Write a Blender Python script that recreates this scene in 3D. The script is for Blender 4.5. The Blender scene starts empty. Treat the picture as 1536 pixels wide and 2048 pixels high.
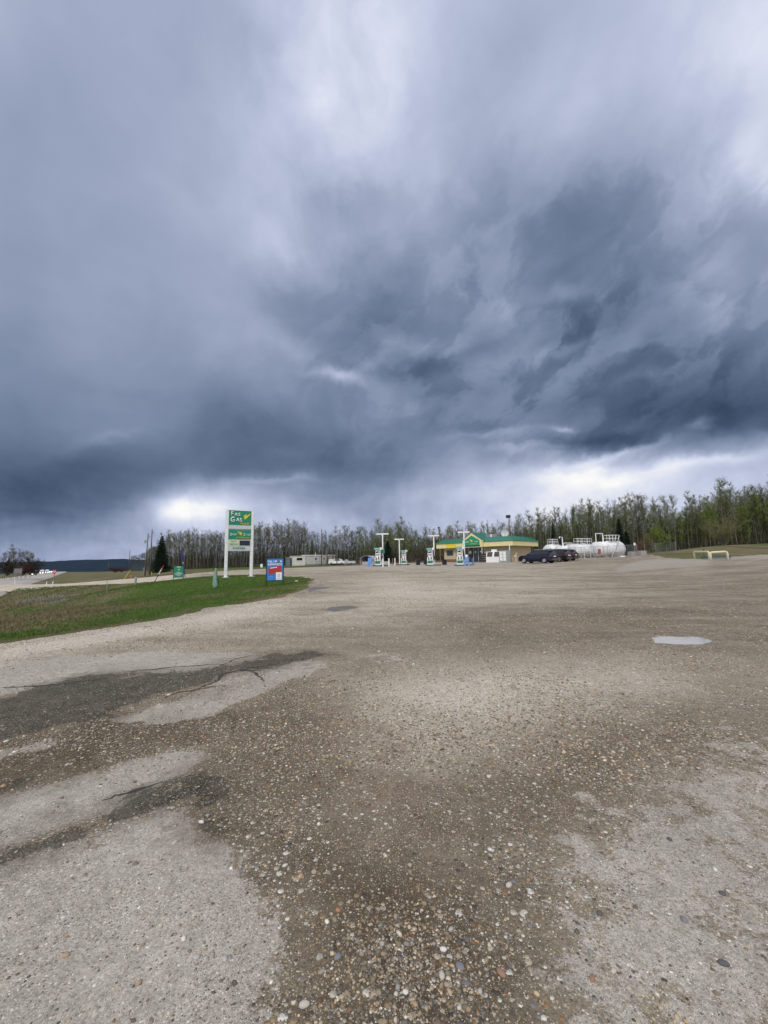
import bpy, bmesh, math, random
import numpy as np
from mathutils import Matrix, Vector
R = math.radians
PI = math.pi
SC = bpy.context.scene
COL = SC.collection

# ------------------------------------------------------------------ camera
PITCH, ROLL, EYE, F = R(7.0), R(-1.0), 1.6, 800.0      # F: focal length in pixels of a 1536 x 2048 frame
cam_d = bpy.data.cameras.new('camera')
cam = bpy.data.objects.new('camera', cam_d)
COL.objects.link(cam)
cam_d.sensor_fit = 'VERTICAL'
cam_d.sensor_height = 24.0
cam_d.lens = F / 2048.0 * 24.0
cam_d.clip_start = 0.05
cam_d.clip_end = 20000.0
CM = Matrix.Rotation(R(90) + PITCH, 4, 'X') @ Matrix.Rotation(ROLL, 4, 'Z')
cam.matrix_world = Matrix.Translation((0, 0, EYE)) @ CM
SC.camera = cam

# ------------------------------------------------------------------ colour management
SC.view_settings.view_transform = 'Standard'
SC.view_settings.look = 'None'
SC.view_settings.exposure = 0.0
SC.view_settings.gamma = 1.0
SC.view_settings.use_curve_mapping = False

# ------------------------------------------------------------------ sun (veiled by thin cloud behind the camera)
SUN_EL, SUN_AZ = R(39), R(200)                          # azimuth from +Y towards +X
sun_d = bpy.data.lights.new('sun', 'SUN')
sun_d.energy = 1.5
sun_d.angle = R(12)
sun_d.color = (1.0, 0.93, 0.82)
sun = bpy.data.objects.new('sun', sun_d)
COL.objects.link(sun)
sdir = Vector((math.sin(SUN_AZ) * math.cos(SUN_EL), math.cos(SUN_AZ) * math.cos(SUN_EL), math.sin(SUN_EL)))
sun.rotation_euler = sdir.to_track_quat('Z', 'Y').to_euler()

# ------------------------------------------------------------------ small node helper
class NT:
    def __init__(s, tree):
        s.t = tree
    def n(s, typ, **kw):
        nd = s.t.nodes.new(typ)
        for k, v in kw.items():
            setattr(nd, k, v)
        return nd
    def link(s, a, b):
        if isinstance(a, (int, float)):
            b.default_value = a
        elif isinstance(a, (tuple, list)):
            if len(a) == 3 and len(b.default_value) == 4:
                a = tuple(a) + (1,)
            b.default_value = a
        else:
            s.t.links.new(a, b)
    def m(s, op, a, b=None, c=None, clamp=False):
        nd = s.n('ShaderNodeMath', operation=op, use_clamp=clamp)
        s.link(a, nd.inputs[0])
        if b is not None: s.link(b, nd.inputs[1])
        if c is not None: s.link(c, nd.inputs[2])
        return nd.outputs[0]
    def vm(s, op, a, b=None, out=0):
        nd = s.n('ShaderNodeVectorMath', operation=op)
        s.link(a, nd.inputs[0])
        if b is not None:
            if op == 'SCALE': s.link(b, nd.inputs[3])
            else: s.link(b, nd.inputs[1])
        return nd.outputs[out]
    def noise(s, vec, scale, detail=4, rough=0.5, dist=0.0, color=False):
        nd = s.n('ShaderNodeTexNoise')
        if vec is not None: s.link(vec, nd.inputs['Vector'])
        nd.inputs['Scale'].default_value = scale
        nd.inputs['Detail'].default_value = detail
        nd.inputs['Roughness'].default_value = rough
        nd.inputs['Distortion'].default_value = dist
        return nd.outputs[1 if color else 0]
    def vor(s, vec, scale, feature='F1', rand=1.0):
        nd = s.n('ShaderNodeTexVoronoi', feature=feature)
        s.link(vec, nd.inputs['Vector'])
        nd.inputs['Scale'].default_value = scale
        nd.inputs['Randomness'].default_value = rand
        return nd
    def mr(s, v, a, b, c=0.0, d=1.0, smooth=False):
        nd = s.n('ShaderNodeMapRange', interpolation_type='SMOOTHSTEP' if smooth else 'LINEAR')
        nd.clamp = True
        s.link(v, nd.inputs[0]); s.link(a, nd.inputs[1]); s.link(b, nd.inputs[2]); s.link(c, nd.inputs[3]); s.link(d, nd.inputs[4])
        return nd.outputs[0]
    def mix(s, f, a, b, mode='MIX'):
        nd = s.n('ShaderNodeMix', data_type='RGBA', blend_type=mode)
        s.link(f, nd.inputs[0]); s.link(a, nd.inputs[6]); s.link(b, nd.inputs[7])
        return nd.outputs[2]
    def ramp(s, v, stops, interp='LINEAR'):
        nd = s.n('ShaderNodeValToRGB')
        cr = nd.color_ramp
        cr.interpolation = interp
        while len(cr.elements) < len(stops): cr.elements.new(0.5)
        for e, (p, c) in zip(cr.elements, stops):
            e.position = p
        for e, (p, c) in zip(cr.elements, stops):
            e.color = tuple(c) + (1,) if len(c) == 3 else c
        s.link(v, nd.inputs[0])
        return nd.outputs[0]
    def sep(s, v):
        nd = s.n('ShaderNodeSeparateXYZ'); s.link(v, nd.inputs[0]); return nd.outputs
    def comb(s, x, y, z):
        nd = s.n('ShaderNodeCombineXYZ'); s.link(x, nd.inputs[0]); s.link(y, nd.inputs[1]); s.link(z, nd.inputs[2]); return nd.outputs[0]
    def attr(s, name, out=2):
        nd = s.n('ShaderNodeAttribute'); nd.attribute_name = name; return nd.outputs[out]

def lin(c):
    c = c / 255.0
    return c / 12.92 if c <= 0.04045 else ((c + 0.055) / 1.055) ** 2.4
def rgb(r, g, b):
    return (lin(r), lin(g), lin(b))

# ------------------------------------------------------------------ pixel <-> world
def ray(px, py):
    v = CM.to_3x3() @ Vector(((px - 768.0) / F, -(py - 1024.0) / F, -1.0))
    return v
def project(x, y, z):
    """world -> photo pixels (numpy)"""
    m = np.array(CM.to_3x3()).T
    p = np.stack([x, y, z - EYE], -1) @ m.T
    d = np.maximum(-p[..., 2], 1e-3)
    return 768 + F * p[..., 0] / d, 1024 - F * p[..., 1] / d

# ------------------------------------------------------------------ world: Nishita sky behind a storm deck of cloud
w = bpy.data.worlds.new('World')
SC.world = w
w.use_nodes = True
wt = w.node_tree
for nd in list(wt.nodes): wt.nodes.remove(nd)
N = NT(wt)
sky = N.n('ShaderNodeTexSky', sky_type='NISHITA')
sky.sun_disc = False
sky.sun_elevation = SUN_EL
sky.sun_rotation = SUN_AZ
sky.air_density = 1.0
sky.dust_density = 0.6
tc = N.n('ShaderNodeTexCoord')
gen = tc.outputs['Generated']
# cloud brightness as read off the sky: columns are bearings, rows heights (values 0..255)
CPX = [0, 128, 256, 384, 512, 640, 768, 896, 1024, 1152, 1280, 1408, 1536]
CROWS = [
 (0,    [168,163,163,168,176,196,208,197,184,187,193,200,216]),
 (110,  [160,160,164,168,180,204,206,188,178,188,190,204,222]),
 (220,  [153,158,163,168,184,202,200,184,176,186,184,196,216]),
 (330,  [151,157,161,167,184,196,188,172,160,158,166,182,200]),
 (440,  [150,156,160,166,178,166,168,155,140,134,147,168,164]),
 (550,  [147,154,159,162,166,142,136,142,132,126,126,140,140]),
 (640,  [140,149,155,156,156,137,124,138,134,118,114,130,128]),
 (720,  [134,140,146,146,148,128,118,122,122,120,103,106, 99]),
 (790,  [120,128,134,132,132,138,124,116,114,106, 96, 92, 86]),
 (850,  [108,124,130,120,113,124,134,120,114,106, 90, 92, 92]),
 (880,  [102,118,122,110,108,118,128,128,132,112, 90,122,150]),
 (905,  [ 98,108,112,104,106,108,120,142,150,122,118,150,172]),
 (925,  [ 94,100,106,104,112,112,122,152,176,178,190,186,182]),
 (955,  [ 90, 96,100,112,134,120,124,166,206,228,224,206,192]),
 (990,  [ 86, 92,106,180,168,140,146,184,208,232,224,206,188]),
 (1020, [ 88, 98,134,236,200,160,154,186,206,228,218,204,186]),
 (1055, [122,130,150,214,190,168,166,188,200,214,204,190,176]),
 (1085, [140,142,156,190,184,176,176,190,200,206,198,188,178]),
 (1115, [166,170,182,190,186,182,184,190,198,200,196,188,180]),
]
cr_y = [r[0] for r in CROWS]
cr_v = np.array([r[1] for r in CROWS], float)
AMB = 218.0
ELS = [0.0, 1.6, 3.2, 4.8, 6.2, 7.6, 9.0, 10.3, 11.6, 13.0, 14.5, 16.2, 18.2, 20.5, 23.0, 26.0, 30.0, 35.0, 41.0, 48.0, 56.0, 66.0]
AZS = list(np.linspace(-58, 58, 30))
def cloud_val(az, el):
    d = Vector((math.sin(az) * math.cos(el), math.cos(az) * math.cos(el), math.sin(el)))
    u, v = project(np.array([d.x * 1e4]), np.array([d.y * 1e4]), np.array([d.z * 1e4 + EYE]))
    u, v = float(u[0]), float(v[0])
    uu, vv = min(max(u, 0), 1536), min(max(v, 0), 1115)
    i = min(int(uu / 128), 11); fu = uu / 128 - i
    j = max(k for k in range(len(cr_y) - 1) if cr_y[k] <= vv) if vv < cr_y[-1] else len(cr_y) - 2
    fv = (vv - cr_y[j]) / (cr_y[j + 1] - cr_y[j])
    val = (cr_v[j, i] * (1 - fu) + cr_v[j, i + 1] * fu) * (1 - fv) + (cr_v[j + 1, i] * (1 - fu) + cr_v[j + 1, i + 1] * fu) * fv
    out = max(0.0, -u, u - 1536) / 900.0 + max(0.0, -v) / 700.0
    k = min(out, 1.0)
    return val * (1 - k) + AMB * k
wn1 = N.noise(gen, 3.2, 5, 0.55, color=True)
wn2 = N.noise(gen, 9.0, 6, 0.62, color=True)
warp = N.vm('ADD', N.vm('SCALE', N.vm('SUBTRACT', wn1, (0.5, 0.5, 0.5)), 0.10), N.vm('SCALE', N.vm('SUBTRACT', wn2, (0.5, 0.5, 0.5)), 0.075))
sx0 = N.sep(gen)
lowk = N.mr(sx0[2], 0.0, 0.30, 0.22, 1.0)
dirw = N.vm('NORMALIZE', N.vm('ADD', gen, N.vm('SCALE', warp, lowk)))
sx = N.sep(dirw)
az = N.m('ARCTAN2', sx[0], sx[1])
el = N.m('MULTIPLY', N.m('ARCSINE', N.m('MAXIMUM', sx[2], 0.0)), 180 / PI)
azf = N.m('MULTIPLY_ADD', az, 1.0 / PI, 0.5, clamp=True)       # -90..90 deg -> 0..1
val = None
prev = 0
for e in ELS:
    stops = [(0.0, (AMB / 255,) * 3)]
    for a in AZS:
        stops.append((0.5 + a / 180.0, (cloud_val(R(a), R(e)) / 255,) * 3))
    stops.append((1.0, (AMB / 255,) * 3))
    rr = N.ramp(azf, stops, 'CARDINAL')
    if val is None: val = rr
    else: val = N.mix(N.mr(el, prev, e), val, rr)
    prev = e
val = N.mix(N.mr(el, 62, 80, smooth=True), val, (AMB / 255,) * 3)
bk = N.mr(sx[1], 0.15, -0.35, smooth=True)
val = N.mix(bk, val, (AMB / 255,) * 3)

# single features of the deck: bright tears (+) and dark bellies (-): bearing/height of centre, half sizes, tilt, strength
def azel(px, py):
    d = ray(px, py).normalized(); return math.atan2(d.x, d.y), math.degrees(math.asin(d.z))
BLOBS = [(655, 235, 60, 80, -15, 12), (705, 262, 40, 60, 30, 6), (640, 205, 30, 26, 0, 8), (1480, 100, 90, 130, -20, 16), (1490, 312, 50, 50, 30, 20), (1408, 528, 46, 36, 0, 20), (1460, 600, 60, 90, 0, 16), (510, 490, 50, 50, 15, 16), (575, 500, 30, 20, 0, 16),
         (682, 766, 60, 13, -4, 30), (690, 762, 24, 9, 20, 22), (745, 732, 42, 12, 32, 24), (600, 712, 110, 24, -30, 18), (1115, 700, 60, 13, 27, 30), (1130, 582, 42, 16, 12, 24), (1030, 606, 60, 26, 5, 18), (830, 690, 70, 20, -12, 22), (860, 810, 60, 12, 12, 16),
         (1290, 745, 60, 12, 14, 16), (1130, 857, 26, 7, -10, 44), (975, 872, 80, 7, 8, 20), (1235, 916, 100, 8, 14, 40), (1050, 898, 60, 8, 0, 34), (1410, 928, 130, 10, 12, 34), (1150, 962, 60, 14, 0, 22), (1240, 975, 50, 9, 8, 20), (1190, 942, 30, 9, 0, 22),
         (1390, 853, 26, 9, 20, 40), (395, 1012, 75, 30, 6, 20), (350, 1030, 40, 20, 10, 26), (455, 1000, 26, 30, 0, 16), (560, 962, 80, 6, 4, 20), (225, 870, 75, 14, 12, 16), 
         (745, 665, 55, 50, 0, -18), (900, 712, 150, 24, 20, -22), (1180, 640, 130, 32, 24, -14), (1250, 800, 230, 46, 6, -14), (1440, 830, 130, 34, 0, -18), (640, 590, 130, 60, 0, -10), (1200, 420, 150, 70, 12, -18), (540, 860, 130, 44, 0, -14), (1390, 450, 110, 34, 20, -16),
         (1180, 890, 130, 18, 5, -26), (560, 935, 120, 18, 3, -14), (740, 930, 90, 40, 0, -20), (180, 930, 130, 36, 5, -12), (700, 420, 90, 30, 10, -14), (430, 800, 60, 50, 0, -8)]
uv1 = N.comb(az, el, 1.0)
acc = None
for bx, by, brx, bry, bt, ba in BLOBS:
    c0 = azel(bx, by); ex = azel(bx + 4, by); ey = azel(bx, by - 4)
    J = np.array([[ex[0] - c0[0], ey[0] - c0[0]], [ex[1] - c0[1], ey[1] - c0[1]]]) / 4.0
    ct, st_ = math.cos(R(bt)), math.sin(R(bt))
    E = J @ np.array([[ct * brx, -st_ * bry], [st_ * brx, ct * bry]])
    A_ = np.linalg.inv(E); of = -A_ @ np.array(c0)
    q1 = N.vm('DOT_PRODUCT', uv1, (A_[0, 0], A_[0, 1], of[0]), 1); q2 = N.vm('DOT_PRODUCT', uv1, (A_[1, 0], A_[1, 1], of[1]), 1)
    s_ = N.m('MULTIPLY_ADD', q2, q2, N.m('MULTIPLY', q1, q1))
    g_ = N.m('POWER', 0.42, s_)
    acc = N.m('MULTIPLY', g_, ba / 255.0) if acc is None else N.m('MULTIPLY_ADD', g_, ba / 255.0, acc)
# cloud-deck texture, foreshortened towards the horizon like the real deck
zz = N.m('ADD', N.m('MAXIMUM', sx0[2], 0.0), 0.42)
deck = N.comb(N.m('DIVIDE', sx0[0], zz), N.m('DIVIDE', sx0[1], zz), 0.0)
d1 = N.noise(deck, 0.9, 7, 0.52, 0.5)
d2 = N.noise(deck, 2.7, 6, 0.55, 0.9)
bil = N.noise(gen, 7.0, 6, 0.5, 0.3)
# rain shafts hanging under the cloud base
sh = N.noise(N.comb(N.m('MULTIPLY', az, 22.0), N.m('MULTIPLY', el, 0.10), 0.0), 1.0, 4, 0.6, 0.25)
shm = N.mr(el, 11.0, 3.0, 0.0, 1.0, True)
v = N.m('ADD', N.m('ADD', val, acc), N.m('MULTIPLY', N.m('SUBTRACT', d1, 0.5), N.m('MULTIPLY', N.mr(az, -0.45, 0.0, 0.45, 1.0), N.mr(el, 2, 18, 0.12, 0.22))))
v = N.m('ADD', v, N.m('MULTIPLY', N.m('SUBTRACT', d2, 0.5), N.mr(el, 2, 16, 0.24, 0.11)))
v = N.m('ADD', v, N.m('MULTIPLY', N.m('SUBTRACT', bil, 0.5), N.mr(az, -0.45, 0.0, 0.07, 0.14)))
v = N.m('ADD', v, N.m('MULTIPLY', N.m('MULTIPLY', N.m('SUBTRACT', sh, 0.5), shm), 0.15))
# ropes and rolls in the dark mass at centre right, rising to the right
rl = N.comb(N.m('ADD', N.m('MULTIPLY', az, 2.6), N.m('MULTIPLY', el, 0.012)), N.m('SUBTRACT', N.m('MULTIPLY', el, 0.165), N.m('MULTIPLY', az, 3.4)), 0.0)
rn = N.noise(rl, 1.25, 9, 0.56, 0.5)
c0 = azel(1130, 690)
ms = N.m('MULTIPLY_ADD', N.m('DIVIDE', N.m('SUBTRACT', az, c0[0]), 0.52), N.m('DIVIDE', N.m('SUBTRACT', az, c0[0]), 0.52), N.m('POWER', N.m('DIVIDE', N.m('SUBTRACT', el, c0[1]), 15.0), 2.0))
v = N.m('ADD', v, N.m('MULTIPLY', N.m('MULTIPLY', N.m('SUBTRACT', rn, 0.5), N.m('POWER', 0.45, ms)), 0.22))
lump = N.noise(N.comb(N.m('MULTIPLY', az, 5.2), N.m('MULTIPLY', N.m('SUBTRACT', el, N.m('MULTIPLY', az, 14.0)), 0.125), 0.0), 1.0, 10, 0.55, 0.35)
v = N.m('ADD', v, N.m('MULTIPLY', N.m('SUBTRACT', N.mr(lump, 0.44, 0.56, smooth=True), 0.5), N.m('MULTIPLY', N.m('POWER', 0.45, ms), 0.10)))
fine = N.noise(gen, 17.0, 7, 0.55, 0.2)
v = N.m('ADD', v, N.m('MULTIPLY', N.m('SUBTRACT', fine, 0.5), N.m('MULTIPLY', N.mr(el, 14.0, 6.0), 0.16)))
pf = N.noise(N.comb(N.m('MULTIPLY', az, 7.0), N.m('MULTIPLY', el, 0.15), 0.0), 1.0, 9, 0.58, 0.25)
c1 = azel(680, 230)
m2 = N.m('MULTIPLY_ADD', N.m('DIVIDE', N.m('SUBTRACT', az, c1[0]), 0.30), N.m('DIVIDE', N.m('SUBTRACT', az, c1[0]), 0.30), N.m('POWER', N.m('DIVIDE', N.m('SUBTRACT', el, c1[1]), 16.0), 2.0))
v = N.m('ADD', v, N.m('MULTIPLY', N.m('MULTIPLY', N.m('SUBTRACT', pf, 0.5), N.m('POWER', 0.4, m2)), 0.26))
SKYG = [(0, (28, 40, 59)), (60, (47, 61, 83)), (84, (69, 84, 109)), (110, (95, 110, 136)), (140, (127, 141, 167)), (170, (160, 170, 196)),
        (200, (192, 200, 224)), (222, (216, 222, 239)), (240, (240, 241, 246)), (255, (255, 254, 252))]
v = N.m('ADD', v, 0.028)
cloud = N.ramp(v, [(g / 255.0, rgb(*c)) for g, c in SKYG])
cloud = N.vm('SCALE', cloud, 10.0)
gap = N.mr(N.noise(deck, 0.7, 5, 0.6), 0.60, 0.72, 0.0, 0.30, True)   # thin places where the blue shows faintly
skyc = N.mix(N.m('MULTIPLY', gap, N.mr(el, 0, 6, 1.0, 0.35)), cloud, N.vm('SCALE', sky.outputs[0], 0.9))
bg = N.n('ShaderNodeBackground')
bg.inputs['Strength'].default_value = 0.10
wt.links.new(skyc, bg.inputs['Color'])
wo = N.n('ShaderNodeOutputWorld')
wt.links.new(bg.outputs[0], wo.inputs['Surface'])
w.cycles.sampling_method = 'MANUAL'
w.cycles.sample_map_resolution = 512

# ------------------------------------------------------------------ numpy noise
_rng = np.random.RandomState(7)
_tab = _rng.rand(256, 256)
def vnoise(x, y, s=1.0, seed=0):
    x = np.asarray(x, float) * s + seed * 17.31; y = np.asarray(y, float) * s + seed * 9.17
    xi = np.floor(x).astype(int); yi = np.floor(y).astype(int)
    fx = x - xi; fy = y - yi
    fx = fx * fx * (3 - 2 * fx); fy = fy * fy * (3 - 2 * fy)
    a = _tab[xi % 256, yi % 256]; b = _tab[(xi + 1) % 256, yi % 256]
    c = _tab[xi % 256, (yi + 1) % 256]; d = _tab[(xi + 1) % 256, (yi + 1) % 256]
    return (a * (1 - fx) + b * fx) * (1 - fy) + (c * (1 - fx) + d * fx) * fy
def fbm(x, y, s=1.0, o=4, seed=0):
    t = 0; a = 0.5; n = 0
    for k in range(o):
        t = t + a * vnoise(x, y, s * 2 ** k, seed + k); n += a; a *= 0.5
    return t / n

# ------------------------------------------------------------------ terrain: a smooth surface through surveyed spots
ctrl = []
for p in [(0, 2), (-5, 2), (5, 2), (0, 8), (-8, 8), (8, 8), (0, -12), (-14, -10), (14, -10), (0, 14), (-14, 6), (14, 4), (0, -60), (-60, -50), (60, -50), (6, 14)]:
    ctrl.append((p[0], p[1], 0.0))
def cp(px, py, Y):
    d = ray(px, py); k = Y / d.y
    ctrl.append((d.x * k, Y, EYE + d.z * k))
for a in [(451, 1155, 38), (502, 1153, 39.3), (550, 1171, 24), (757, 1132, 53), (808, 1130, 61), (861, 1131, 56), (925, 1131, 54),
          (885, 1124.5, 71), (1024, 1124, 62), (1072, 1122, 70), (1050, 1128, 52), (1130, 1122, 57), (1150, 1116, 66), (1245, 1114.5, 66), (1200, 1114, 78),
          (1420, 1119.5, 40), (1536, 1088, 58), (1420, 1093.5, 60), (1330, 1105, 64), (1500, 1112, 46), (1500, 1089, 78), (1300, 1106, 84), (1700, 1085, 70), (1700, 1080, 110),
          (600, 1131.5, 118), (680, 1129.5, 118), (400, 1138, 110), (350, 1160, 46), (350, 1151, 56), (200, 1170, 56), (200, 1163, 66), (0, 1179, 68), (0, 1171, 78),
          (80, 1205, 45), (150, 1215, 30), (213, 1187, 34), (430, 1178, 27), (292, 1152, 84), (320, 1144, 91), (250, 1141.5, 250), (200, 1150, 125), (560, 1139, 78),
          (530, 1154, 40), (640, 1150, 40), (800, 1145, 40), (1000, 1145, 36), (1200, 1150, 30), (740, 1131, 62), (30, 1150, 125), (900, 1116, 115), (700, 1124, 150), (1100, 1108, 110), (500, 1134, 140), (300, 1141, 130)]:
    cp(*a)
ctrl += [(-8, 10, -0.05), (-16, 12, -0.35), (-30, 16, -1.2), (-45, 25, -1.8), (-88, 98, -2.1), (-155, 185, -2.8), (-134, 140, -2.5), (-232, 265, -2.9), (-350, 400, -3.5), (-50, 10, -1.5), (-90, 20, -2.2), (-120, 60, -2.5),
         (200, 200, 8), (0, 300, 2), (150, 320, 6), (-150, 330, -3), (120, 0, 1.5), (-150, -60, -2), (120, -80, 1), (0, -150, 0), (300, 100, 8), (-300, 150, -5), (60, 30, 1.6), (40, 12, 0.5)]
CT = np.array(ctrl)
def _U(r2):
    return r2 * np.log(r2 + 1e-9) * 0.5
_d2 = (CT[:, None, 0] - CT[None, :, 0]) ** 2 + (CT[:, None, 1] - CT[None, :, 1]) ** 2
_n = len(CT)
_A = np.zeros((_n + 3, _n + 3)); _A[:_n, :_n] = _U(_d2) + np.eye(_n) * 3.0
_A[:_n, _n] = 1; _A[:_n, _n + 1:] = CT[:, :2]; _A[_n, :_n] = 1; _A[_n + 1:, :_n] = CT[:, :2].T
_W = np.linalg.solve(_A, np.concatenate([CT[:, 2], np.zeros(3)]))
def H(x, y):
    x = np.asarray(x, float); y = np.asarray(y, float)
    xs = x.ravel(); ys = y.ravel(); out = np.empty(len(xs))
    r = np.hypot(xs, ys); lim = np.minimum(1.0, 380.0 / np.maximum(r, 1e-6))
    xc = xs * lim; yc = ys * lim
    for i in range(0, len(xs), 20000):
        a = xc[i:i + 20000]; b = yc[i:i + 20000]
        out[i:i + 20000] = _U((a[:, None] - CT[None, :, 0]) ** 2 + (b[:, None] - CT[None, :, 1]) ** 2) @ _W[:_n] + _W[_n] + a * _W[_n + 1] + b * _W[_n + 2]
    k = np.clip((r - 380) / 1200, 0, 1)
    out = out * (1 - k) - 42.0 * k * k * (3 - 2 * k)
    near = np.clip((13 - r) / 9, 0, 1)
    out = out * (1 - near * (ys > -20))
    return out.reshape(x.shape)
def h1(x, y):
    return float(H(np.array([x]), np.array([y]))[0])
def ground_at(px, py):
    d = ray(px, py)
    lo = 1.0
    t = np.concatenate([np.linspace(0.8, 30, 300), np.linspace(30, 300, 900)])
    xs, ys, zs = d.x * t, d.y * t, EYE + d.z * t
    hh = H(xs, ys)
    idx = np.where(zs <= hh)[0]
    i = idx[0] if len(idx) else len(t) - 1
    if i > 0 and len(idx):
        a, b = zs[i - 1] - hh[i - 1], zs[i] - hh[i]
        k = t[i - 1] + (t[i] - t[i - 1]) * a / (a - b)
    else: k = t[i]
    return (d.x * k, d.y * k)
def W(px, Y):
    """ground spot seen in pixel column px at depth Y"""
    py = 1130.0
    for _ in range(4):
        d = ray(px, py); x = d.x / d.y * Y
        z = h1(x, Y)
        u, v = project(np.array([x]), np.array([Y]), np.array([z]))
        py = float(v[0])
    return (x, Y, z)
def zof(px, py, Y):
    d = ray(px, py); return EYE + d.z / d.y * Y

# ------------------------------------------------------------------ object helpers
class MB:
    def __init__(s): s.v = []; s.f = []
    def add(s, vs, fs):
        o = len(s.v); s.v.extend([tuple(p) for p in vs]); s.f.extend([tuple(i + o for i in q) for q in fs]); return s
    def box(s, x0, x1, y0, y1, z0, z1, M=None):
        vs = [(x, y, z) for z in (z0, z1) for y in (y0, y1) for x in (x0, x1)]
        if M is not None: vs = [tuple(M @ Vector(p)) for p in vs]
        return s.add(vs, [(0, 2, 3, 1), (4, 5, 7, 6), (0, 1, 5, 4), (2, 6, 7, 3), (0, 4, 6, 2), (1, 3, 7, 5)])
    def cbox(s, c, sz, M=None, b=0.0):
        """box with cut vertical edges"""
        if b <= 0: return s.box(c[0] - sz[0] / 2, c[0] + sz[0] / 2, c[1] - sz[1] / 2, c[1] + sz[1] / 2, c[2] - sz[2] / 2, c[2] + sz[2] / 2, M)
        hx, hy = sz[0] / 2, sz[1] / 2
        pl = [(-hx + b, -hy), (hx - b, -hy), (hx, -hy + b), (hx, hy - b), (hx - b, hy), (-hx + b, hy), (-hx, hy - b), (-hx, -hy + b)]
        return s.prism([(c[0] + p[0], c[1] + p[1]) for p in pl], c[2] - sz[2] / 2, c[2] + sz[2] / 2, M)
    def prism(s, poly, z0, z1, M=None):
        n = len(poly)
        vs = [(p[0], p[1], z0) for p in poly] + [(p[0], p[1], z1) for p in poly]
        if M is not None: vs = [tuple(M @ Vector(p)) for p in vs]
        return s.add(vs, [tuple(range(n))[::-1], tuple(range(n, 2 * n))] + [(i, (i + 1) % n, n + (i + 1) % n, n + i) for i in range(n)])
    def xprism(s, poly, x0, x1, tx0=None):
        """polygon in (y,z) pushed along x"""
        n = len(poly)
        vs = [(x0, p[0], p[1]) for p in poly] + [(x1, p[0], p[1]) for p in poly]
        return s.add(vs, [tuple(range(n)), tuple(range(n, 2 * n))[::-1]] + [(i, n + i, n + (i + 1) % n, (i + 1) % n) for i in range(n)])
    def yprism(s, poly, y0, y1):
        n = len(poly)
        vs = [(p[0], y0, p[1]) for p in poly] + [(p[0], y1, p[1]) for p in poly]
        return s.add(vs, [tuple(range(n)), tuple(range(n, 2 * n))[::-1]] + [(i, n + i, n + (i + 1) % n, (i + 1) % n) for i in range(n)])
    def tube(s, pts, rad, n=8, caps=True):
        pts = [Vector(p) for p in pts]
        if not isinstance(rad, (list, tuple)): rad = [rad] * len(pts)
        rings = []
        for i, p in enumerate(pts):
            d = (pts[min(i + 1, len(pts) - 1)] - pts[max(i - 1, 0)])
            if d.length < 1e-9: d = Vector((0, 0, 1))
            d.normalize()
            a = Vector((1, 0, 0)) if abs(d.x) < 0.7 else Vector((0, 1, 0))
            u = d.cross(a).normalized(); vv = d.cross(u)
            rings.append([p + (u * math.cos(2 * PI * k / n) + vv * math.sin(2 * PI * k / n)) * rad[i] for k in range(n)])
        vs = [q for r in rings for q in r]; fs = []
        for i in range(len(pts) - 1):
            for k in range(n):
                a, b = i * n + k, i * n + (k + 1) % n
                fs.append((a, b, b + n, a + n))
        if caps: fs += [tuple(range(n))[::-1], tuple(range((len(pts) - 1) * n, len(pts) * n))]
        return s.add(vs, fs)
    def sphere(s, c, r, nu=10, nv=6, sc=(1, 1, 1), jit=0.0, rnd=random):
        vs = []
        for j in range(nv + 1):
            t = PI * j / nv
            for i in range(nu):
                a = 2 * PI * i / nu; k = 1 + jit * (rnd.random() - 0.5)
                vs.append((c[0] + r * sc[0] * math.sin(t) * math.cos(a) * k, c[1] + r * sc[1] * math.sin(t) * math.sin(a) * k, c[2] + r * sc[2] * math.cos(t) * k))
        fs = [(j * nu + i, (j + 1) * nu + i, (j + 1) * nu + (i + 1) % nu, j * nu + (i + 1) % nu) for j in range(nv) for i in range(nu)]
        return s.add(vs, fs)
    def disc(s, c, r, axis='y', th=0.02, n=16, sx=1.0):
        pl = [(r * sx * math.cos(2 * PI * i / n), r * math.sin(2 * PI * i / n)) for i in range(n)]
        if axis == 'y': return s.yprism([(c[0] + p[0], c[2] + p[1]) for p in pl], c[1] - th / 2, c[1] + th / 2)
        if axis == 'x': return s.xprism([(c[1] + p[0], c[2] + p[1]) for p in pl], c[0] - th / 2, c[0] + th / 2)
        return s.prism([(c[0] + p[0], c[1] + p[1]) for p in pl], c[2] - th / 2, c[2] + th / 2)
    def mesh(s, name, mat, smooth=False):
        me = bpy.data.meshes.new(name)
        me.from_pydata(s.v, [], s.f)
        me.materials.append(mat)
        if smooth: me.polygons.foreach_set('use_smooth', [True] * len(me.polygons))
        me.update()
        return me
    def build(s, name, mat, parent=None, smooth=False, fix=True):
        me = s.mesh(name, mat, smooth)
        if fix:
            bm = bmesh.new(); bm.from_mesh(me); bmesh.ops.recalc_face_normals(bm, faces=bm.faces); bm.to_mesh(me); bm.free()
        return put(name, me, parent)
def put(name, me, parent=None):
    o = bpy.data.objects.new(name, me); COL.objects.link(o)
    if parent is not None: o.parent = parent
    return o
def tag(o, label=None, cat=None, group=None, kind=None):
    if label: o['label'] = label
    if cat: o['category'] = cat
    if group: o['group'] = group
    if kind: o['kind'] = kind
    return o
def thing(name, label, cat, loc=(0, 0, 0), rz=0.0, group=None):
    o = bpy.data.objects.new(name, None); COL.objects.link(o)
    o.location = loc; o.rotation_euler = (0, 0, rz); o.empty_display_size = 0.2
    return tag(o, label, cat, group)
def copy_tree(o, parent=None):
    c = o.copy(); COL.objects.link(c)
    if parent is not None: c.parent = parent
    for ch in o.children:
        copy_tree(ch, c)
    return c
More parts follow.
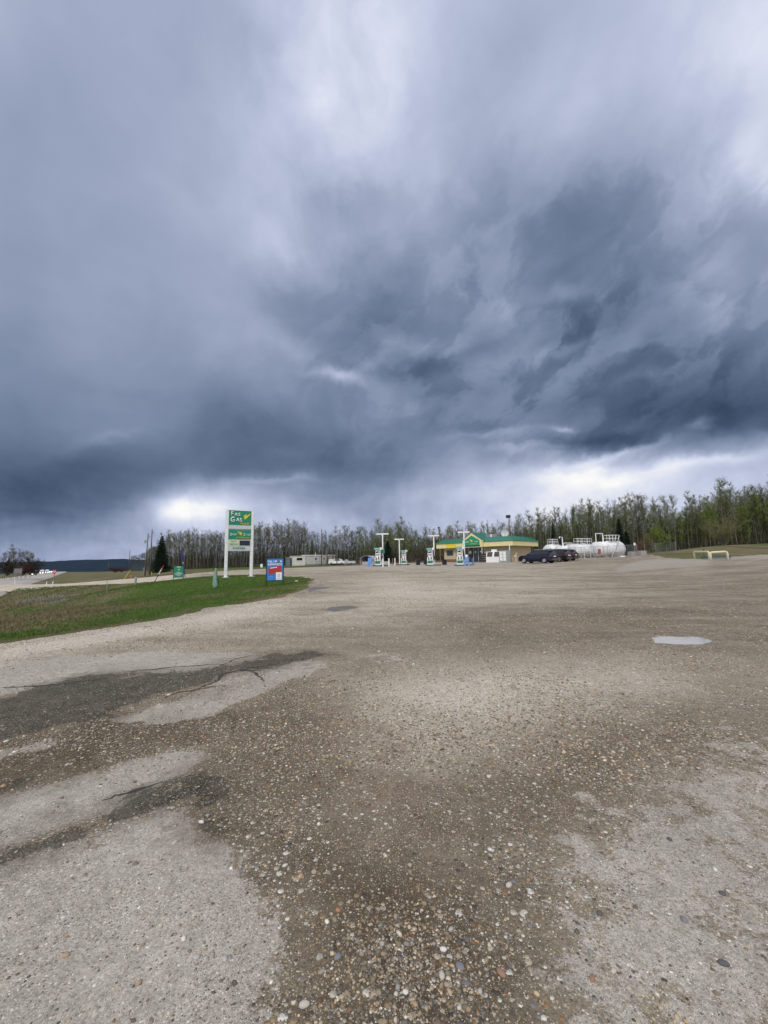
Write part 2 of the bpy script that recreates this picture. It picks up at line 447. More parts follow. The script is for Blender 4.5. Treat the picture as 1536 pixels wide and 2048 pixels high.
def npmesh(name, verts, faces, mat, smooth=False):
    """faces: (n,3) or (n,4) int array"""
    me = bpy.data.meshes.new(name)
    k = faces.shape[1]
    me.vertices.add(len(verts)); me.vertices.foreach_set('co', np.asarray(verts, np.float32).ravel())
    me.loops.add(faces.size); me.loops.foreach_set('vertex_index', faces.astype(np.int32).ravel())
    me.polygons.add(len(faces)); me.polygons.foreach_set('loop_start', np.arange(0, faces.size, k, dtype=np.int32))
    if smooth: me.polygons.foreach_set('use_smooth', np.ones(len(faces), bool))
    me.materials.append(mat)
    me.update(calc_edges=True); me.validate()
    return me
def fattr(me, name, arr):
    a = me.attributes.new(name, 'FLOAT', 'POINT'); a.data.foreach_set('value', np.asarray(arr, np.float32))
def cattr(me, name, arr):
    a = me.attributes.new(name, 'FLOAT_COLOR', 'POINT'); c = np.ones((len(arr), 4), np.float32); c[:, :3] = arr
    a.data.foreach_set('color', c.ravel())
def text_part(txt, name, mat, parent, cx, y, cz, height, width=None, shear=0.0, depth=0.012, bold=0.0):
    cu = bpy.data.curves.new('txt', 'FONT'); cu.body = txt; cu.size = 1.0; cu.shear = shear
    cu.extrude = 0.0; cu.offset = bold; cu.resolution_u = 3
    to = bpy.data.objects.new('txt', cu); COL.objects.link(to)
    dg = bpy.context.evaluated_depsgraph_get()
    me = bpy.data.meshes.new_from_object(to.evaluated_get(dg))
    bpy.data.objects.remove(to); bpy.data.curves.remove(cu)
    co = np.array([v.co[:] for v in me.vertices])
    mn, mx = co.min(0), co.max(0)
    sz = height / (mx[1] - mn[1]); sw = (width / (mx[0] - mn[0])) if width else sz
    me.materials.clear(); me.materials.append(mat)
    for v_ in me.vertices:
        x, yy, _z = v_.co
        v_.co = (cx + (x - (mn[0] + mx[0]) / 2) * sw, y, cz + (yy - (mn[1] + mx[1]) / 2) * sz)
    bm = bmesh.new(); bm.from_mesh(me)
    r = bmesh.ops.extrude_face_region(bm, geom=bm.faces[:])
    for g in r['geom']:
        if isinstance(g, bmesh.types.BMVert): g.co.y -= depth
    bmesh.ops.recalc_face_normals(bm, faces=bm.faces)
    bm.to_mesh(me); bm.free(); me.name = name
    return put(name, me, parent)

# ------------------------------------------------------------------ materials
def pmat(name, col, rough=0.6, metal=0.0, var=0.12, scale=3.0, grime=0.0, bump=0.0, spec=0.5, grimecol=(0.10, 0.085, 0.065), streak=False):
    m = bpy.data.materials.new(name); m.use_nodes = True
    t = m.node_tree; b = t.nodes['Principled BSDF']; n = NT(t)
    pos = n.n('ShaderNodeTexCoord').outputs['Object']
    a = n.noise(pos, scale, 5, 0.6)
    c = n.mix(n.mr(a, 0.3, 0.7), tuple(x * (1 - var) for x in col), tuple(min(1, x * (1 + var)) for x in col))
    if grime > 0:
        v2 = pos
        if streak:
            mp = n.n('ShaderNodeMapping'); mp.inputs['Scale'].default_value = (4, 4, 0.5); n.link(pos, mp.inputs[0]); v2 = mp.outputs[0]
        g = n.noise(v2, scale * 0.8, 6, 0.65)
        c = n.mix(n.m('MULTIPLY', n.mr(g, 0.48, 0.72, smooth=True), grime), c, grimecol)
    n.link(c, b.inputs['Base Color'])
    b.inputs['Roughness'].default_value = rough; b.inputs['Metallic'].default_value = metal
    b.inputs['Specular IOR Level'].default_value = spec
    if bump > 0:
        bp = n.n('ShaderNodeBump'); bp.inputs['Strength'].default_value = bump; bp.inputs['Distance'].default_value = 0.02
        n.link(n.noise(pos, scale * 8, 4), bp.inputs['Height']); n.link(bp.outputs[0], b.inputs['Normal'])
    return m
M = {}
M['white'] = pmat('white_paint', (0.86, 0.86, 0.85), 0.4, grime=0.10, scale=2)
M['tankwhite'] = pmat('tank_paint', (0.84, 0.84, 0.84), 0.45, grime=0.5, scale=1.1, streak=True, grimecol=(0.22, 0.19, 0.16))
M['green'] = pmat('sign_green', (0.008, 0.26, 0.145), 0.4, var=0.06)
M['dgreen'] = pmat('shadow_green', (0.0, 0.07, 0.04), 0.5, var=0.02)
M['yellow'] = pmat('sign_yellow', (0.80, 0.62, 0.03), 0.4, var=0.05)
M['lettering'] = pmat('lettering_white', (0.85, 0.87, 0.85), 0.4, var=0.02)
M['cream'] = pmat('cream_panel', (0.66, 0.70, 0.48), 0.5, var=0.05)
M['palegrey'] = pmat('pale_panel', (0.60, 0.65, 0.66), 0.5, var=0.05)
M['screen'] = pmat('black_screen', (0.012, 0.012, 0.022), 0.15, var=0.1)
M['black'] = pmat('black_paint', (0.018, 0.018, 0.02), 0.45)
M['rubber'] = pmat('rubber', (0.02, 0.02, 0.02), 0.85)
M['blue'] = pmat('poster_blue', (0.02, 0.20, 0.58), 0.4, var=0.2, scale=1.5)
M['lblue'] = pmat('light_blue', (0.14, 0.34, 0.70), 0.45)
M['navyflag'] = pmat('navy_cloth', (0.02, 0.03, 0.22), 0.7)
M['red'] = pmat('red_paint', (0.50, 0.03, 0.03), 0.4)
M['stopred'] = pmat('stop_red', (0.55, 0.03, 0.04), 0.4)
M['concrete'] = pmat('concrete', (0.34, 0.33, 0.31), 0.85, grime=0.4, bump=0.3, scale=1.5)
M['wood'] = pmat('pole_wood', (0.13, 0.10, 0.075), 0.85, grime=0.3, bump=0.3, scale=3, streak=True)
M['greywood'] = pmat('weathered_wood', (0.19, 0.175, 0.16), 0.85, grime=0.3, scale=3, streak=True)
M['metal'] = pmat('galvanised', (0.42, 0.43, 0.44), 0.45, 0.6, grime=0.2)
M['greymetal'] = pmat('grey_metal', (0.30, 0.31, 0.33), 0.5, 0.2, grime=0.2)
M['wall'] = pmat('stucco', (0.52, 0.43, 0.27), 0.9, var=0.08, grime=0.25, bump=0.3, scale=1.2, grimecol=(0.3, 0.22, 0.12))
M['brick'] = pmat('brown_brick', (0.20, 0.105, 0.07), 0.9, var=0.2, scale=6)
M['fascia'] = pmat('fascia_yellow', (0.78, 0.69, 0.35), 0.5, var=0.05, grime=0.12)
M['fasciabright'] = pmat('fascia_bright', (0.78, 0.60, 0.05), 0.5, var=0.04)
M['roof'] = pmat('green_steel', (0.045, 0.215, 0.155), 0.45, 0.1, var=0.12, grime=0.1)
M['rooftop'] = pmat('roof_felt', (0.12, 0.12, 0.12), 0.9)
M['glass'] = pmat('dark_glass', (0.02, 0.024, 0.03), 0.08, var=0.3)
M['frame'] = pmat('frame_grey', (0.45, 0.45, 0.43), 0.5)
M['trailer'] = pmat('trailer_siding', (0.56, 0.54, 0.53), 0.6, grime=0.15, scale=1)
M['trailerpale'] = pmat('trailer_pale', (0.74, 0.70, 0.64), 0.6, grime=0.15, scale=1)
M['shedblue'] = pmat('shed_grey_blue', (0.16, 0.20, 0.24), 0.7)
M['barnred'] = pmat('shed_rust', (0.17, 0.055, 0.03), 0.85, grime=0.3)
M['tarp'] = pmat('tarp', (0.42, 0.44, 0.47), 0.7, grime=0.2)
M['navy'] = pmat('navy_car_paint', (0.006, 0.010, 0.030), 0.16, 0.3, var=0.05, spec=0.6)
M['charcoal'] = pmat('charcoal_car_paint', (0.022, 0.024, 0.028), 0.2, 0.3, var=0.05, spec=0.6)
M['silver'] = pmat('silver_paint', (0.60, 0.61, 0.63), 0.3, 0.4)
M['alloy'] = pmat('alloy', (0.45, 0.46, 0.48), 0.3, 0.8)
M['lamp'] = pmat('tail_lamp', (0.35, 0.02, 0.02), 0.2)
M['headlamp'] = pmat('headlamp_glass', (0.85, 0.85, 0.80), 0.15)
M['pipeyellow'] = pmat('faded_yellow_pipe', (0.74, 0.67, 0.50), 0.6, grime=0.2, scale=4, grimecol=(0.32, 0.17, 0.08))
M['brown'] = pmat('brown_box', (0.07, 0.045, 0.035), 0.6)
M['orange'] = pmat('orange_marker', (0.55, 0.13, 0.03), 0.6)
M['markyellow'] = pmat('marker_yellow', (0.60, 0.42, 0.04), 0.6)
M['wrap'] = pmat('green_wrap', (0.20, 0.34, 0.27), 0.7, var=0.25, scale=6)
M['rust'] = pmat('rusty_pole', (0.30, 0.16, 0.08), 0.8, grime=0.4)
def emis(name, col, s):
    m = bpy.data.materials.new(name); m.use_nodes = True; b = m.node_tree.nodes['Principled BSDF']
    n = NT(m.node_tree); g = n.noise(n.n('ShaderNodeTexCoord').outputs['Object'], 4)
    n.link(n.mix(n.mr(g, 0, 1), col, tuple(c * .9 for c in col)), b.inputs['Emission Color']); b.inputs['Emission Strength'].default_value = s
    return m
M['lit'] = emis('lit_headlamp', (1.0, 0.92, 0.75), 6.0)
def vcolmat(name, rough=0.8, trans=0.0, var=0.2):
    m = bpy.data.materials.new(name); m.use_nodes = True; t = m.node_tree; b = t.nodes['Principled BSDF']; n = NT(t)
    c = n.attr('col', 0)
    pos = n.n('ShaderNodeTexCoord').outputs['Object']
    g = n.noise(pos, 60 if 'stone' in name else 1.5, 3)
    n.link(n.mix(1.0, c, n.mix(n.mr(g, .3, .7), (1 - var,) * 3, (1 + var * .6,) * 3), 'MULTIPLY'), b.inputs['Base Color'])
    b.inputs['Roughness'].default_value = rough; b.inputs['Specular IOR Level'].default_value = 0.3
    return m
M['foliage'] = vcolmat('foliage', 0.75)
M['stone'] = vcolmat('stone_mix', 0.7)
M['bark'] = pmat('pale_bark', (0.165, 0.152, 0.12), 0.85, var=0.2, grime=0.5, scale=1.2, grimecol=(0.06, 0.055, 0.045))
M['jeans'] = pmat('blue_jeans', (0.12, 0.22, 0.48), 0.9, var=0.2, scale=8)
M['jacket'] = pmat('black_jacket', (0.015, 0.015, 0.02), 0.9)
M['skin'] = pmat('skin', (0.45, 0.28, 0.20), 0.6)
M['hair'] = pmat('grey_hair', (0.32, 0.32, 0.33), 0.8)
# ================================================================== GROUND
def inpoly_sd(px, py, poly):
    """signed distance to polygon, negative inside"""
    P = np.array(poly, float); n = len(P)
    d = np.full(px.shape, 1e9); ins = np.zeros(px.shape, bool)
    for i in range(n):
        a = P[i]; b = P[(i + 1) % n]; e = b - a
        wx = px - a[0]; wy = py - a[1]
        t = np.clip((wx * e[0] + wy * e[1]) / (e @ e + 1e-12), 0, 1)
        d = np.minimum(d, (wx - e[0] * t) ** 2 + (wy - e[1] * t) ** 2)
        c = ((a[1] <= py) & (b[1] > py)) | ((b[1] <= py) & (a[1] > py))
        xi = a[0] + (py - a[1]) / (e[1] if abs(e[1]) > 1e-12 else 1e-12) * e[0]
        ins ^= c & (px < xi)
    d = np.sqrt(d)
    return np.where(ins, -d, d)
def gp(*pts): return [ground_at(*p) for p in pts]
def wp(*pts): return [W(*p)[:2] for p in pts]

lot_poly = [(-40, -6), (-22, 4)] + gp((-250, 1325), (0, 1285), (120, 1267), (250, 1249), (330, 1235), (400, 1220), (480, 1207), (545, 1197), (590, 1188)) \
    + wp((620, 26), (628, 29), (618, 33), (585, 38), (530, 43), (455, 43.0), (350, 46.5), (300, 50), (290, 62), (350, 56.5), (430, 62), (500, 70), (560, 78), (620, 84), (700, 80), (760, 74), (860, 76), (1000, 84),
         (1110, 88), (1240, 72), (1300, 62), (1330, 52), (1375, 46), (1420, 43.5), (1470, 47), (1560, 46), (1680, 44)) + [(75, 40), (60, 10), (50, -10), (0, -30)]
LP = np.array(lot_poly)
drive_poly = wp((-120, 78), (0, 79), (100, 74), (200, 67), (300, 60.5), (365, 56), (365, 46), (300, 50.5), (200, 57), (100, 63.5), (0, 68.0), (-120, 66))
# highway: a straight band heading away to the left
hw_o = np.array([-70.0, 75.0]); hw_d = np.array([-0.61, 0.792]); hw_n = np.array([-0.792, -0.61])

def polar(rs, azs):
    rr, aa = np.meshgrid(rs, azs, indexing='ij')
    return rr * np.sin(aa), rr * np.cos(aa)
def grid_faces(nr, na, keep=None):
    i, j = np.meshgrid(np.arange(nr - 1), np.arange(na - 1), indexing='ij')
    a = (i * na + j).ravel()
    f = np.stack([a, a + 1, a + na + 1, a + na], 1)
    if keep is not None:
        f = f[keep[f].any(1)]
    return f
def compact(v, f, *attrs):
    used = np.unique(f); mp = np.full(len(v), -1); mp[used] = np.arange(len(used))
    return (v[used], mp[f]) + tuple(a[used] for a in attrs)
def az_list(d_front, d_back):
    fr = np.arange(-56, 56.01, d_front)
    return np.radians(np.concatenate([np.arange(-180, -56, d_back), fr, np.arange(56 + d_back, 180.01, d_back), [180.0]]))
def bumps(x, y):
    """shallow ruts and hollows of the lot"""
    x = np.asarray(x, float); y = np.asarray(y, float)
    return (fbm(x, y, 0.9, 4, 3) - 0.5) * 0.05 * np.clip(np.hypot(x, y) / 4, 0.3, 1.0)
PUD = [gp((1297, 1275), (1320, 1272), (1365, 1273), (1405, 1275), (1414, 1281), (1400, 1287), (1350, 1287), (1312, 1285)),
       gp((612, 1180), (622, 1173), (655, 1171), (658, 1175), (635, 1181), (622, 1184)),
       gp((650, 1219), (660, 1214), (700, 1211), (718, 1214), (700, 1220), (670, 1223))]
PUDZ = [float((H(*np.array(q).T) + bumps(*np.array(q).T)).mean()) - .004 for q in PUD]
def lotH(x, y):
    """lot surface: smooth ground, ruts, and the hollows the puddles stand in"""
    x = np.asarray(x, float); y = np.asarray(y, float); z = H(x, y) + bumps(x, y)
    for q, pz in zip(PUD, PUDZ):
        c = np.array(q).mean(0); m = np.hypot(x - c[0], y - c[1]) < 6
        if m.any():
            d = inpoly_sd(x[m], y[m], q) + (fbm(x[m], y[m], 2.2, 4, 71) - .5) * .28
            k = np.clip((d + .02) / .9, 0, 1); k = k * k * (3 - 2 * k)
            z[m] = np.where(d < 0, pz + np.clip(d, -1, 0) * .12, (pz + np.minimum(d * .10, .04)) * (1 - k) + z[m] * k)
    return z

# ---- gravel lot sheet
azs = az_list(0.36, 3.0)
rs = 0.5 * 1.0165 ** np.arange(0, 335)
X, Y = polar(rs, azs)
x = X.ravel(); y = Y.ravel(); r = np.hypot(x, y)
sd = inpoly_sd(x, y, lot_poly) + (fbm(x, y, 0.8, 4, 11) - 0.5) * 0.9 * np.clip(r / 14, 0.4, 1.6)
hz = H(x, y)
z = lotH(x, y) - np.clip(sd, 0, 3) * 0.35
keep = sd < 1.2
f = grid_faces(len(rs), len(azs), keep)
def soft(poly, width, nz=0.35, s=0.9, seed=5, wd=None):
    """0..1, 0.5 on the outline"""
    q = inpoly_sd(x, y, poly)
    if len(q) == 0: return q
    loc = np.clip(r * 0.05, 0.06, 2.0) * width
    q = q + ((fbm(x, y, s, 5, seed) - 0.5) * nz + (fbm(x, y, s * 3.7, 5, seed + 3) - 0.5) * nz * .8) * np.clip(r * 0.25, 0.5, 3)
    return np.clip(0.5 - q / loc * 0.5, 0, 1)
pale = np.zeros(len(x)); wet = np.zeros(len(x)); damp = np.zeros(len(x))
pales = [gp((-60, 1330), (100, 1318), (300, 1302), (430, 1300), (515, 1312), (440, 1332), (380, 1342), (250, 1350), (180, 1354), (100, 1375), (0, 1392), (-80, 1405)),
         gp((240, 1437), (330, 1415), (420, 1378), (470, 1350), (560, 1332), (655, 1322), (630, 1342), (560, 1368), (500, 1398), (430, 1425), (380, 1440), (290, 1449)),
         gp((-60, 1612), (0, 1596), (150, 1560), (260, 1530), (330, 1505), (405, 1495), (402, 1520), (370, 1545), (280, 1595), (200, 1622), (60, 1668), (0, 1690), (-80, 1710)),
         gp((-100, 1765), (0, 1738), (130, 1692), (300, 1628), (380, 1606), (398, 1640), (400, 1668), (470, 1690), (500, 1760), (560, 1850), (540, 1950), (500, 2080), (450, 2300), (-300, 2300)),
         gp((1700, 1470), (1440, 1480), (1390, 1530), (1300, 1560), (1190, 1600), (1130, 1650), (1090, 1720), (1110, 1800), (1070, 1900), (1060, 2000), (1040, 2200), (1700, 2250)),
         gp((700, 1308), (780, 1302), (850, 1316), (820, 1334), (740, 1330)), gp((-60, 1512), (0, 1502), (80, 1490), (60, 1500), (0, 1518), (-60, 1526))]
wid = [0.7, 0.7, 0.6, 2.0, 6.0, 2.5, 0.7]
amp = [1, 1, 1, 1, 0.85, 0.7, 0.9]
for q, ww, aa in zip(pales, wid, amp):
    pale = np.maximum(pale, soft(q, ww * 1.5, 0.30) * aa)
wets = [(gp((-90, 1412), (0, 1400), (80, 1372), (180, 1357), (300, 1348), (420, 1336), (540, 1308), (640, 1303), (670, 1310), (600, 1328), (470, 1347), (425, 1366), (320, 1390), (300, 1400), (250, 1425), (150, 1450), (60, 1470), (0, 1486), (-90, 1505)), 1.0, 1.0),
        (gp((-90, 1490), (0, 1478), (150, 1448), (300, 1410), (420, 1400), (500, 1440), (420, 1482), (330, 1504), (250, 1530), (120, 1567), (0, 1598), (-90, 1618)), 1.2, 0.52),
        (gp((-90, 1560), (0, 1545), (150, 1520), (130, 1555), (0, 1592), (-90, 1612)), 1.5, 0.8),
        (gp((-90, 1725), (0, 1700), (120, 1660), (250, 1612), (330, 1572), (400, 1530), (450, 1560), (440, 1610), (460, 1660), (420, 1672), (398, 1650), (385, 1604), (300, 1624), (150, 1682), (0, 1736), (-90, 1760)), 1.2, 1.0),
        (gp((200, 1605), (260, 1580), (330, 1560), (325, 1566), (265, 1592), (210, 1608)), 1.0, 0.9),
        (gp((110, 1630), (130, 1620), (150, 1622), (140, 1634), (115, 1636)), 1.0, 0.9),
        (gp((330, 1400), (440, 1378), (500, 1352), (506, 1354), (450, 1384), (360, 1404)), 1.0, 0.6),
        (gp((540, 1360), (700, 1400), (780, 1480), (1000, 1520), (1150, 1440), (1400, 1380), (1420, 1500), (1180, 1600), (1060, 1660), (900, 1700), (560, 1660), (400, 1600), (400, 1470)), 5.0, 0.50),
        (gp((430, 1600), (560, 1620), (900, 1700), (1080, 1760), (1050, 2300), (600, 2300), (570, 1840), (500, 1720)), 5.0, 0.50),
        (gp((900, 1215), (1240, 1195), (1600, 1135), (1700, 1300), (1200, 1325), (900, 1290), (700, 1262)), 7.0, 0.44),
        (gp((1280, 1268), (1420, 1268), (1470, 1290), (1300, 1294)), 3.0, 0.45),
        (gp((1100, 1500), (1536, 1380), (1700, 1400), (1500, 1475), (1380, 1525), (1200, 1590)), 7.0, 0.36),
        (gp((1500, 1770), (1640, 1740), (1640, 1950), (1520, 1900)), 5.0, 0.45),
        (gp((560, 1140), (760, 1142), (730, 1160), (620, 1172), (640, 1150)), 3.0, 0.3),
        (gp((640, 1205), (735, 1208), (740, 1226), (640, 1226)), 3.0, 0.45), (gp((600, 1166), (670, 1168), (665, 1186), (606, 1188)), 3.0, 0.5)]
for q, ww, aa in wets:
    if aa > .55: wet = np.maximum(wet, soft(q, ww * 1.5, 0.30, seed=9) * aa)
    else: damp = np.maximum(damp, soft(q, ww * 1.5, 0.8, seed=9) * aa * 2)
tan = np.clip((r - 6.0) / 7.0, 0, 1)
lite = np.maximum(soft(gp((780, 1385), (950, 1345), (1250, 1330), (1290, 1370), (1130, 1440), (930, 1500), (860, 1560), (760, 1580), (700, 1500)), 7.0), soft(gp((-60, 1300), (0, 1288), (250, 1254), (420, 1224), (560, 1200), (560, 1230), (300, 1268), (0, 1318), (-60, 1325)), 3.0))
lite = np.maximum(lite, soft(gp((600, 1165), (760, 1150), (1000, 1170), (1130, 1200), (900, 1235), (700, 1255), (560, 1240)), 6.0) * .6)
apron = np.maximum(soft(wp((610, 47), (1010, 46), (1000, 72), (900, 74), (640, 74)), 0.6, 0.1), soft(wp((1225, 35), (1240, 32), (1420, 34), (1420, 44), (1290, 48)), 0.4, 0.1))
apron = np.maximum(apron, soft(wp((1450, 42), (1600, 40), (1600, 47), (1470, 46)), 0.4, 0.1))
edge = np.clip(1 - np.abs(sd + 0.5) / 0.9, 0, 1)          # coarse loose stone thrown to the verge
v, ff, pale_, wet_, tan_, ap_, ed_, li_, da_ = compact(np.stack([x, y, z], 1), f, pale, wet, tan, apron, edge, lite, damp)

lotm = bpy.data.materials.new('gravel'); lotm.use_nodes = True
t = lotm.node_tree; b = t.nodes['Principled BSDF']; n = NT(t)
pos = n.n('ShaderNodeTexCoord').outputs['Object']
A_p, A_w, A_t, A_a, A_e = [n.attr(k, 2) for k in ('pale', 'wet', 'tan', 'apron', 'edge')]
n1 = n.noise(pos, 1.3, 8, 0.6); n2 = n.noise(pos, 7.0, 8, 0.65); n3 = n.noise(pos, 60.0, 6, 0.7); n4 = n.noise(pos, 0.33, 5, 0.6)
# wheel tracks: noise drawn out along the way cars swing round the lot
mp = n.n('ShaderNodeMapping'); mp.inputs['Rotation'].default_value = (0, 0, R(-22)); mp.inputs['Scale'].default_value = (0.12, 0.34, 1); n.link(pos, mp.inputs[0])
tr = n.noise(mp.outputs[0], 1.0, 9, 0.66, 1.6)
detail = n.m('ADD', n.m('MULTIPLY', n.m('SUBTRACT', n2, 0.5), 0.9), n.m('MULTIPLY', n.m('SUBTRACT', n3, 0.5), 0.35))
nh = n.noise(pos, 3.2, 10, 0.72, 0.4)
hole = n.mr(nh, 0.60, 0.70, 0.0, 0.55, True)
mp_ = n.mr(n.m('ADD', n.m('ADD', A_p, n.m('MULTIPLY', detail, 0.75)), n.m('MULTIPLY', n.m('SUBTRACT', nh, 0.5), 1.0)), 0.42, 0.56, smooth=True)
mp_ = n.m('MULTIPLY', mp_, n.m('SUBTRACT', 1.0, hole))
mwn = n.m('ADD', A_w, n.m('MULTIPLY', n.m('ADD', detail, n.m('MULTIPLY', n.m('SUBTRACT', nh, 0.5), 2.4)), n.mr(A_w, 0.0, 0.05, 0, 0.45)))
mw_ = n.m('MAXIMUM', n.mr(mwn, 0.47, 0.56, smooth=True), n.mr(mwn, 0.05, 0.5, 0.0, 0.48, smooth=True))
n5 = n.noise(pos, 240.0, 3, 0.7)
grain = n.m('MULTIPLY', n.mr(n3, 0.3, 0.7, 0.60, 1.40), n.mr(n5, 0.3, 0.7, 0.72, 1.26))
loose = n.mix(n.mr(n1, 0.3, 0.7), (0.185, 0.148, 0.095), (0.30, 0.245, 0.17))
lite = n.attr('lite', 2)
hard = n.mix(n.mr(n1, 0.3, 0.7), (0.36, 0.322, 0.268), (0.49, 0.44, 0.37))
n6 = n.noise(pos, 0.75, 9, 0.68, 0.8)
trm = n.m('ADD', n.m('MULTIPLY', tr, 0.55), n.m('MULTIPLY', n6, 0.45))
sx_ = n.sep(pos)
rx_ = n.m('SUBTRACT', sx_[0], 14.0); ry_ = n.m('SUBTRACT', sx_[1], 74.0)
rad_ = n.m('SQRT', n.m('ADD', n.m('MULTIPLY', rx_, rx_), n.m('MULTIPLY', ry_, ry_))); ang_ = n.m('ARCTAN2', rx_, ry_)
arcs = n.noise(n.comb(n.m('MULTIPLY', rad_, 0.95), n.m('MULTIPLY', ang_, 3.0), 0.0), 1.0, 7, 0.65, 0.8)
trm = n.m('ADD', n.m('MULTIPLY', trm, 0.62), n.m('MULTIPLY', arcs, 0.38))
east = n.mr(n.m('SUBTRACT', sx_[0], n.m('MULTIPLY', sx_[1], 0.30)), 1.0, 9.0, 0.0, 0.07)      # the east side is browner dirt
tanc = n.mix(n.mr(n.m('SUBTRACT', trm, east), 0.39, 0.60, smooth=True), (0.185, 0.143, 0.092), (0.54, 0.455, 0.34))
base = n.mix(A_t, loose, tanc)
base = n.mix(n.m('MULTIPLY', n.mr(n4, 0.42, 0.62, smooth=True), 0.35), base, (0.50, 0.42, 0.32))
base = n.mix(n.mr(n.m('ADD', lite, n.m('MULTIPLY', detail, .3)), .15, .7, 0.0, .8, smooth=True), base, (0.66, 0.585, 0.47))
base = n.mix(mp_, base, hard)
base = n.mix(n.m('MULTIPLY', n.mr(A_a, 0.3, 0.7, smooth=True), 0.7), base, (0.40, 0.36, 0.30))
dmp = n.mr(n.m('ADD', n.attr('damp', 2), n.m('MULTIPLY', n.m('ADD', detail, n.m('MULTIPLY', n.m('SUBTRACT', n1, 0.5), 1.2)), n.mr(n.attr('damp', 2), 0.0, 0.05, 0, 0.55))), 0.15, 0.95, smooth=True)
base = n.mix(n.m('MULTIPLY', dmp, n.mr(mp_, 0, 1, 1.0, .25)), base, n.mix(1.0, base, (0.35, 0.30, 0.232), 'MULTIPLY'))
base = n.mix(n.mr(mw_, 0.0, 1.0, 0.0, 0.92), base, n.mix(n.mr(mw_, .5, .75), (0.085, 0.062, 0.036), n.mix(n.mr(nh, .38, .62), (0.028, 0.024, 0.016), (0.090, 0.078, 0.054))))
grain = n.m('MULTIPLY', grain, n.mr(n.noise(pos, 11.0, 5, 0.72), 0.3, 0.7, 0.76, 1.24))
base = n.mix(1.0, base, n.comb(grain, grain, grain), 'MULTIPLY')
# embedded pebbles at three sizes
PEB = [(0.0, (0.62, 0.56, 0.45)), (0.16, (0.26, 0.22, 0.17)), (0.28, (0.84, 0.81, 0.72)), (0.42, (0.09, 0.08, 0.07)), (0.54, (0.40, 0.29, 0.17)),
       (0.64, (0.24, 0.245, 0.25)), (0.72, (0.58, 0.50, 0.37)), (0.84, (0.13, 0.11, 0.08)), (0.94, (0.36, 0.20, 0.10))]
hgt = n.m('MULTIPLY', n3, 0.3)
for sc_, thr, seed_k, op in ((170.0, 0.25, 0, 0.8), (95.0, 0.32, 1, 0.9), (52.0, 0.50, 2, 0.92), (27.0, 0.70, 3, 0.92), (13.0, 0.80, 4, 0.85)):
    vv = n.vor(pos, sc_)
    cs = n.sep(vv.outputs['Color'])
    rad = n.m('MULTIPLY_ADD', cs[1], 0.25, 0.18)
    inside = n.mr(n.m('SUBTRACT', rad, vv.outputs['Distance']), -0.03, 0.05)
    dens = n.m('ADD', thr, n.m('SUBTRACT', n.m('MULTIPLY', mp_, (-0.02, 0.12, 0.42, 0.6, 0.6)[seed_k]), n.m('ADD', n.m('MULTIPLY', A_e, 0.35), n.m('MULTIPLY', n.m('SUBTRACT', n2, 0.5), 0.8))))
    on = n.m('MULTIPLY', n.m('GREATER_THAN', cs[2], dens), inside)
    if seed_k == 4: on = n.m('MULTIPLY', on, n.mr(A_t, 0.2, 0.8))
    pc = n.ramp(cs[0], PEB, 'CONSTANT')
    pc = n.mix(n.m('MULTIPLY', dmp, 0.35), pc, n.mix(1.0, pc, (0.45, 0.38, 0.30), 'MULTIPLY'))
    pc = n.mix(n.m('MULTIPLY', mw_, 0.55), pc, (0.10, 0.088, 0.065))
    base = n.mix(n.m('MULTIPLY', on, op), base, pc)
    hgt = n.m('ADD', hgt, n.m('MULTIPLY', n.m('MULTIPLY', on, n.m('SUBTRACT', rad, vv.outputs['Distance'])), 60.0 / sc_))
n.link(base, b.inputs['Base Color'])
n.link(n.mr(mw_, 0.45, 1.0, 0.88, 0.70), b.inputs['Roughness'])
n.link(n.mr(mw_, 0.0, 1.0, 0.35, 0.14), b.inputs['Specular IOR Level'])
bp = n.n('ShaderNodeBump'); bp.inputs['Strength'].default_value = 0.8; bp.inputs['Distance'].default_value = 0.012
n.link(hgt, bp.inputs['Height']); n.link(bp.outputs[0], b.inputs['Normal'])
me = npmesh('gravel_lot', v, ff, lotm, True)
for k, a in (('pale', pale_), ('wet', wet_), ('tan', tan_), ('apron', ap_), ('edge', ed_), ('lite', li_), ('damp', da_)): fattr(me, k, a)
lot = put('gravel_lot', me); tag(lot, kind='structure')

# ---- grass field sheet out to the horizon
azs2 = az_list(0.5, 5.0)
rs2 = 0.6 * 1.026 ** np.arange(0, 345)
X, Y = polar(rs2, azs2)
x = X.ravel(); y = Y.ravel(); r = np.hypot(x, y)
sdl = inpoly_sd(x, y, lot_poly) + (fbm(x, y, 0.8, 4, 11) - 0.5) * 0.9 * np.clip(r / 14, 0.4, 1.6)
z = H(x, y) + (fbm(x, y, 0.5, 3, 21) - 0.5) * 0.12 * np.clip(sdl, 0, 1) + 0.03 - np.clip(-sdl, 0, 1.0) * 0.40
z -= 0.35 * np.clip((1.2 - r) * 10, 0, 1)
_s = (x - hw_o[0]) * hw_d[0] + (y - hw_o[1]) * hw_d[1]; _o = (x - hw_o[0]) * hw_n[0] + (y - hw_o[1]) * hw_n[1]
_rz = np.interp(_s, [-60, 0, 30, 139, 300, 500, 620], [-2.25, -2.15, -1.95, -2.75, -3.4, -4.4, -5.2]) - .42
_d = np.maximum(np.maximum(-2.0 - _o, _o - 14.0), 0) / np.clip(8 + _s * .30, 8, 70); _k = np.clip(1 - _d, 0, 1) * np.clip((_s + 60) / 20, 0, 1) * np.clip((640 - _s) / 60, 0, 1); _k = _k * _k * (3 - 2 * _k)
_k = np.where(_o < -2, _k * np.clip((_s + 4) / 14, 0.25, 1), _k)
z = z * (1 - _k) + _rz * _k
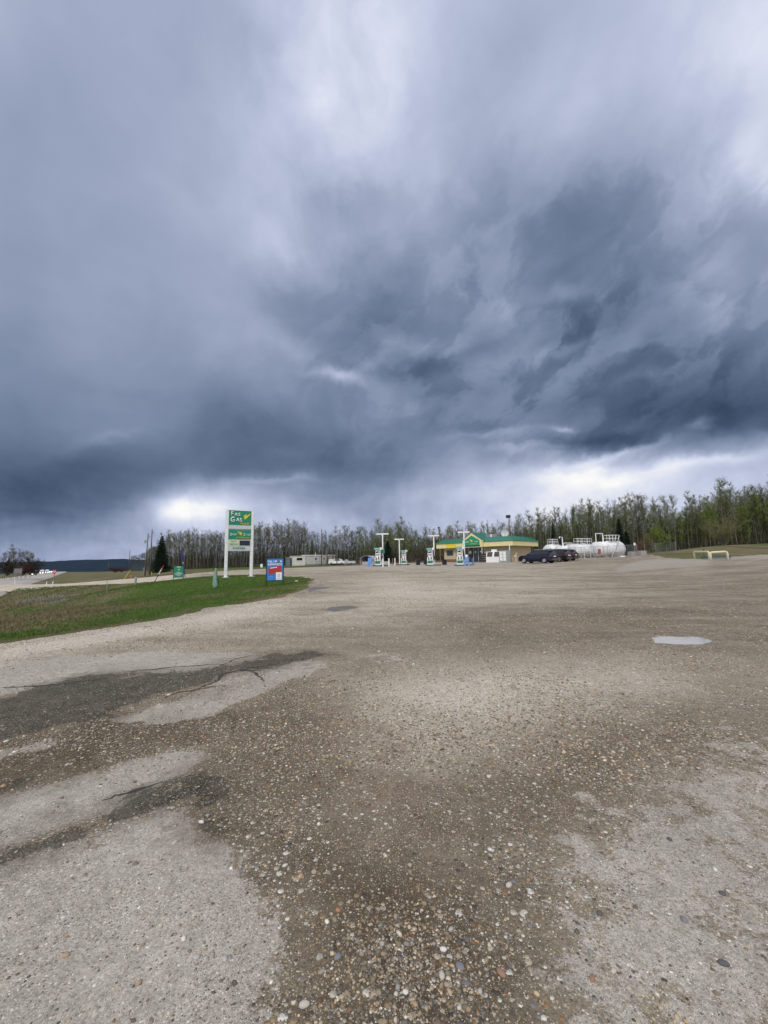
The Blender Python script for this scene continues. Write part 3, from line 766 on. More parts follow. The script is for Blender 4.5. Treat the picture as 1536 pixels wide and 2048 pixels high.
f = grid_faces(len(rs2), len(azs2))
greens = [(gp((-100, 1290), (0, 1285), (110, 1267), (250, 1249), (400, 1220), (480, 1207), (560, 1194), (600, 1186), (600, 1175), (480, 1185), (330, 1205), (200, 1232), (60, 1262), (-100, 1280)), 2.0, 0.85),
          (wp((215, 34), (330, 20), (600, 22), (618, 30), (590, 37), (500, 42), (350, 45), (240, 46)), 3.0, 1.0),
          (wp((0, 66), (100, 62), (230, 53), (230, 47), (100, 57), (0, 62)), 2.0, 0.75),
          (wp((420, 90), (700, 92), (700, 115), (500, 130), (320, 120), (330, 95)), 3.0, 0.8),
          (wp((1440, 48), (1700, 48), (1700, 72), (1480, 68)), 3.0, 0.55), (gp((90, 1222), (140, 1213), (135, 1207), (95, 1212)), 3.0, 0.6)]
green = np.full(len(x), 0.40)
for q, ww, aa in greens: green = np.maximum(green, soft(q, ww * 1.6, 0.5) * aa)
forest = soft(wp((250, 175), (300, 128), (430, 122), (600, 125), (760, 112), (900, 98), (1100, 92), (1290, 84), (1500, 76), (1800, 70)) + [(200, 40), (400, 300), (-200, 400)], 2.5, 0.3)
fm = bpy.data.materials.new('grass_field'); fm.use_nodes = True
t = fm.node_tree; b = t.nodes['Principled BSDF']; n = NT(t)
pos = n.n('ShaderNodeTexCoord').outputs['Object']
g = n.attr('green', 2); fo = n.attr('forest', 2); mu = n.attr('mud', 2)
n1 = n.noise(pos, 0.25, 6, 0.6); n2 = n.noise(pos, 1.6, 8, 0.65); n3 = n.noise(pos, 14, 6, 0.7)
mp = n.n('ShaderNodeMapping'); mp.inputs['Rotation'].default_value = (0, 0, R(37)); mp.inputs['Scale'].default_value = (0.45, 0.05, 1); n.link(pos, mp.inputs[0])
st = n.noise(mp.outputs[0], 1.0, 5, 0.6)
gg = n.m('ADD', g, n.m('ADD', n.m('MULTIPLY', n.m('SUBTRACT', n1, 0.5), 0.7), n.m('MULTIPLY', n.m('SUBTRACT', n2, 0.5), 1.0)))
tanc = n.mix(n.mr(st, 0.35, 0.65), (0.115, 0.088, 0.048), (0.255, 0.195, 0.115))
grc = n.mix(n.mr(n2, 0.3, 0.7), (0.050, 0.100, 0.012), (0.100, 0.155, 0.024))
c = n.mix(n.mr(gg, 0.30, 0.62, smooth=True), tanc, grc)
c = n.mix(n.mr(mu, 0.4, 0.6, smooth=True), c, (0.20, 0.20, 0.185))
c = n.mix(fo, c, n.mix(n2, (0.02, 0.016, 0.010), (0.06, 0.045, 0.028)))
k = n.mr(n3, 0.25, 0.75, 0.55, 1.4)
c = n.mix(1.0, c, n.comb(k, k, k), 'MULTIPLY')
n.link(c, b.inputs['Base Color']); b.inputs['Roughness'].default_value = 0.9; b.inputs['Specular IOR Level'].default_value = 0.15
bp = n.n('ShaderNodeBump'); bp.inputs['Strength'].default_value = 0.7; bp.inputs['Distance'].default_value = 0.08
n.link(n3, bp.inputs['Height']); n.link(bp.outputs[0], b.inputs['Normal'])
me = npmesh('field', np.stack([x, y, z], 1), f, fm, True)
mud = soft(gp((40, 1198), (80, 1192), (160, 1189), (148, 1195), (120, 1205), (60, 1210)), 1.0, 0.4)
mudring = soft(gp((590, 1188), (480, 1207), (400, 1220), (400, 1215), (480, 1202), (560, 1192), (612, 1180), (622, 1168), (628, 1170), (625, 1184)), 1.0, 0.1) * 0.5
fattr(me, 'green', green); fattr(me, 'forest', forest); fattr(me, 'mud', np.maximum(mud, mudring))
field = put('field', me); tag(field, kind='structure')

# ---- driveway and highway
def draped(name, poly, mat, lift, step=0.7, edge_noise=0.3):
    P = np.array(poly); mn, mx = P.min(0) - 1.5, P.max(0) + 1.5
    gx = np.arange(mn[0], mx[0], step); gy = np.arange(mn[1], mx[1], step)
    XX, YY = np.meshgrid(gx, gy, indexing='ij'); a = XX.ravel(); c_ = YY.ravel()
    s_ = inpoly_sd(a, c_, poly) + (fbm(a, c_, 0.5, 3, 31) - 0.5) * edge_noise * 2
    zz = H(a, c_) + lift - np.clip(s_, -0.2, 3) * 0.25
    f = grid_faces(len(gx), len(gy), s_ < 0.8)
    v, f = compact(np.stack([a, c_, zz], 1), f)
    me = npmesh(name, v, f, mat, True)
    return tag(put(name, me), kind='structure')
dm = pmat('driveway_gravel', (0.54, 0.465, 0.36), 0.9, var=0.2, scale=0.6, grime=0.3, bump=0.3, grimecol=(0.22, 0.18, 0.13))
draped('driveway', drive_poly, dm, 0.05, 0.6)
hm = pmat('highway_asphalt', (0.44, 0.395, 0.335), 0.85, var=0.08, scale=0.3, grime=0.2, bump=0.1, grimecol=(0.2, 0.19, 0.18))
def RZ(s_): return np.interp(s_, [-60, 0, 30, 139, 300, 500, 620], [-2.25, -2.15, -1.95, -2.75, -3.4, -4.4, -5.2])
segs = np.concatenate([np.arange(-60, 200, 5), np.arange(200, 620, 20)])
def hwz(s_, o_):
    p = hw_o + hw_d * s_ + hw_n * o_
    return p[0], p[1], float(RZ(s_))
offs = [-3.2, -0.8, 0.0, 6.0, 12.0, 12.8, 15.6]
vs = []
for s_ in segs:
    for o_ in offs:
        a = hwz(s_, o_); vs.append((a[0], a[1], a[2] - (1.0 if o_ in (-3.2, 15.6) else 0.0)))
vs = np.array(vs); no = len(offs)
# smooth the road along its length
for j in range(no): vs[j::no, 2] = np.convolve(np.pad(vs[j::no, 2], 3, 'edge'), np.ones(7) / 7, 'valid')
HWV = vs.copy()
put_h = put('highway', npmesh('highway', vs, grid_faces(len(segs), no), hm, True)); tag(put_h, kind='structure')
def zat(s_, o_):
    o_ = min(max(o_, 0), 12); j = 2 if o_ < 6 else 3
    zs = [np.interp(s_, segs, HWV[q::no, 2]) for q in (j, j + 1)]
    return zs[0] + (zs[1] - zs[0]) * ((o_ - offs[j]) / 6.0)
lm = pmat('road_paint', (0.62, 0.62, 0.60), 0.6, var=0.1)
for o_ in (1.6, 10.4):
    L = []
    for s_ in segs[:-1]:
        for q in (o_ - .09, o_ + .09):
            p = hw_o + hw_d * s_ + hw_n * q; L.append((p[0], p[1], zat(s_, q) + 0.01))
    L = np.array(L)
    tag(put('edge_line', npmesh('edge_line', L, grid_faces(len(L) // 2, 2), lm), put_h))

# ---- far wooded hills across the valley
def hills(name, Y0, pts, base, mat, depth):
    vs = []; fs = []
    xs = np.linspace(pts[0][0], pts[-1][0], 700)
    tops = np.interp(xs, [p[0] for p in pts], [p[1] for p in pts]) + (fbm(xs, xs * 0 + 3, 0.004, 5, 4) - 0.5) * 26 + (fbm(xs, xs * 0 + 8, 0.09, 3, 9) - .5) * 5
    rows = 14
    V = []
    for i in range(rows):
        k = i / (rows - 1)
        yy = Y0 + depth * k + (fbm(xs, xs * 0 + k * 5, 0.003, 4, 14) - .5) * 240
        V.append(np.stack([xs, yy, base + (tops - base) * (1 - (1 - k) ** 1.6) + (fbm(xs, yy, 0.03, 3, 2) - .5) * 10 * (k < 1)], 1))
    V = np.concatenate(V)
    return tag(put(name, npmesh(name, V, grid_faces(rows, len(xs)), mat, False)), kind='structure')
him = pmat('far_forest', (0.011, 0.021, 0.024), 0.95, var=0.35, scale=0.012, spec=0.1)
hills('hills', 2700, [(-4200, 30), (-2800, 56), (-2100, 52), (-1500, 54), (-600, 40), (1500, 30), (3000, 30)], -60, him, 900)

# ---- cracks in the pale hard pavement
ckm = pmat('crack_dirt', (0.055, 0.048, 0.036), 0.9)
def crack(pts, wd, seed):
    P = np.array(gp(*pts)); rg = np.random.RandomState(seed); L = []
    for a, c in zip(P[:-1], P[1:]):
        n_ = max(3, int(np.hypot(*(c - a)) / .05))
        for k in range(n_): L.append(a + (c - a) * k / n_)
    L.append(P[-1]); L = np.array(L) + rg.randn(len(L), 2) * .012
    d = np.gradient(L, axis=0); d /= np.hypot(*d.T)[:, None] + 1e-9; nr = np.stack([-d[:, 1], d[:, 0]], 1)
    k = np.linspace(0, 1, len(L)); ww = wd * (np.sin(k * PI) * .8 + .2) * (.4 + 1.1 * rg.rand(len(L)))
    A = L + nr * ww[:, None]; B = L - nr * ww[:, None]; V = np.stack([A, B], 1).reshape(-1, 2)
    z = lotH(V[:, 0], V[:, 1]) + .004
    put('crack', npmesh('crack', np.stack([V[:, 0], V[:, 1], z], 1), grid_faces(len(L), 2), ckm), lot)
crack([(380, 1385), (405, 1372), (432, 1362), (445, 1348), (478, 1340), (505, 1341), (528, 1362)], .028, 1)
crack([(445, 1348), (500, 1335), (560, 1328)], .018, 2)
crack([(245, 1345), (300, 1340), (360, 1332), (440, 1327)], .022, 3)
crack([(0, 1376), (70, 1374), (150, 1365), (215, 1358)], .022, 4)
crack([(200, 1600), (240, 1588), (285, 1575), (330, 1562)], .014, 5)
crack([(330, 1400), (350, 1388), (400, 1378), (450, 1370)], .02, 8)
crack([(430, 1335), (470, 1318), (515, 1311)], .016, 9)
# ================================================================== THINGS
def put_at(px, Y, lift=0.0):
    a = W(px, Y); return (a[0], a[1], a[2] + lift)
def lot_z(x_, y_):
    return float(lotH(np.array([x_]), np.array([y_]))[0])

def bird(parent, cx, y, cz, s, mat, flip=1, name='emblem'):
    """little winged star emblem, cut from sheet"""
    pts = [(-.50, .38), (-.28, .22), (-.12, .30), (-.05, .52), (.10, .50), (.12, .28), (.45, .42), (.85, .72), (.80, .42), (.58, .18), (.34, .02), (.42, -.22), (.24, -.16), (.10, -.30), (-.18, -.62), (-.12, -.26), (-.42, -.50), (-.26, -.10), (-.44, .06), (-.30, .12)]
    b_ = MB().yprism([(cx + flip * p[0] * s, cz + p[1] * s) for p in pts], y - 0.02, y)
    return b_.build(name, mat, parent)

# ---- tall pylon sign
def pylon():
    a = Vector(put_at(451, 38)); b_ = Vector(put_at(502, 39.3))
    wd = (b_ - a).xy.length; rz = math.atan2(b_.y - a.y, b_.x - a.x)
    t = thing('pylon_sign', 'tall green and white fuel price sign on two white posts', 'sign', (a.x, a.y, a.z), rz)
    S = 6.43
    for x_, dz in ((0, 0), (wd, b_.z - a.z)):
        p = MB().cbox((x_, 0, dz + (S - dz) / 2), (0.25, 0.30, S - dz), None, 0.03).build('post', M['white'], t)
        bp_ = MB(); bp_.box(x_ - .28, x_ + .28, -.28, .28, dz - .01, dz + .05); bp_.build('base_plate', M['white'], p)
        q = MB()
        for sx_ in (-.21, .21):
            for sy_ in (-.21, .21): q.tube([(x_ + sx_, sy_, dz + .05), (x_ + sx_, sy_, dz + .10)], .025, 6)
        q.build('bolts', M['metal'], p)['kind'] = 'stuff'
        f_ = MB(); f_.prism([(x_ + .42 * math.cos(k * PI / 5), .42 * math.sin(k * PI / 5)) for k in range(10)], dz - .25, dz - .012)
        f_.build('footing', M['concrete'], p)
    x0, x1 = .126, wd - .126; cx = (x0 + x1) / 2; W_ = x1 - x0; yf = -0.13
    def panel(name, z0, z1, mat):
        b_ = MB().box(x0, x1, yf, .13, z0, z1).build(name, mat, t)
        return b_
    p1 = panel('brand_panel', 4.97, 6.38, M['green'])
    MB().box(x0, x1, -.15, .15, 6.382, 6.44).build('top_cap', M['lettering'], t)
    lz = yf - .004
    def word(s, par, mat, x_, z_, h_, w_, sh=0.0, bold=.02, shadow=True):
        if shadow: text_part(s, 'letter_shadow', M['dgreen'], par, x_ + .022, lz, z_ - .035, h_, w_, sh, .006, bold)
        return text_part(s, 'lettering', mat, par, x_, lz - .008, z_, h_, w_, sh, .010, bold)
    word('F', p1, M['lettering'], x0 + .30, 6.06, .44, .24); word('AS', p1, M['lettering'], x0 + .76, 6.01, .34, .58)
    word('G', p1, M['lettering'], x0 + .34, 5.52, .50, .40); word('AS', p1, M['lettering'], x0 + .93, 5.49, .36, .60)
    word('PLUS', p1, M['yellow'], x1 - .62, 5.12, .19, .95, .35, .012)
    bird(p1, x0 + W_ * .74, lz - .004, 5.80, .50, M['yellow'])
    p2 = panel('blank_panel', 4.61, 4.965, M['palegrey'])
    MB().box(x0, x1, -.14, .14, 4.54, 4.60).build('rail', M['greymetal'], t)
    p3 = panel('shop_panel', 3.62, 4.50, M['green'])
    word('S', p3, M['lettering'], x0 + .22, 4.07, .27, .16, 0, .008); word('HORT', p3, M['lettering'], x0 + .56, 4.05, .20, .50, 0, .008)
    word('S', p3, M['lettering'], x0 + W_ * .70, 4.07, .27, .16, 0, .008); word('TOP', p3, M['lettering'], x0 + W_ * .70 + .36, 4.05, .20, .44, 0, .008)
    word('EXPRESS', p3, M['yellow'], x1 - .78, 3.74, .17, 1.25, .35, .008)
    bird(p3, x0 + W_ * .53, lz - .004, 4.16, .33, M['yellow'], -1)
    p4 = panel('price_panel', 2.96, 3.58, M['palegrey'])
    s1 = MB().box(x0 + .03, x0 + .98, yf - .012, yf - .002, 2.99, 3.56).build('service_plate', M['cream'], p4)
    text_part('SELF', 'lettering', M['green'], p4, x0 + .50, yf - .014, 3.41, .15, .52, 0, .006, .012)
    text_part('SERVE', 'lettering', M['green'], p4, x0 + .50, yf - .014, 3.14, .16, .74, 0, .006, .012)
    MB().box(x0 + 1.04, x1 - .10, yf - .03, yf - .002, 3.03, 3.50).build('price_display', M['screen'], p4)
    p5 = panel('diesel_panel', 2.58, 2.94, M['palegrey'])
    text_part('DIESEL', 'lettering', M['green'], p5, cx, yf - .014, 2.76, .19, 1.22, 0, .006, .014)
    MB().box(x0, x1, -.10, .10, 2.50, 2.575).build('rail', M['white'], t)
pylon()

# ---- boards on legs
def board(px0, px1, Y, rz_extra, name, label, hw, z0, z1, face, framemat):
    a = Vector(put_at((px0 + px1) / 2, Y))
    t = thing(name, label, 'sign', (a.x, a.y, a.z - .02), rz_extra)
    z1 += .02; z0 += .02
    fr = MB()
    for s_ in (-1, 1): fr.box(s_ * hw - .022, s_ * hw + .022, -.022, .022, 0, z1)
    fr.box(-hw + .023, hw - .023, -.022, .022, z1 - .045, z1); fr.box(-hw + .023, hw - .023, -.022, .022, z0, z0 + .045)
    fr.build('frame', framemat, t)
    p = MB().box(-hw + .024, hw - .024, -.012, .012, z0 + .046, z1 - .046).build('poster', face, t)
    return t, p
t, p = board(532, 567, 24, R(8), 'poster_board', 'blue rewards poster in a black frame at the tip of the lawn', .49, .26, 1.63, M['blue'], M['black'])
yf = -.0145
text_part('FILL UP', 'lettering', M['lettering'], p, -.15, yf, 1.43, .135, .54, 0, .004, .03); text_part('N', 'lettering', M['lettering'], p, .34, yf, 1.43, .135, .11, 0, .004, .03)
MB().disc((.200, yf - .003, 1.43), .060, 'y', .006).build('letter_ring', M['stopred'], p)
text_part('REWARDS', 'lettering', M['lettering'], p, 0, yf, 1.26, .135, .82, 0, .004, .03)
def rotpoly(cx, cz, w_, h_, ang):
    return [(cx + dx * math.cos(ang) - dz * math.sin(ang), cz + dx * math.sin(ang) + dz * math.cos(ang)) for dx, dz in ((-w_, -h_), (w_, -h_), (w_, h_), (-w_, h_))]
MB().yprism(rotpoly(0.0, .93, .37, .21, R(7)), yf - .006, yf).build('reward_card', M['red'], p)
MB().yprism(rotpoly(-.08, 1.075, .20, .022, R(7)), yf - .010, yf - .0062).build('card_print', M['lettering'], p)
MB().box(.06, .40, yf - .010, yf, .36, .80).build('logo_card', M['lettering'], p)
ring = MB()
for k in range(8):
    a_ = k * PI / 4
    ring.disc((.23 + .062 * math.cos(a_), yf - .014, .615 + .062 * math.sin(a_)), .019, 'y', .004, 8)
ring.build('logo_ring', M['orange'], p)
MB().box(.12, .34, yf - .014, yf - .0101, .43, .455).build('logo_line', M['greymetal'], p)
for k, (a_, b_) in enumerate(((-.40, -.06), (-.40, -.02), (-.40, -.10))):
    MB().box(a_, b_, yf - .004, yf, .55 - k * .085, .585 - k * .085).build('small_print', M['lblue'], p)
t, p = board(347, 366, 42, R(14), 'lawn_board', 'small green notice board on black legs beside the driveway', .47, .28, 1.50, M['green'], M['black'])
MB().box(-.19, .17, yf - .004, yf, 1.36, 1.42).build('small_print', M['lettering'], p)
bird(p, 0, yf, 1.10, .17, M['yellow'])
MB().box(-.18, .20, yf - .004, yf, .80, .86).build('small_print', M['palegrey'], p)
for k in range(3): MB().box(-.40 + k * .13, .40 - k * .13, yf - .004, yf, .68 - k * .11, .725 - k * .11).build('small_print', M['palegrey'], p)

# ---- feather flags
def flag(px, Y, label, top, cols, h_, name='feather_flag'):
    a = put_at(px, Y); t = thing(name, label, 'flag', (a[0], a[1], a[2] - .03))
    lean = top
    MB().tube([(0, 0, 0), (lean * .5, 0, h_ * .5), (lean, .02, h_)], [.03, .022, .012], 6).build('pole', M['black'], t)
    for (k0, k1, mat, wd) in cols:
        b_ = MB()
        n_ = 7; vs = []
        for i in range(n_):
            k = k0 + (k1 - k0) * i / (n_ - 1)
            cx_, cz_ = lean * k, h_ * k
            ww = wd * (0.75 + .25 * math.sin(i * 2.1))
            vs += [(cx_ - ww, -.04 - .02 * math.sin(i * 3), cz_), (cx_ + ww * .6, -.05 + .03 * math.sin(i * 2), cz_ + .05), (cx_ + ww * .5, .05, cz_ + .03), (cx_ - ww * .8, .05, cz_)]
        fs = []
        for i in range(n_ - 1):
            for j in range(4): fs.append((i * 4 + j, i * 4 + (j + 1) % 4, i * 4 + 4 + (j + 1) % 4, i * 4 + 4 + j))
        fs += [(0, 1, 2, 3), tuple(range(n_ * 4 - 4, n_ * 4))]
        b_.add(vs, fs).build('cloth', mat, t)
flag(371, 45, 'furled navy blue feather flag leaning beside the green notice board', -.62, [(.18, .62, M['navyflag'], .06), (.52, .60, M['lettering'], .07), (.62, 1.0, M['navyflag'], .12)], 3.15)
flag(308, 46, 'furled red, white and black feather flag leaning in front of the spruce', 1.0, [(.05, .50, M['black'], .05), (.50, .82, M['lettering'], .085), (.82, 1.0, M['stopred'], .09)], 1.95)

# ---- wrapped sapling
a = put_at(430, 27)
t = thing('wrapped_sapling', 'young tree wrapped in pale green cloth on the lawn before the tall sign', 'tree', (a[0], a[1], a[2] - .04))
MB().tube([(0, 0, 0), (.02, 0, 1.3), (.0, .02, 2.4), (-.02, 0, 3.3)], [.025, .02, .012, .005], 5).build('trunk', M['greywood'], t)
rnd = random.Random(3)
b_ = MB(); nn = 12; vs = []
for i in range(nn):
    k = i / (nn - 1); rr_ = .02 + .145 * math.sin(PI * min(1, (1 - k) * .55 + .12)) * (1 - k * .35) if k < .96 else .03
    for j in range(9):
        a_ = 2 * PI * j / 9 + k * 1.2
        r_ = rr_ * (1 + .28 * math.sin(j * 2.3 + i * .9))
        vs.append((r_ * math.cos(a_) + .01, r_ * math.sin(a_), .10 + 1.30 * k))
fs = [(i * 9 + j, i * 9 + (j + 1) % 9, (i + 1) * 9 + (j + 1) % 9, (i + 1) * 9 + j) for i in range(nn - 1) for j in range(9)] + [tuple(range(9)), tuple(range(nn * 9 - 9, nn * 9))]
b_.add(vs, fs).build('wrap', M['wrap'], t, True)
tw = MB()
for i in range(5): tw.tube([(0, 0, 1.5 + i * .35), (.12 * (-1) ** i, .03, 1.85 + i * .35)], [.007, .003], 3)
tw.build('twigs', M['greywood'], t)
MB().box(.16, .20, -.02, .02, 0, .75).build('stake', M['black'], t)

# ---- markers, posts, pedestal
def post(px, Y, name, label, cat, h_, r_, mat, lean=(0, 0), capmat=None, group=None, n_=8):
    a = put_at(px, Y, -.05); t = thing(name, label, cat, a, 0, group)
    MB().tube([(0, 0, 0), (lean[0], lean[1], h_)], r_, n_).build('shaft', mat, t)
    if capmat: MB().tube([(lean[0] * .86, lean[1] * .86, h_ * .86), (lean[0] * .93, lean[1] * .93, h_ * .935)], r_ * 1.12, n_).build('band', capmat, t)
    else: MB().sphere((lean[0], lean[1], h_), r_ * 1.02, 8, 4, (1, 1, .6)).build('cap', mat, t)
    return t
post(29.5, 84, 'delineator_post', 'white roadside marker nearest the left edge beyond the driveway', 'marker post', 1.15, .07, M['white'], (0.05, 0), M['black'])
post(92, 66, 'delineator_post', 'white roadside marker on the near side of the driveway', 'marker post', .92, .06, M['white'], (0.08, 0), M['black'])
post(104.5, 70, 'delineator_post', 'white marker leaning at the foot of the stop sign', 'marker post', .85, .06, M['white'], (0.12, 0), M['black'])
post(213, 34, 'guy_post', 'thin grey stake standing alone in the ditch grass', 'stake', 1.12, .02, M['greymetal'])
post(247, 62, 'leaning_marker', 'long yellow marker pipe leaning to the right by the field', 'marker', 1.55, .05, M['markyellow'], (.95, 0))
post(303, 78, 'yellow_marker', 'short upright yellow marker beside the utility pole', 'marker', .95, .06, M['markyellow'])
post(263, 66, 'orange_marker', 'small orange marker flag in the field grass', 'marker', .50, .035, M['greymetal'])
a = put_at(263, 66); 
for o in COL.objects:
    if o.name.startswith('orange_marker') and o.parent is None:
        MB().box(-.30, .02, -.012, .012, .25, .55).build('flag', M['orange'], o)
a = put_at(271, 50); t = thing('utility_pedestal', 'pale green cable pedestal by the driveway edge', 'pedestal', (a[0], a[1], a[2] - .04))
MB().cbox((0, 0, .40), (.20, .18, .80), None, .03).build('housing', M['wrap'], t); MB().cbox((0, 0, .84), (.24, .22, .08), None, .03).build('cap', M['palegrey'], t)
# stop sign
a = put_at(107.5, 77); t = thing('stop_sign', 'red stop sign where the driveway meets the highway', 'sign', (a[0], a[1], a[2] - .05), R(-12))
MB().box(-.04, .04, -.03, .03, 0, 2.55).build('post', M['greywood'], t)
oc = MB().yprism([(.44 * math.cos(PI / 8 + k * PI / 4), 2.20 + .44 * math.sin(PI / 8 + k * PI / 4)) for k in range(8)], -.055, -.032).build('sign_plate', M['stopred'], t)
text_part('STOP', 'lettering', M['lettering'], oc, 0, -.056, 2.20, .26, .62, 0, .006, .02)
# back of a road sign at the far left
a = put_at(35, 118); t = thing('road_sign', 'grey brown back of a road sign before the left thicket', 'sign', (a[0], a[1], a[2] - .05), R(10))
MB().box(-1.05, 1.05, -.03, .03, .95, 2.35).build('sign_plate', M['greywood'], t)
for s_ in (-.7, .7): MB().box(s_ - .06, s_ + .06, .032, .13, 0, 2.3).build('post', M['greywood'], t)

# ---- utility poles
def pole(px, Y, h_, name, label, cat='utility pole', arm=True, r_=.14, lean=0.0, mat=None, xform=None):
    a = put_at(px, Y, -.1); t = thing(name, label, cat, a)
    mat = mat or M['wood']
    MB().tube([(0, 0, 0), (lean, 0, h_)], [r_, r_ * .65], 8).build('shaft', mat, t, True)
    if arm:
        MB().box(lean - .04, lean + .42, -.05, .05, h_ - .75, h_ - .65).build('bracket', mat, t)
        MB().tube([(lean + .40, 0, h_ - .65), (lean + .40, 0, h_ - .45)], .05, 6).build('insulator', M['greymetal'], t)
        MB().tube([(lean, 0, h_), (lean, 0, h_ + .12)], .05, 6).build('insulator', M['greymetal'], t)
    return t
t = pole(289.5, 84, 8.9, 'utility_pole', 'left and shorter of the two wooden poles left of the spruce', lean=.25)
MB().tube([(-.28, 0, 6.9), (-.28, 0, 7.5)], .18, 8).build('transformer', M['greymetal'], t)
MB().box(-.35, -.05, -.1, .1, 0.05, 1.9).build('meter_board', M['greywood'], t)
pole(299.5, 84, 9.7, 'utility_pole', 'right and taller of the two wooden poles left of the spruce')
pole(257.5, 150, 8.0, 'utility_pole', 'distant wooden pole standing alone before the blue hills', arm=False)
pole(643, 112, 10.2, 'utility_pole', 'dark pole rising in front of the white mobile home')
pole(216.5, 260, 6.5, 'utility_pole', 'faint far pole in the field before the hills', arm=False, r_=.16)
# guy wires of the pole pair as slack line
# flood lights over the shop
a = put_at(1022.5, 78); hh_ = zof(1022, 1033, 78) - a[2]
t = thing('floodlight_pole', 'rusty pole with a brown floodlight box behind the store', 'light pole', a)
MB().tube([(0, 0, 0), (0, 0, hh_ - .3)], [.10, .07], 8).build('shaft', M['rust'], t)
h_ = MB().cbox((-.12, 0, hh_), (.80, .5, .58), None, .05).build('lamp_housing', M['brown'], t)
MB().box(-.46, .22, -.275, -.252, hh_ - .2, hh_ + .2).build('lens', M['glass'], h_)
a = put_at(881, 82); hh_ = zof(881, 1055, 82) - a[2]
t = thing('floodlight_pole', 'thin rusty pole with a small black lamp behind the left roof end', 'light pole', a)
MB().tube([(0, 0, 0), (0, 0, hh_ - .1)], [.08, .05], 8).build('shaft', M['rust'], t)
MB().sphere((-.1, 0, hh_), .20, 8, 5, (1.2, 1, .7)).build('lamp_head', M['black'], t)

# ---- fuel pumps on islands with T lamps
def make_pump():
    t = thing('fuel_pump', 'x', 'fuel pump', (0, 0, 0))
    MB().xprism([(-.30, 0), (.30, 0), (.28, 1.05), (-.34, .95)], -.44, .44).build('cabinet', M['white'], t)
    b_ = MB().cbox((0, 0, 1.50), (.70, .46, 1.06), None, .03); up = b_.build('upper_housing', M['white'], t)
    MB().box(-.30, .10, -.245, -.232, 1.62, 1.98).build('display', M['screen'], up)
    MB().box(-.26, -.02, -.252, -.2455, 1.80, 1.93).build('readout', M['palegrey'], up)
    MB().box(.14, .30, -.245, -.232, 1.55, 1.98).build('card_reader', M['greymetal'], up)
    MB().box(-.30, .30, -.245, -.232, 1.30, 1.48).build('grade_strip', M['palegrey'], up)
    dk = MB()
    for k in range(3): dk.box(-.26 + .18 * k, -.16 + .18 * k, -.252, -.2455, 1.32, 1.46)
    dk.build('grade_buttons', M['black'], up)['kind'] = 'stuff'
    tp = MB().box(-.54, .54, -.27, .27, 2.06, 2.36).build('topper', M['green'], t)
    MB().box(.30, .545, -.275, .275, 2.055, 2.365).build('topper_end', M['lettering'], tp)
    MB().box(-.46, .18, -.273, -.2705, 2.16, 2.25).build('lettering_band', M['palegrey'], tp)
    d_ = MB().add([(-.36, -.334, .18), (.36, -.334, .18), (.36, -.352, .54), (-.36, -.352, .54), (-.36, -.30, .18), (.36, -.30, .18), (.36, -.31, .54), (-.36, -.31, .54)],
                  [(0, 1, 2, 3), (7, 6, 5, 4), (0, 4, 5, 1), (3, 2, 6, 7), (0, 3, 7, 4), (1, 5, 6, 2)]).build('decal', M['green'], t)
    nz = MB(); nz.box(.12, .24, -.44, -.36, .78, 1.06); nz.tube([(.18, -.40, 1.05), (.16, -.46, 1.24), (.05, -.44, 1.30)], .028, 6); nz.build('nozzle', M['black'], t)
    nz = MB(); nz.box(-.24, -.12, -.44, -.36, .70, .98); nz.tube([(-.18, -.40, .97), (-.20, -.46, 1.14), (-.28, -.44, 1.2)], .028, 6); nz.build('nozzle', M['black'], t)
    for s_, q in ((.18, 1.0), (-.18, .8)):
        MB().tube([(s_, -.42, .80), (s_ + .10, -.50, .35), (s_ * 2.4, -.45, .40), (.50 * (1 if s_ > 0 else -1), -.2, 1.2), (.47 * (1 if s_ > 0 else -1), 0, 2.04)], .020, 5).build('hose', M['rubber'], t)
    hb = MB(); hb.tube([(.48, .0, 1.85), (.56, -.05, 1.2), (.58, -.05, .75), (.50, -.02, .60), (.46, 0, .9)], .035, 6); hb.cbox((.53, -.02, 1.0), (.14, .26, .42))
    hb.build('hose_bundle', M['rubber'], t)
    return t
def make_tlamp(arm, h_):
    t = thing('forecourt_lamp', 'x', 'lamp post', (0, 0, 0))
    MB().cbox((0, 0, h_ / 2), (.16, .16, h_), None, .02).build('post', M['white'], t)
    for s_ in (-1, 1):
        MB().cbox((s_ * (arm * .52), 0, h_ + .02), (arm * .88, .30, .17), None, .06).build('light_head', M['white'], t)
    MB().box(-.10, .10, -.09, .09, h_ - .06, h_ + .09).build('bracket', M['white'], t)
    return t
def island(px, Y, w_, label):
    a = put_at(px, Y); t = thing('pump_island', label, 'kerb', (a[0], a[1], a[2] - .08), R(12))
    MB().cbox((0, 0, .10), (w_, 1.1, .22), None, .2).build('slab', M['concrete'], t)
    MB().cbox((0, 0, .10), (w_ + .08, 1.18, .17), None, .23).build('kerb_edge', M['black'], t)
    return a
pump0 = make_pump(); first = True
names4 = [(757, 53, 766, 53.5, 4.10, .86, 'leftmost of four, before the grey shelter', 'leftmost'),
          (808.5, 61, 799.5, 61, 3.75, .76, 'second from the left, its lamp on its left', 'second'),
          (861.5, 56, 869, 56, 3.98, .80, 'third from the left, just left of the store', 'third'),
          (921, 54, 930, 54.5, 4.35, .86, 'rightmost, before the glass store front', 'rightmost')]
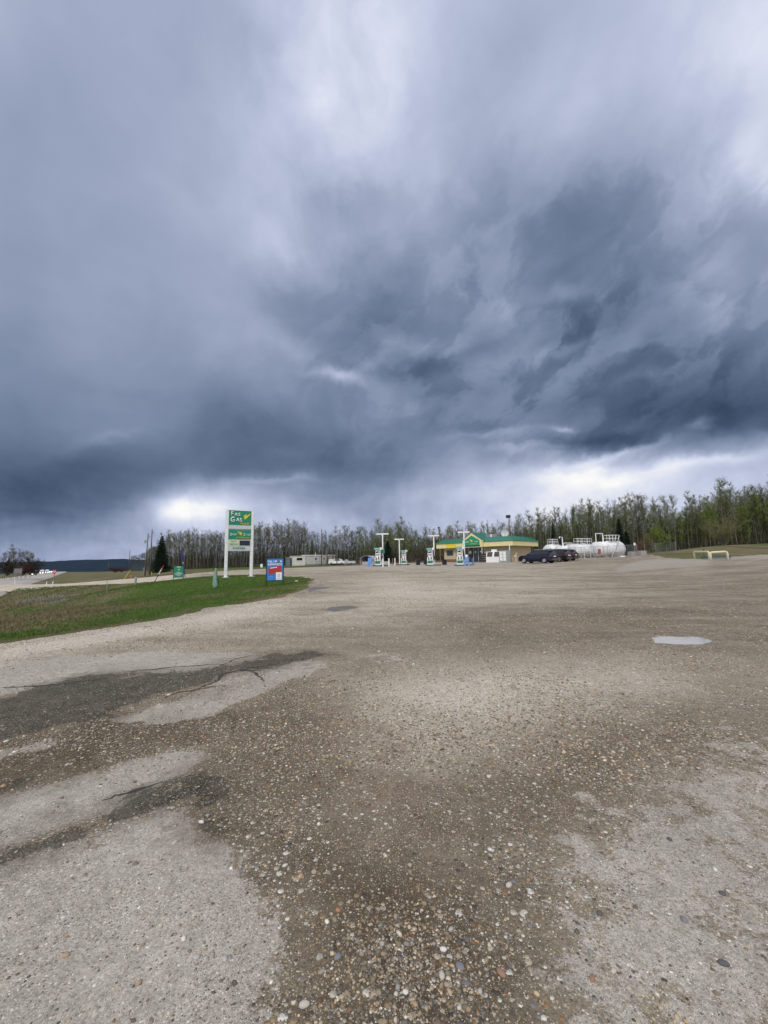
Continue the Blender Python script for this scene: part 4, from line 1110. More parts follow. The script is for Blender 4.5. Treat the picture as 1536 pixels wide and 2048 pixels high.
for i, (px, Y, lx, lY, lh, la, desc, wh) in enumerate(names4):
    pp = pump0 if i == 0 else copy_tree(pump0)
    a = island((px + lx) / 2 + 1, Y, 2.0 if i != 3 else 2.2, 'low dark-edged concrete island under the %s fuel pump' % wh)
    q = put_at(px, Y - .1)
    pp.location = (q[0], q[1], a[2] + .13); pp.rotation_euler = (0, 0, R(-18)); s_ = (.97, .90, .98, 1.0)[i]; pp.scale = (s_, s_, s_)
    pp['label'] = 'white and green fuel pump, ' + desc; pp['group'] = 'fuel pumps on the forecourt'
    l = make_tlamp(la, lh); q = put_at(lx, lY + .1)
    l.location = (q[0], q[1], a[2] + .13); l['label'] = 'white T-shaped forecourt lamp beside the %s fuel pump' % wh; l['group'] = 'forecourt lamps'
# pump sign box on lamp of the first pump
a = put_at(766, 53.2)
bb = thing('pump_number_sign', 'small green flag sign on the leftmost lamp post', 'sign', (a[0] + .05, a[1] - .22, a[2] + 1.65))
MB().box(-.20, .20, -.02, .02, 0, .50).build('plate', M['green'], bb);
for px, Y, w_ in ((766, 50.2, 'white bollard just in front of the leftmost lamp post'), (778, 51, 'white bollard right of the leftmost pump island'), (790, 57, 'white bollard between the leftmost two pumps')):
    post(px, Y, 'bollard', w_, 'bollard', 1.05, .085, M['white'])
def bin_(px, Y, label):
    a = put_at(px, Y); t = thing('litter_bin', label, 'bin', (a[0], a[1], a[2] - .02), R(10))
    MB().xprism([(-.24, 0), (.24, 0), (.28, .68), (-.28, .68)], -.26, .26).build('body', M['black'], t)
    MB().cbox((0, 0, .73), (.60, .62, .10), None, .05).build('rim', M['black'], t)
bin_(836.3, 59, 'black litter bin standing left of the third pump')
bin_(851.5, 62, 'black litter bin partly behind the third pump')
bin_(889, 58, 'black litter bin between the third and rightmost pumps')
def washer(px, Y, label, towel, lean=0):
    a = put_at(px, Y); t = thing('windscreen_washer', label, 'washer stand', (a[0], a[1], a[2] - .02), R(-10))
    b_ = MB()
    for s_ in (-1, 1):
        b_.add([(s_ * .30 - .09 + lean, -.10, 0), (s_ * .30 + .09 + lean, -.10, 0), (s_ * .30 + .09 + lean, .10, 0), (s_ * .30 - .09 + lean, .10, 0),
                (s_ * .12 - .10, -.10, .55), (s_ * .12 + .10, -.10, .55), (s_ * .12 + .10, .10, .55), (s_ * .12 - .10, .10, .55)],
               [(0, 1, 2, 3), (4, 5, 6, 7), (0, 1, 5, 4), (1, 2, 6, 5), (2, 3, 7, 6), (3, 0, 4, 7)])
    b_.build('leg', M['lblue'], t)['kind'] = 'stuff'
    MB().cbox((0, 0, .85), (.46, .30, .62), None, .05).build('bucket', M['lblue'], t)
    MB().cbox((0, 0, 1.20), (.34, .24, .10), None, .04).build('lid', M['black'] if not towel else M['lettering'], t)
    if towel: MB().cbox((.02, 0, 1.36), (.28, .22, .22), None, .03).build('towel_box', M['greymetal'] if towel == 2 else M['lettering'], t)
    MB().tube([(.12, -.05, 1.15), (.22, -.08, 1.5)], .014, 5).build('squeegee', M['black'], t)
washer(740, 51.5, 'blue windscreen washer stand left of the leftmost pump', 0)
washer(933.5, 52.5, 'blue washer stand with a white top beside the rightmost pump', 1)

def person(px, Y, label):
    q = put_at(px, Y); t = thing('person', label, 'person', (q[0], q[1], q[2] - .01), R(15))
    J = [(0, 0, .95), (-.03, 0, 1.12), (-.14, -.02, 1.34), (-.22, -.03, 1.46), (-.27, -.05, 1.55),       # pelvis .. neck
         (.02, .09, .90), (.04, .11, .50), (.12, .13, .09), (.02, .13, .04),                              # left leg
         (.02, -.09, .90), (.10, -.12, .50), (.22, -.14, .09), (.12, -.16, .04),                          # right leg
         (-.20, .18, 1.42), (-.32, .24, 1.16), (-.52, .16, 1.04), (-.20, -.20, 1.42), (-.30, -.27, 1.14), (-.50, -.20, 1.02)]
    E_ = [(0, 1), (1, 2), (2, 3), (3, 4), (0, 5), (5, 6), (6, 7), (7, 8), (0, 9), (9, 10), (10, 11), (11, 12), (3, 13), (13, 14), (14, 15), (3, 16), (16, 17), (17, 18)]
    rd = [.15, .15, .17, .13, .06, .10, .07, .055, .05, .10, .07, .055, .05, .075, .055, .04, .075, .055, .04]
    me = bpy.data.meshes.new('body'); me.from_pydata(J, E_, []); o = put('body', me, t)
    o.modifiers.new('skin', 'SKIN'); md = o.modifiers.new('sub', 'SUBSURF'); md.levels = md.render_levels = 2
    for v_, r_ in zip(me.skin_vertices[0].data, rd): v_.radius = (r_, r_ * .85)
    me.skin_vertices[0].data[0].use_root = True
    ev = o.evaluated_get(bpy.context.evaluated_depsgraph_get()); m2 = bpy.data.meshes.new_from_object(ev); o.modifiers.clear(); o.data = m2
    m2.materials.clear()
    for k in ('jeans', 'jacket', 'skin', 'rubber'): m2.materials.append(M[k])
    for p_ in m2.polygons:
        z_ = p_.center.z; p_.material_index = 3 if z_ < .10 else (2 if (z_ > 1.53 or p_.center.x < -.47) else (1 if z_ > .92 else 0)); p_.use_smooth = True
    hd = MB().sphere((-.33, -.05, 1.66), .115, 14, 10, (.95, .82, 1.1)); hd.sphere((-.44, -.05, 1.64), .022, 6, 4)
    for s_ in (-1, 1): hd.sphere((-.32, -.05 + s_ * .098, 1.65), .03, 6, 4, (.8, .4, 1.2))
    for s_ in (-1, 1): hd.tube([(-.36, -.05, 1.58), (-.30, -.05, 1.50)], .05, 8)
    h_ = hd.build('head', M['skin'], t, True)
    MB().sphere((-.31, -.05, 1.70), .128, 14, 8, (.98, .85, .92)).build('hair', M['hair'], t, True)
    hn = MB()
    for s_ in (-1, 1):
        b0 = Vector((-.54, -.02 + s_ * .18, 1.02))
        for k in range(4): hn.tube([b0 + Vector((0, (k - 1.5) * .02, 0)), b0 + Vector((-.07, (k - 1.5) * .024, -.02)), b0 + Vector((-.10, (k - 1.5) * .022, -.06))], [.011, .010, .008], 5)
        hn.tube([b0 + Vector((.02, -s_ * .035, .0)), b0 + Vector((-.04, -s_ * .06, -.03))], [.013, .010], 5)
    hn.build('fingers', M['skin'], t)['kind'] = 'stuff'
person(945, 54.2, 'person in black top and blue jeans leaning forward beside the rightmost pump')

# ---- the store
Lp = np.array([9.27, 72.0]); Cp = np.array([19.8, 62.0]); dv = (Cp - Lp); LEN = float(np.hypot(*dv)); rz = math.atan2(dv[1], dv[0])
gz = float(min(h1(*Lp), h1(*Cp), h1(26, 69)))
store = thing('store', 'single-storey beige store with green metal roof edge and yellow fascia', 'building', (Lp[0], Lp[1], gz - .03), rz)
DEP = 9.6; EZ = 2.62; FZ = 3.36; RZ = 4.12       # eave underside, fascia top, roof-edge top
def sgz(px, py, u, v_=0):    # height helper
    return 0
# walls: (local x along front, local y into the building)
wv = 0.95
def wall(name, x0, x1, y0, y1, z0, z1, mat, par=store): return MB().box(x0, x1, y0, y1, z0, z1).build(name, mat, par)
gx0, gx1 = 6.0, 9.3       # glazed entrance
wall('wall', 1.0, gx0 - 1.9, wv, wv + .2, .62, EZ - .002, M['wall']); wall('base_course', 1.0, gx0 - 1.9, wv - .03, wv + .2, -.4, .618, M['brick'])
wall('wall', gx1 + .1, LEN - 1.0, wv, wv + .2, -.4, EZ - .002, M['wall'])
wall('wall', LEN - 1.2, LEN - 1.0, wv + .202, DEP - 1.0, -.4, EZ - .002, M['wall'])
wall('wall', 1.0, 1.2, wv + .202, DEP - 1.0, -.4, EZ - .002, M['wall'])
wall('wall', 1.0, LEN - 1.0, DEP - .998, DEP - .8, -.4, EZ - .002, M['wall'])
wall('floor', 1.0, LEN - 1.0, wv + .2, DEP - 1.0, -.45, .02, M['concrete'])
# windows in the left wall
def window(x0, x1, z0, z1, y=wv, lab=None):
    f_ = MB()
    f_.box(x0, x1, y - .05, y - .003, z1 - .07, z1); f_.box(x0, x1, y - .05, y - .003, z0, z0 + .07)
    f_.box(x0, x0 + .07, y - .05, y - .003, z0 + .071, z1 - .071); f_.box(x1 - .07, x1, y - .05, y - .003, z0 + .071, z1 - .071)
    w_ = f_.build('window', M['frame'], store); MB().box(x0 + .071, x1 - .071, y - .03, y - .004, z0 + .071, z1 - .071).build('pane', M['glass'], w_)
window(1.5, 3.0, 1.18, 2.30)
# glass front
gf = MB()
for x_ in (gx0 - 1.88, gx0 - .95, gx0 - .05, gx0 + .9, gx0 + 1.85, gx1 - .4): gf.box(x_, x_ + .08, wv, wv + .1, .03, EZ - .01)
gf.build('glass_front', M['frame'], store)
for x0, x1 in ((gx0 - 1.80, gx0 - .95), (gx0 - .87, gx0 - .05), (gx0 + .03, gx0 + .9), (gx0 + .98, gx0 + 1.85), (gx0 + 1.93, gx1 - .4)):
    MB().box(x0 + .001, x1 - .001, wv + .03, wv + .06, .08, EZ - .02).build('pane', M['glass'], store)
wall('wall', gx1 - .32, gx1 + .098, wv, wv + .2, -.4, EZ - .002, M['wall'])
MB().box(gx0 + .95, gx0 + 1.0, wv - .05, wv - .01, .95, 1.25).build('door_handle', M['metal'], store)
def sticker(x_, z_, w_, h_, mat): MB().box(x_, x_ + w_, wv + .018, wv + .028, z_, z_ + h_).build('window_notice', mat, store)
sticker(gx0 - 1.5, 1.3, .4, .5, M['navyflag']); sticker(gx0 + .2, 1.5, .35, .45, M['palegrey']); sticker(gx0 + 1.2, 1.6, .3, .3, M['palegrey']); sticker(gx0 + 2.2, 1.7, .25, .2, M['lettering']); sticker(gx0 - .7, .9, .5, .8, M['brown'])
# soffit, fascia panels
wall('soffit', .05, LEN - .05, .05, DEP - .05, EZ, EZ + .06, M['frame'])
npan = 7
for i in range(npan):
    x0 = LEN * i / npan; x1 = LEN * (i + 1) / npan
    if x0 > gx0 - .6 and x1 < gx1 + .2: pass
    MB().box(x0 + .012, x1 - .012, 0, .10, EZ - .06, FZ).build('fascia_panel', M['fasciabright'] if i == 1 else M['fascia'], store)
for i in range(4):
    y0 = .10 + (DEP - .1) * i / 4; y1 = .10 + (DEP - .1) * (i + 1) / 4
    MB().box(LEN - .10, LEN, y0 + .012, y1 - .012, EZ - .06, FZ).build('fascia_panel', M['fascia'], store)
    MB().box(0, .10, y0 + .012, y1 - .012, EZ - .06, FZ).build('fascia_panel', M['fascia'], store)
MB().box(.1, LEN - .1, DEP - .1, DEP, EZ - .06, FZ).build('fascia_panel', M['fascia'], store)
# mansard: sloped green sheets with standing seams
def slope(p0, p1, q0, q1, name, nseam):
    """p0-p1 eave, q0-q1 ridge"""
    p0, p1, q0, q1 = map(Vector, (p0, p1, q0, q1)); nrm = (p1 - p0).cross(q0 - p0).normalized()
    if nrm.z < 0: nrm = -nrm
    th = nrm * .05
    b_ = MB().add([p0, p1, q1, q0, p0 - th, p1 - th, q1 - th, q0 - th], [(0, 1, 2, 3), (7, 6, 5, 4), (0, 4, 5, 1), (1, 5, 6, 2), (2, 6, 7, 3), (3, 7, 4, 0)])
    o = b_.build(name, M['roof'], store)
    for i in range(nseam + 1):
        k = i / nseam; a_ = p0.lerp(p1, k); c_ = q0.lerp(q1, k); d_ = (p1 - p0).normalized() * .022
        h_ = nrm * .055
        put('seam', MB().add([a_ - d_, a_ + d_, c_ + d_, c_ - d_, a_ - d_ + h_, a_ + d_ + h_, c_ + d_ + h_, c_ - d_ + h_], [(0, 3, 2, 1), (4, 5, 6, 7), (0, 1, 5, 4), (1, 2, 6, 5), (2, 3, 7, 6), (3, 0, 4, 7)]).mesh('seam', M['roof']), o)
    return o
ins = .95; e_ = -.10
slope((e_, e_, FZ + .01), (LEN - e_, e_, FZ + .01), (ins, ins, RZ), (LEN - ins, ins, RZ), 'roof_slope', 30)
slope((LEN - e_, e_, FZ + .01), (LEN - e_, DEP - e_, FZ + .01), (LEN - ins, ins, RZ), (LEN - ins, DEP - ins, RZ), 'roof_slope', 18)
slope((e_, DEP - e_, FZ + .01), (e_, e_, FZ + .01), (ins, DEP - ins, RZ), (ins, ins, RZ), 'roof_slope', 18)
slope((LEN - e_, DEP - e_, FZ + .01), (e_, DEP - e_, FZ + .01), (LEN - ins, DEP - ins, RZ), (ins, DEP - ins, RZ), 'roof_slope', 30)
wall('flat_roof', ins - .05, LEN - ins + .05, ins - .05, DEP - ins + .05, RZ - .25, RZ - .08, M['rooftop'])
MB().tube([(e_, e_, FZ), (LEN - e_, e_, FZ), (LEN - e_, DEP - e_, FZ)], .05, 6).build('gutter', M['roof'], store)
# gabled porch
gcx = 7.65; gw = 1.80; gt = 4.95; ge = 3.75; gy = -.55
MB().yprism([(gcx - gw, EZ - .12), (gcx + gw, EZ - .12), (gcx + gw, ge), (gcx, gt), (gcx - gw, ge)], gy, gy + .12).build('gable_frame', M['fascia'], store)
gsn = MB().yprism([(gcx - gw + .36, EZ + .02), (gcx + gw - .36, EZ + .02), (gcx + gw - .36, ge - .12), (gcx, gt - .50), (gcx - gw + .36, ge - .12)], gy - .03, gy - .002).build('gable_sign', M['green'], store)
MB().box(gcx - gw + .3, gcx + gw - .3, gy - .05, gy - .031, EZ + .0, EZ + .22).build('gable_band', M['dgreen'], store)
text_part('SHORT', 'lettering', M['lettering'], gsn, gcx - .85, gy - .032, 3.42, .20, .75, 0, .005, .01)
text_part('STOP', 'lettering', M['lettering'], gsn, gcx + .88, gy - .032, 3.42, .20, .65, 0, .005, .01)
text_part('EXPRESS', 'lettering', M['yellow'], gsn, gcx + .25, gy - .032, 3.08, .16, 1.2, .3, .005, .01)
bird(gsn, gcx, gy - .034, 3.55, .42, M['yellow'], -1)
for s_ in (-1, 1):
    slope((gcx + s_ * (gw + .10), gy - .06, ge - .06), (gcx + s_ * (gw + .10), 4.6, ge - .06), (gcx, gy - .06, gt + .04), (gcx, 4.6, gt + .04), 'gable_roof', 9)
    MB().box(gcx + s_ * gw - .06, gcx + s_ * gw + .06, gy + .13, .0, EZ - .12, ge - .1).build('gable_cheek', M['fascia'], store)
    MB().cbox((gcx + s_ * (gw - .12), gy + .25, (EZ - .12) / 2 - .05), (.16, .16, EZ - .02), None, .02).build('porch_post', M['frame'], store)
MB().yprism([(gcx - gw, ge), (gcx + gw, ge), (gcx, gt)], 4.5, 4.6).build('gable_back', M['fascia'], store)
wall('step', gx0 - .5, gx1, -.6, wv - .06, -.3, .07, M['concrete'])
MB().tube([(LEN - .5, -.12, -.2), (LEN - .5, -.12, EZ - .04), (LEN - .5, .0, EZ)], .07, 8).build('downpipe', M['white'], store)
def rel(u_, v_, z_=0.0):
    """spot in front of the store wall in world space"""
    n_ = np.array([-dv[1], dv[0]]) / LEN
    p_ = Lp + dv / LEN * u_ + n_ * v_
    return (p_[0], p_[1], h1(*p_) + z_)
# rooftop things
def storething(name, label, cat, u_, v_, z_, r_=0.0): return thing(name, label, cat, (rel(u_, v_)[0], rel(u_, v_)[1], gz + z_), rz + r_)
t = storething('satellite_dish', 'round grey satellite dish on the store roof near the right corner', 'dish', 12.0, 2.6, RZ - .1, R(25))
def dish(t, r_):
    vs = []; fs = []
    for j in range(5):
        for i in range(16):
            rr_ = r_ * j / 4; vs.append((rr_ * math.cos(i * PI / 8), -.22 * r_ * (j / 4) ** 2 + .2 * r_, r_ * 1.05 + rr_ * math.sin(i * PI / 8)))
    for j in range(4):
        for i in range(16): fs.append((j * 16 + i, j * 16 + (i + 1) % 16, j * 16 + 16 + (i + 1) % 16, j * 16 + 16 + i))
    n0 = len(vs); vs += [(a[0], a[1] + .02, a[2]) for a in vs]; fs += [tuple(reversed([k + n0 for k in q])) for q in fs]
    MB().add(vs, fs).build('reflector', M['palegrey'], t, True)
    MB().tube([(0, .3 * r_, 0), (0, .25 * r_, r_)], .05, 6).build('mast', M['greymetal'], t)
    MB().tube([(0, 0, .2 * r_), (0, -.7 * r_, r_ * .95)], .02, 5).build('feed_arm', M['greymetal'], t)
dish(t, .62)
t = storething('satellite_dish', 'smaller dark satellite dish on the left roof behind the gable', 'dish', 5.0, 3.2, RZ - .35, R(30)); dish(t, .45)
t = storething('rooftop_unit', 'long grey rooftop air unit left of the big dish', 'air conditioner', 9.3, 3.0, RZ - .08)
MB().box(-.9, 1.3, -.5, .5, .05, .62).build('casing', M['greymetal'], t); MB().box(.12, .42, -.53, -.502, .1, .60).build('side_panel', M['lettering'], t); MB().box(-.8, 1.2, -.4, .4, 0, .049).build('curb', M['black'], t)
# things along the front wall
a = rel(11.55, -.55); t = thing('ice_freezer', 'white ice freezer with two sloping dark doors against the store wall', 'freezer', (a[0], a[1], a[2] - .02), rz + R(8))
MB().xprism([(-.45, 0), (.45, 0), (.45, 1.70), (-.05, 1.70), (-.45, .85)], -1.15, 1.15).build('cabinet', M['white'], t)
for s_ in (-1, 1):
    o_ = MB(); x0, x1 = (s_ * .58 - .42, s_ * .58 + .42)
    o_.add([(x0, -.44, .93), (x1, -.44, .93), (x1, -.10, 1.655), (x0, -.10, 1.655), (x0, -.475, .915), (x1, -.475, .915), (x1, -.135, 1.64), (x0, -.135, 1.64)], [(0, 3, 2, 1), (4, 5, 6, 7), (0, 1, 5, 4), (1, 2, 6, 5), (2, 3, 7, 6), (3, 0, 4, 7)])
    o_.build('door', M['brown'], t)
MB().box(-.45, .45, .1, .2, 1.70, 2.05).build('top_sign', M['lettering'], t)
a = rel(9.75, -.35); t = thing('stock_rack', 'dark rack of stacked goods between the entrance and ice freezer', 'rack', (a[0], a[1], a[2] - .02), rz + R(5))
for k in range(4):
    MB().box(-.62, .62, -.35, .35, .08 + k * .34, .12 + k * .34).build('shelf', M['greymetal'], t)
    for j in range(4): MB().cbox((-.46 + j * .31, -.02, .26 + k * .34), (.27, .55, .26), None, .04).build('crate', M['black'] if (k + j) % 3 else M['brown'], t)
for s_ in (-1, 1): MB().box(s_ * .64 - .02, s_ * .64 + .02, -.36, .36, 0, 1.45).build('side_frame', M['black'], t)
a = rel(13.15, -.35); t = thing('vending_cabinet', 'tall grey propane cabinet with two white doors near the store corner', 'cabinet', (a[0] + .25, a[1] + .1, a[2] - .02), rz + R(10))
t.location = rel(13.55, -.75, -.02)
MB().cbox((0, 0, .92), (1.75, .75, 1.80), None, .04).build('casing', M['greymetal'], t)
for s_ in (-.52, .02):
    d_ = MB().box(s_ - .25, s_ + .25, -.41, -.378, .18, 1.72).build('door', M['palegrey'], t)
    for k in range(3): MB().box(s_ - .17, s_ + .17, -.418, -.4105, .34 + k * .46, .64 + k * .46).build('bottle_label', M['lettering'], d_)
a = rel(12.55, -.5); t = thing('waste_drum', 'dark drum between the ice freezer and grey cabinet', 'drum', (a[0], a[1], a[2] - .02))
MB().tube([(0, 0, 0), (0, 0, .9)], .28, 12).build('body', M['black'], t); MB().tube([(0, 0, .9), (0, 0, .95)], .30, 12).build('rim', M['rubber'], t)
t = thing('air_hose_stand', 'small white air hose stand right of the downpipe', 'hose stand', rel(LEN + .1, .6, -.02), rz)
MB().tube([(0, 0, 0), (0, 0, 1.15), (.12, -.1, 1.35), (.28, -.12, 1.25)], .04, 6).build('riser', M['white'], t); MB().cbox((0, -.06, .9), (.3, .2, .4)).build('box', M['pipeyellow'], t)

# ---- sport utility cars
def lathe(pr, n_=20):
    """profile (r, y) round the y axis"""
    b_ = MB(); k = len(pr)
    vs = [(r_ * math.cos(2 * PI * i / n_), y_, r_ * math.sin(2 * PI * i / n_)) for i in range(n_) for r_, y_ in pr]
    fs = [(i * k + j, i * k + j + 1, ((i + 1) % n_) * k + j + 1, ((i + 1) % n_) * k + j) for i in range(n_) for j in range(k - 1)]
    return b_.add(vs, fs)
def shift(b_, d): b_.v = [(p[0] + d[0], p[1] + d[1], p[2] + d[2]) for p in b_.v]; return b_
def make_suv(mat, label, L_=4.75, name='parked_car'):
    t = thing(name, label, 'car', (0, 0, 0))
    hl = L_ / 2; wx = (hl - .90, -hl + .95); wr = .385
    def arch(cx_): return [(cx_ + .46 * math.cos(a_), .37 + .46 * math.sin(a_)) for a_ in np.linspace(PI * .97, PI * .03, 9)]
    prof = [(-hl + .02, .42), (-hl + .10, .30)] + arch(wx[1]) + arch(wx[0]) + [(hl - .12, .28), (hl, .40), (hl - .01, .68), (hl - .10, .86), (hl - .45, 1.00), (hl - 1.15, 1.09), (-hl + .35, 1.14), (-hl + .05, 1.10), (-hl, .85)]
    # body skin: cross-section rows so that the flanks bulge and the bonnet crowns
    rows = [(-1, .90, 0.0), (-.955, .955, 0.0)]
    b_ = MB(); n_ = len(prof)
    def hw(x_, z_):
        w_ = .93 - .05 * max(0, (z_ - .75) / .4) - .07 * max(0, (abs(x_) - hl + .7) / .7) ** 2 - .02 * max(0, .5 - z_)
        return w_
    ys = [-1, -.985, -.6, 0, .6, .985, 1]
    for f_ in ys:
        for (x_, z_) in prof:
            cz_ = z_ + (.035 * (1 - f_ * f_) if z_ > .95 else 0); cx_ = x_ * (1 - .012 * f_ * f_ * (abs(x_) > hl - .2))
            inn = .97 if abs(f_) == 1 else 1.0
            b_.v.append((cx_, hw(x_, z_) * (f_ if abs(f_) < 1 else (1.0 if f_ > 0 else -1.0) * 1.0), (cz_ if inn == 1 else .70 + (cz_ - .70) * .985)))
    for k in range(len(ys) - 1):
        for i in range(n_): b_.f.append((k * n_ + i, k * n_ + (i + 1) % n_, (k + 1) * n_ + (i + 1) % n_, (k + 1) * n_ + i))
    b_.f += [tuple(range(n_)), tuple(range((len(ys) - 1) * n_, len(ys) * n_))[::-1]]
    body = b_.build('body', mat, t)
    # greenhouse
    gp_ = [(hl - 1.30, 1.08), (hl - 2.00, 1.62), (hl - 2.45, 1.71), (-hl + .75, 1.70), (-hl + .42, 1.62), (-hl + .10, 1.12)]
    def gw_(z_): return .855 - max(0, (z_ - 1.08)) / .63 * .20
    g_ = MB(); n_ = len(gp_)
    for f_ in (-1, -.9, 0, .9, 1):
        for x_, z_ in gp_: g_.v.append((x_, gw_(z_) * f_, z_ + (.03 * (1 - f_ * f_) if z_ > 1.5 else 0) - (.02 if abs(f_) == 1 and z_ > 1.5 else 0)))
    for k in range(4):
        for i in range(n_): g_.f.append((k * n_ + i, k * n_ + (i + 1) % n_, (k + 1) * n_ + (i + 1) % n_, (k + 1) * n_ + i))
    g_.f += [tuple(range(n_)), tuple(range(4 * n_, 5 * n_))[::-1]]
    g_.build('roof', mat, t)
    for s_ in (-1, 1):
        for poly in ([(hl - 1.50, 1.13), (hl - 2.02, 1.56), (hl - 2.42, 1.58), (hl - 2.42, 1.13)], [(hl - 2.49, 1.13), (hl - 2.49, 1.58), (hl - 3.30, 1.58), (hl - 3.30, 1.13)], [(hl - 3.37, 1.15), (hl - 3.37, 1.58), (-hl + .72, 1.56), (-hl + .50, 1.20)]):
            vs = [(x_, s_ * (gw_(z_) + .004), z_) for x_, z_ in poly] + [(x_, s_ * (gw_(z_) - .03), z_) for x_, z_ in poly]; q = len(poly)
            MB().add(vs, [tuple(range(q)), tuple(range(q, 2 * q))[::-1]] + [(i, (i + 1) % q, q + (i + 1) % q, q + i) for i in range(q)]).build('side_window', M['glass'], t)
        MB().tube([(hl - 2.3, s_ * .60, 1.745), (-hl + .9, s_ * .60, 1.745)], .022, 6).build('roof_rail', M['silver'], t)
        MB().cbox((hl - 1.55, s_ * 1.00, 1.17), (.14, .20, .14), None, .03).build('mirror', mat, t)
        MB().box(-hl + .02, -hl + .20, s_ * .80 - .13, s_ * .80 + .07, .86, 1.06).build('tail_lamp', M['lamp'], t)
        MB().box(hl - .28, hl - .045, s_ * .70 - .14, s_ * .70 + .13, .70, .84).build('headlamp', M['headlamp'], t)
        for x_ in wx:
            ty = shift(lathe([(.23, -.10), (.33, -.115), (.375, -.09), (.385, 0), (.375, .09), (.33, .115), (.23, .10)]), (x_, s_ * .80, wr)).build('wheel', M['rubber'], t, True)
            rm = lathe([(.0, .085), (.06, .09), (.19, .06), (.235, .10), (.24, .02)], 20); rm.v = [(p[0] + x_, s_ * (.80 + p[1]), p[2] + wr) for p in rm.v]
            for k in range(5):
                a_ = k * 2 * PI / 5 + .3; c_, d_ = math.cos(a_), math.sin(a_)
                rm.add([(x_ + c_ * .05 - d_ * .03, s_ * .90, wr + d_ * .05 + c_ * .03), (x_ + c_ * .05 + d_ * .03, s_ * .90, wr + d_ * .05 - c_ * .03), (x_ + c_ * .22 + d_ * .02, s_ * .905, wr + d_ * .22 - c_ * .02), (x_ + c_ * .22 - d_ * .02, s_ * .905, wr + d_ * .22 + c_ * .02)], [(0, 1, 2, 3)])
            rm.build('rim', M['alloy'], ty)
        MB().box(wx[1] + .50, wx[0] - .50, s_ * .90 - .03, s_ * .90 + .03, .26, .34).build('sill', M['black'], t)
    def slab(p4, off, mat_, nm):
        p4 = [Vector(p) for p in p4]; nr = (p4[1] - p4[0]).cross(p4[2] - p4[0]).normalized()
        if nr.dot(Vector(off)) < 0: nr = -nr
        a_ = [p + nr * .012 for p in p4]; c_ = [p - nr * .02 for p in p4]
        MB().add(a_ + c_, [(0, 1, 2, 3), (7, 6, 5, 4), (0, 4, 5, 1), (1, 5, 6, 2), (2, 6, 7, 3), (3, 7, 4, 0)]).build(nm, mat_, t)
    slab([(-hl + .155, -.70, 1.20), (-hl + .155, .70, 1.20), (-hl + .385, .58, 1.58), (-hl + .385, -.58, 1.58)], (-1, 0, .3), M['glass'], 'rear_window')
    slab([(hl - 1.36, -.74, 1.13), (hl - 1.36, .74, 1.13), (hl - 1.95, .60, 1.585), (hl - 1.95, -.60, 1.585)], (1, 0, .5), M['glass'], 'windscreen')
    MB().box(-hl - .03, -hl + .01, -.26, .26, .80, .93).build('number_plate', M['lettering'], t)
    MB().box(-hl - .05, -hl + .10, -.84, .84, .36, .62).build('rear_bumper', M['black'], t)
    MB().box(-hl - .06, -hl - .048, -.6, .6, .50, .53).build('bumper_strip', M['silver'], t)
    MB().box(hl - .08, hl + .012, -.45, .45, .55, .80).build('grille', M['black'], t)
    MB().box(-hl + .02, -hl + .30, -.55, .55, 1.715, 1.745).build('spoiler', mat, t)
    MB().box(hl - 1.0, -hl + .8, -.78, .78, .22, .42).build('underbody', M['rubber'], t)
    return t
HD = R(180 - 52)
def place(t, px, Y, a_):
    q = W(px, Y); t.location = (q[0], q[1], q[2] - .01); t.rotation_euler = (0, 0, a_)
c1 = make_suv(M['navy'], 'dark navy sport utility car, nearest and leftmost of the three'); place(c1, 1076, 52.8, HD); c1['group'] = 'parked cars by the store'
c2 = make_suv(M['charcoal'], 'charcoal sport utility car parked in the middle of three', 4.6); place(c2, 1107, 55.6, HD); c2['group'] = 'parked cars by the store'
c3 = make_suv(M['navy'], 'smaller dark blue car, rightmost and farthest of the three', 4.4); place(c3, 1125, 58.2, HD); c3.scale = (.93, .93, .93); c3['group'] = 'parked cars by the store'

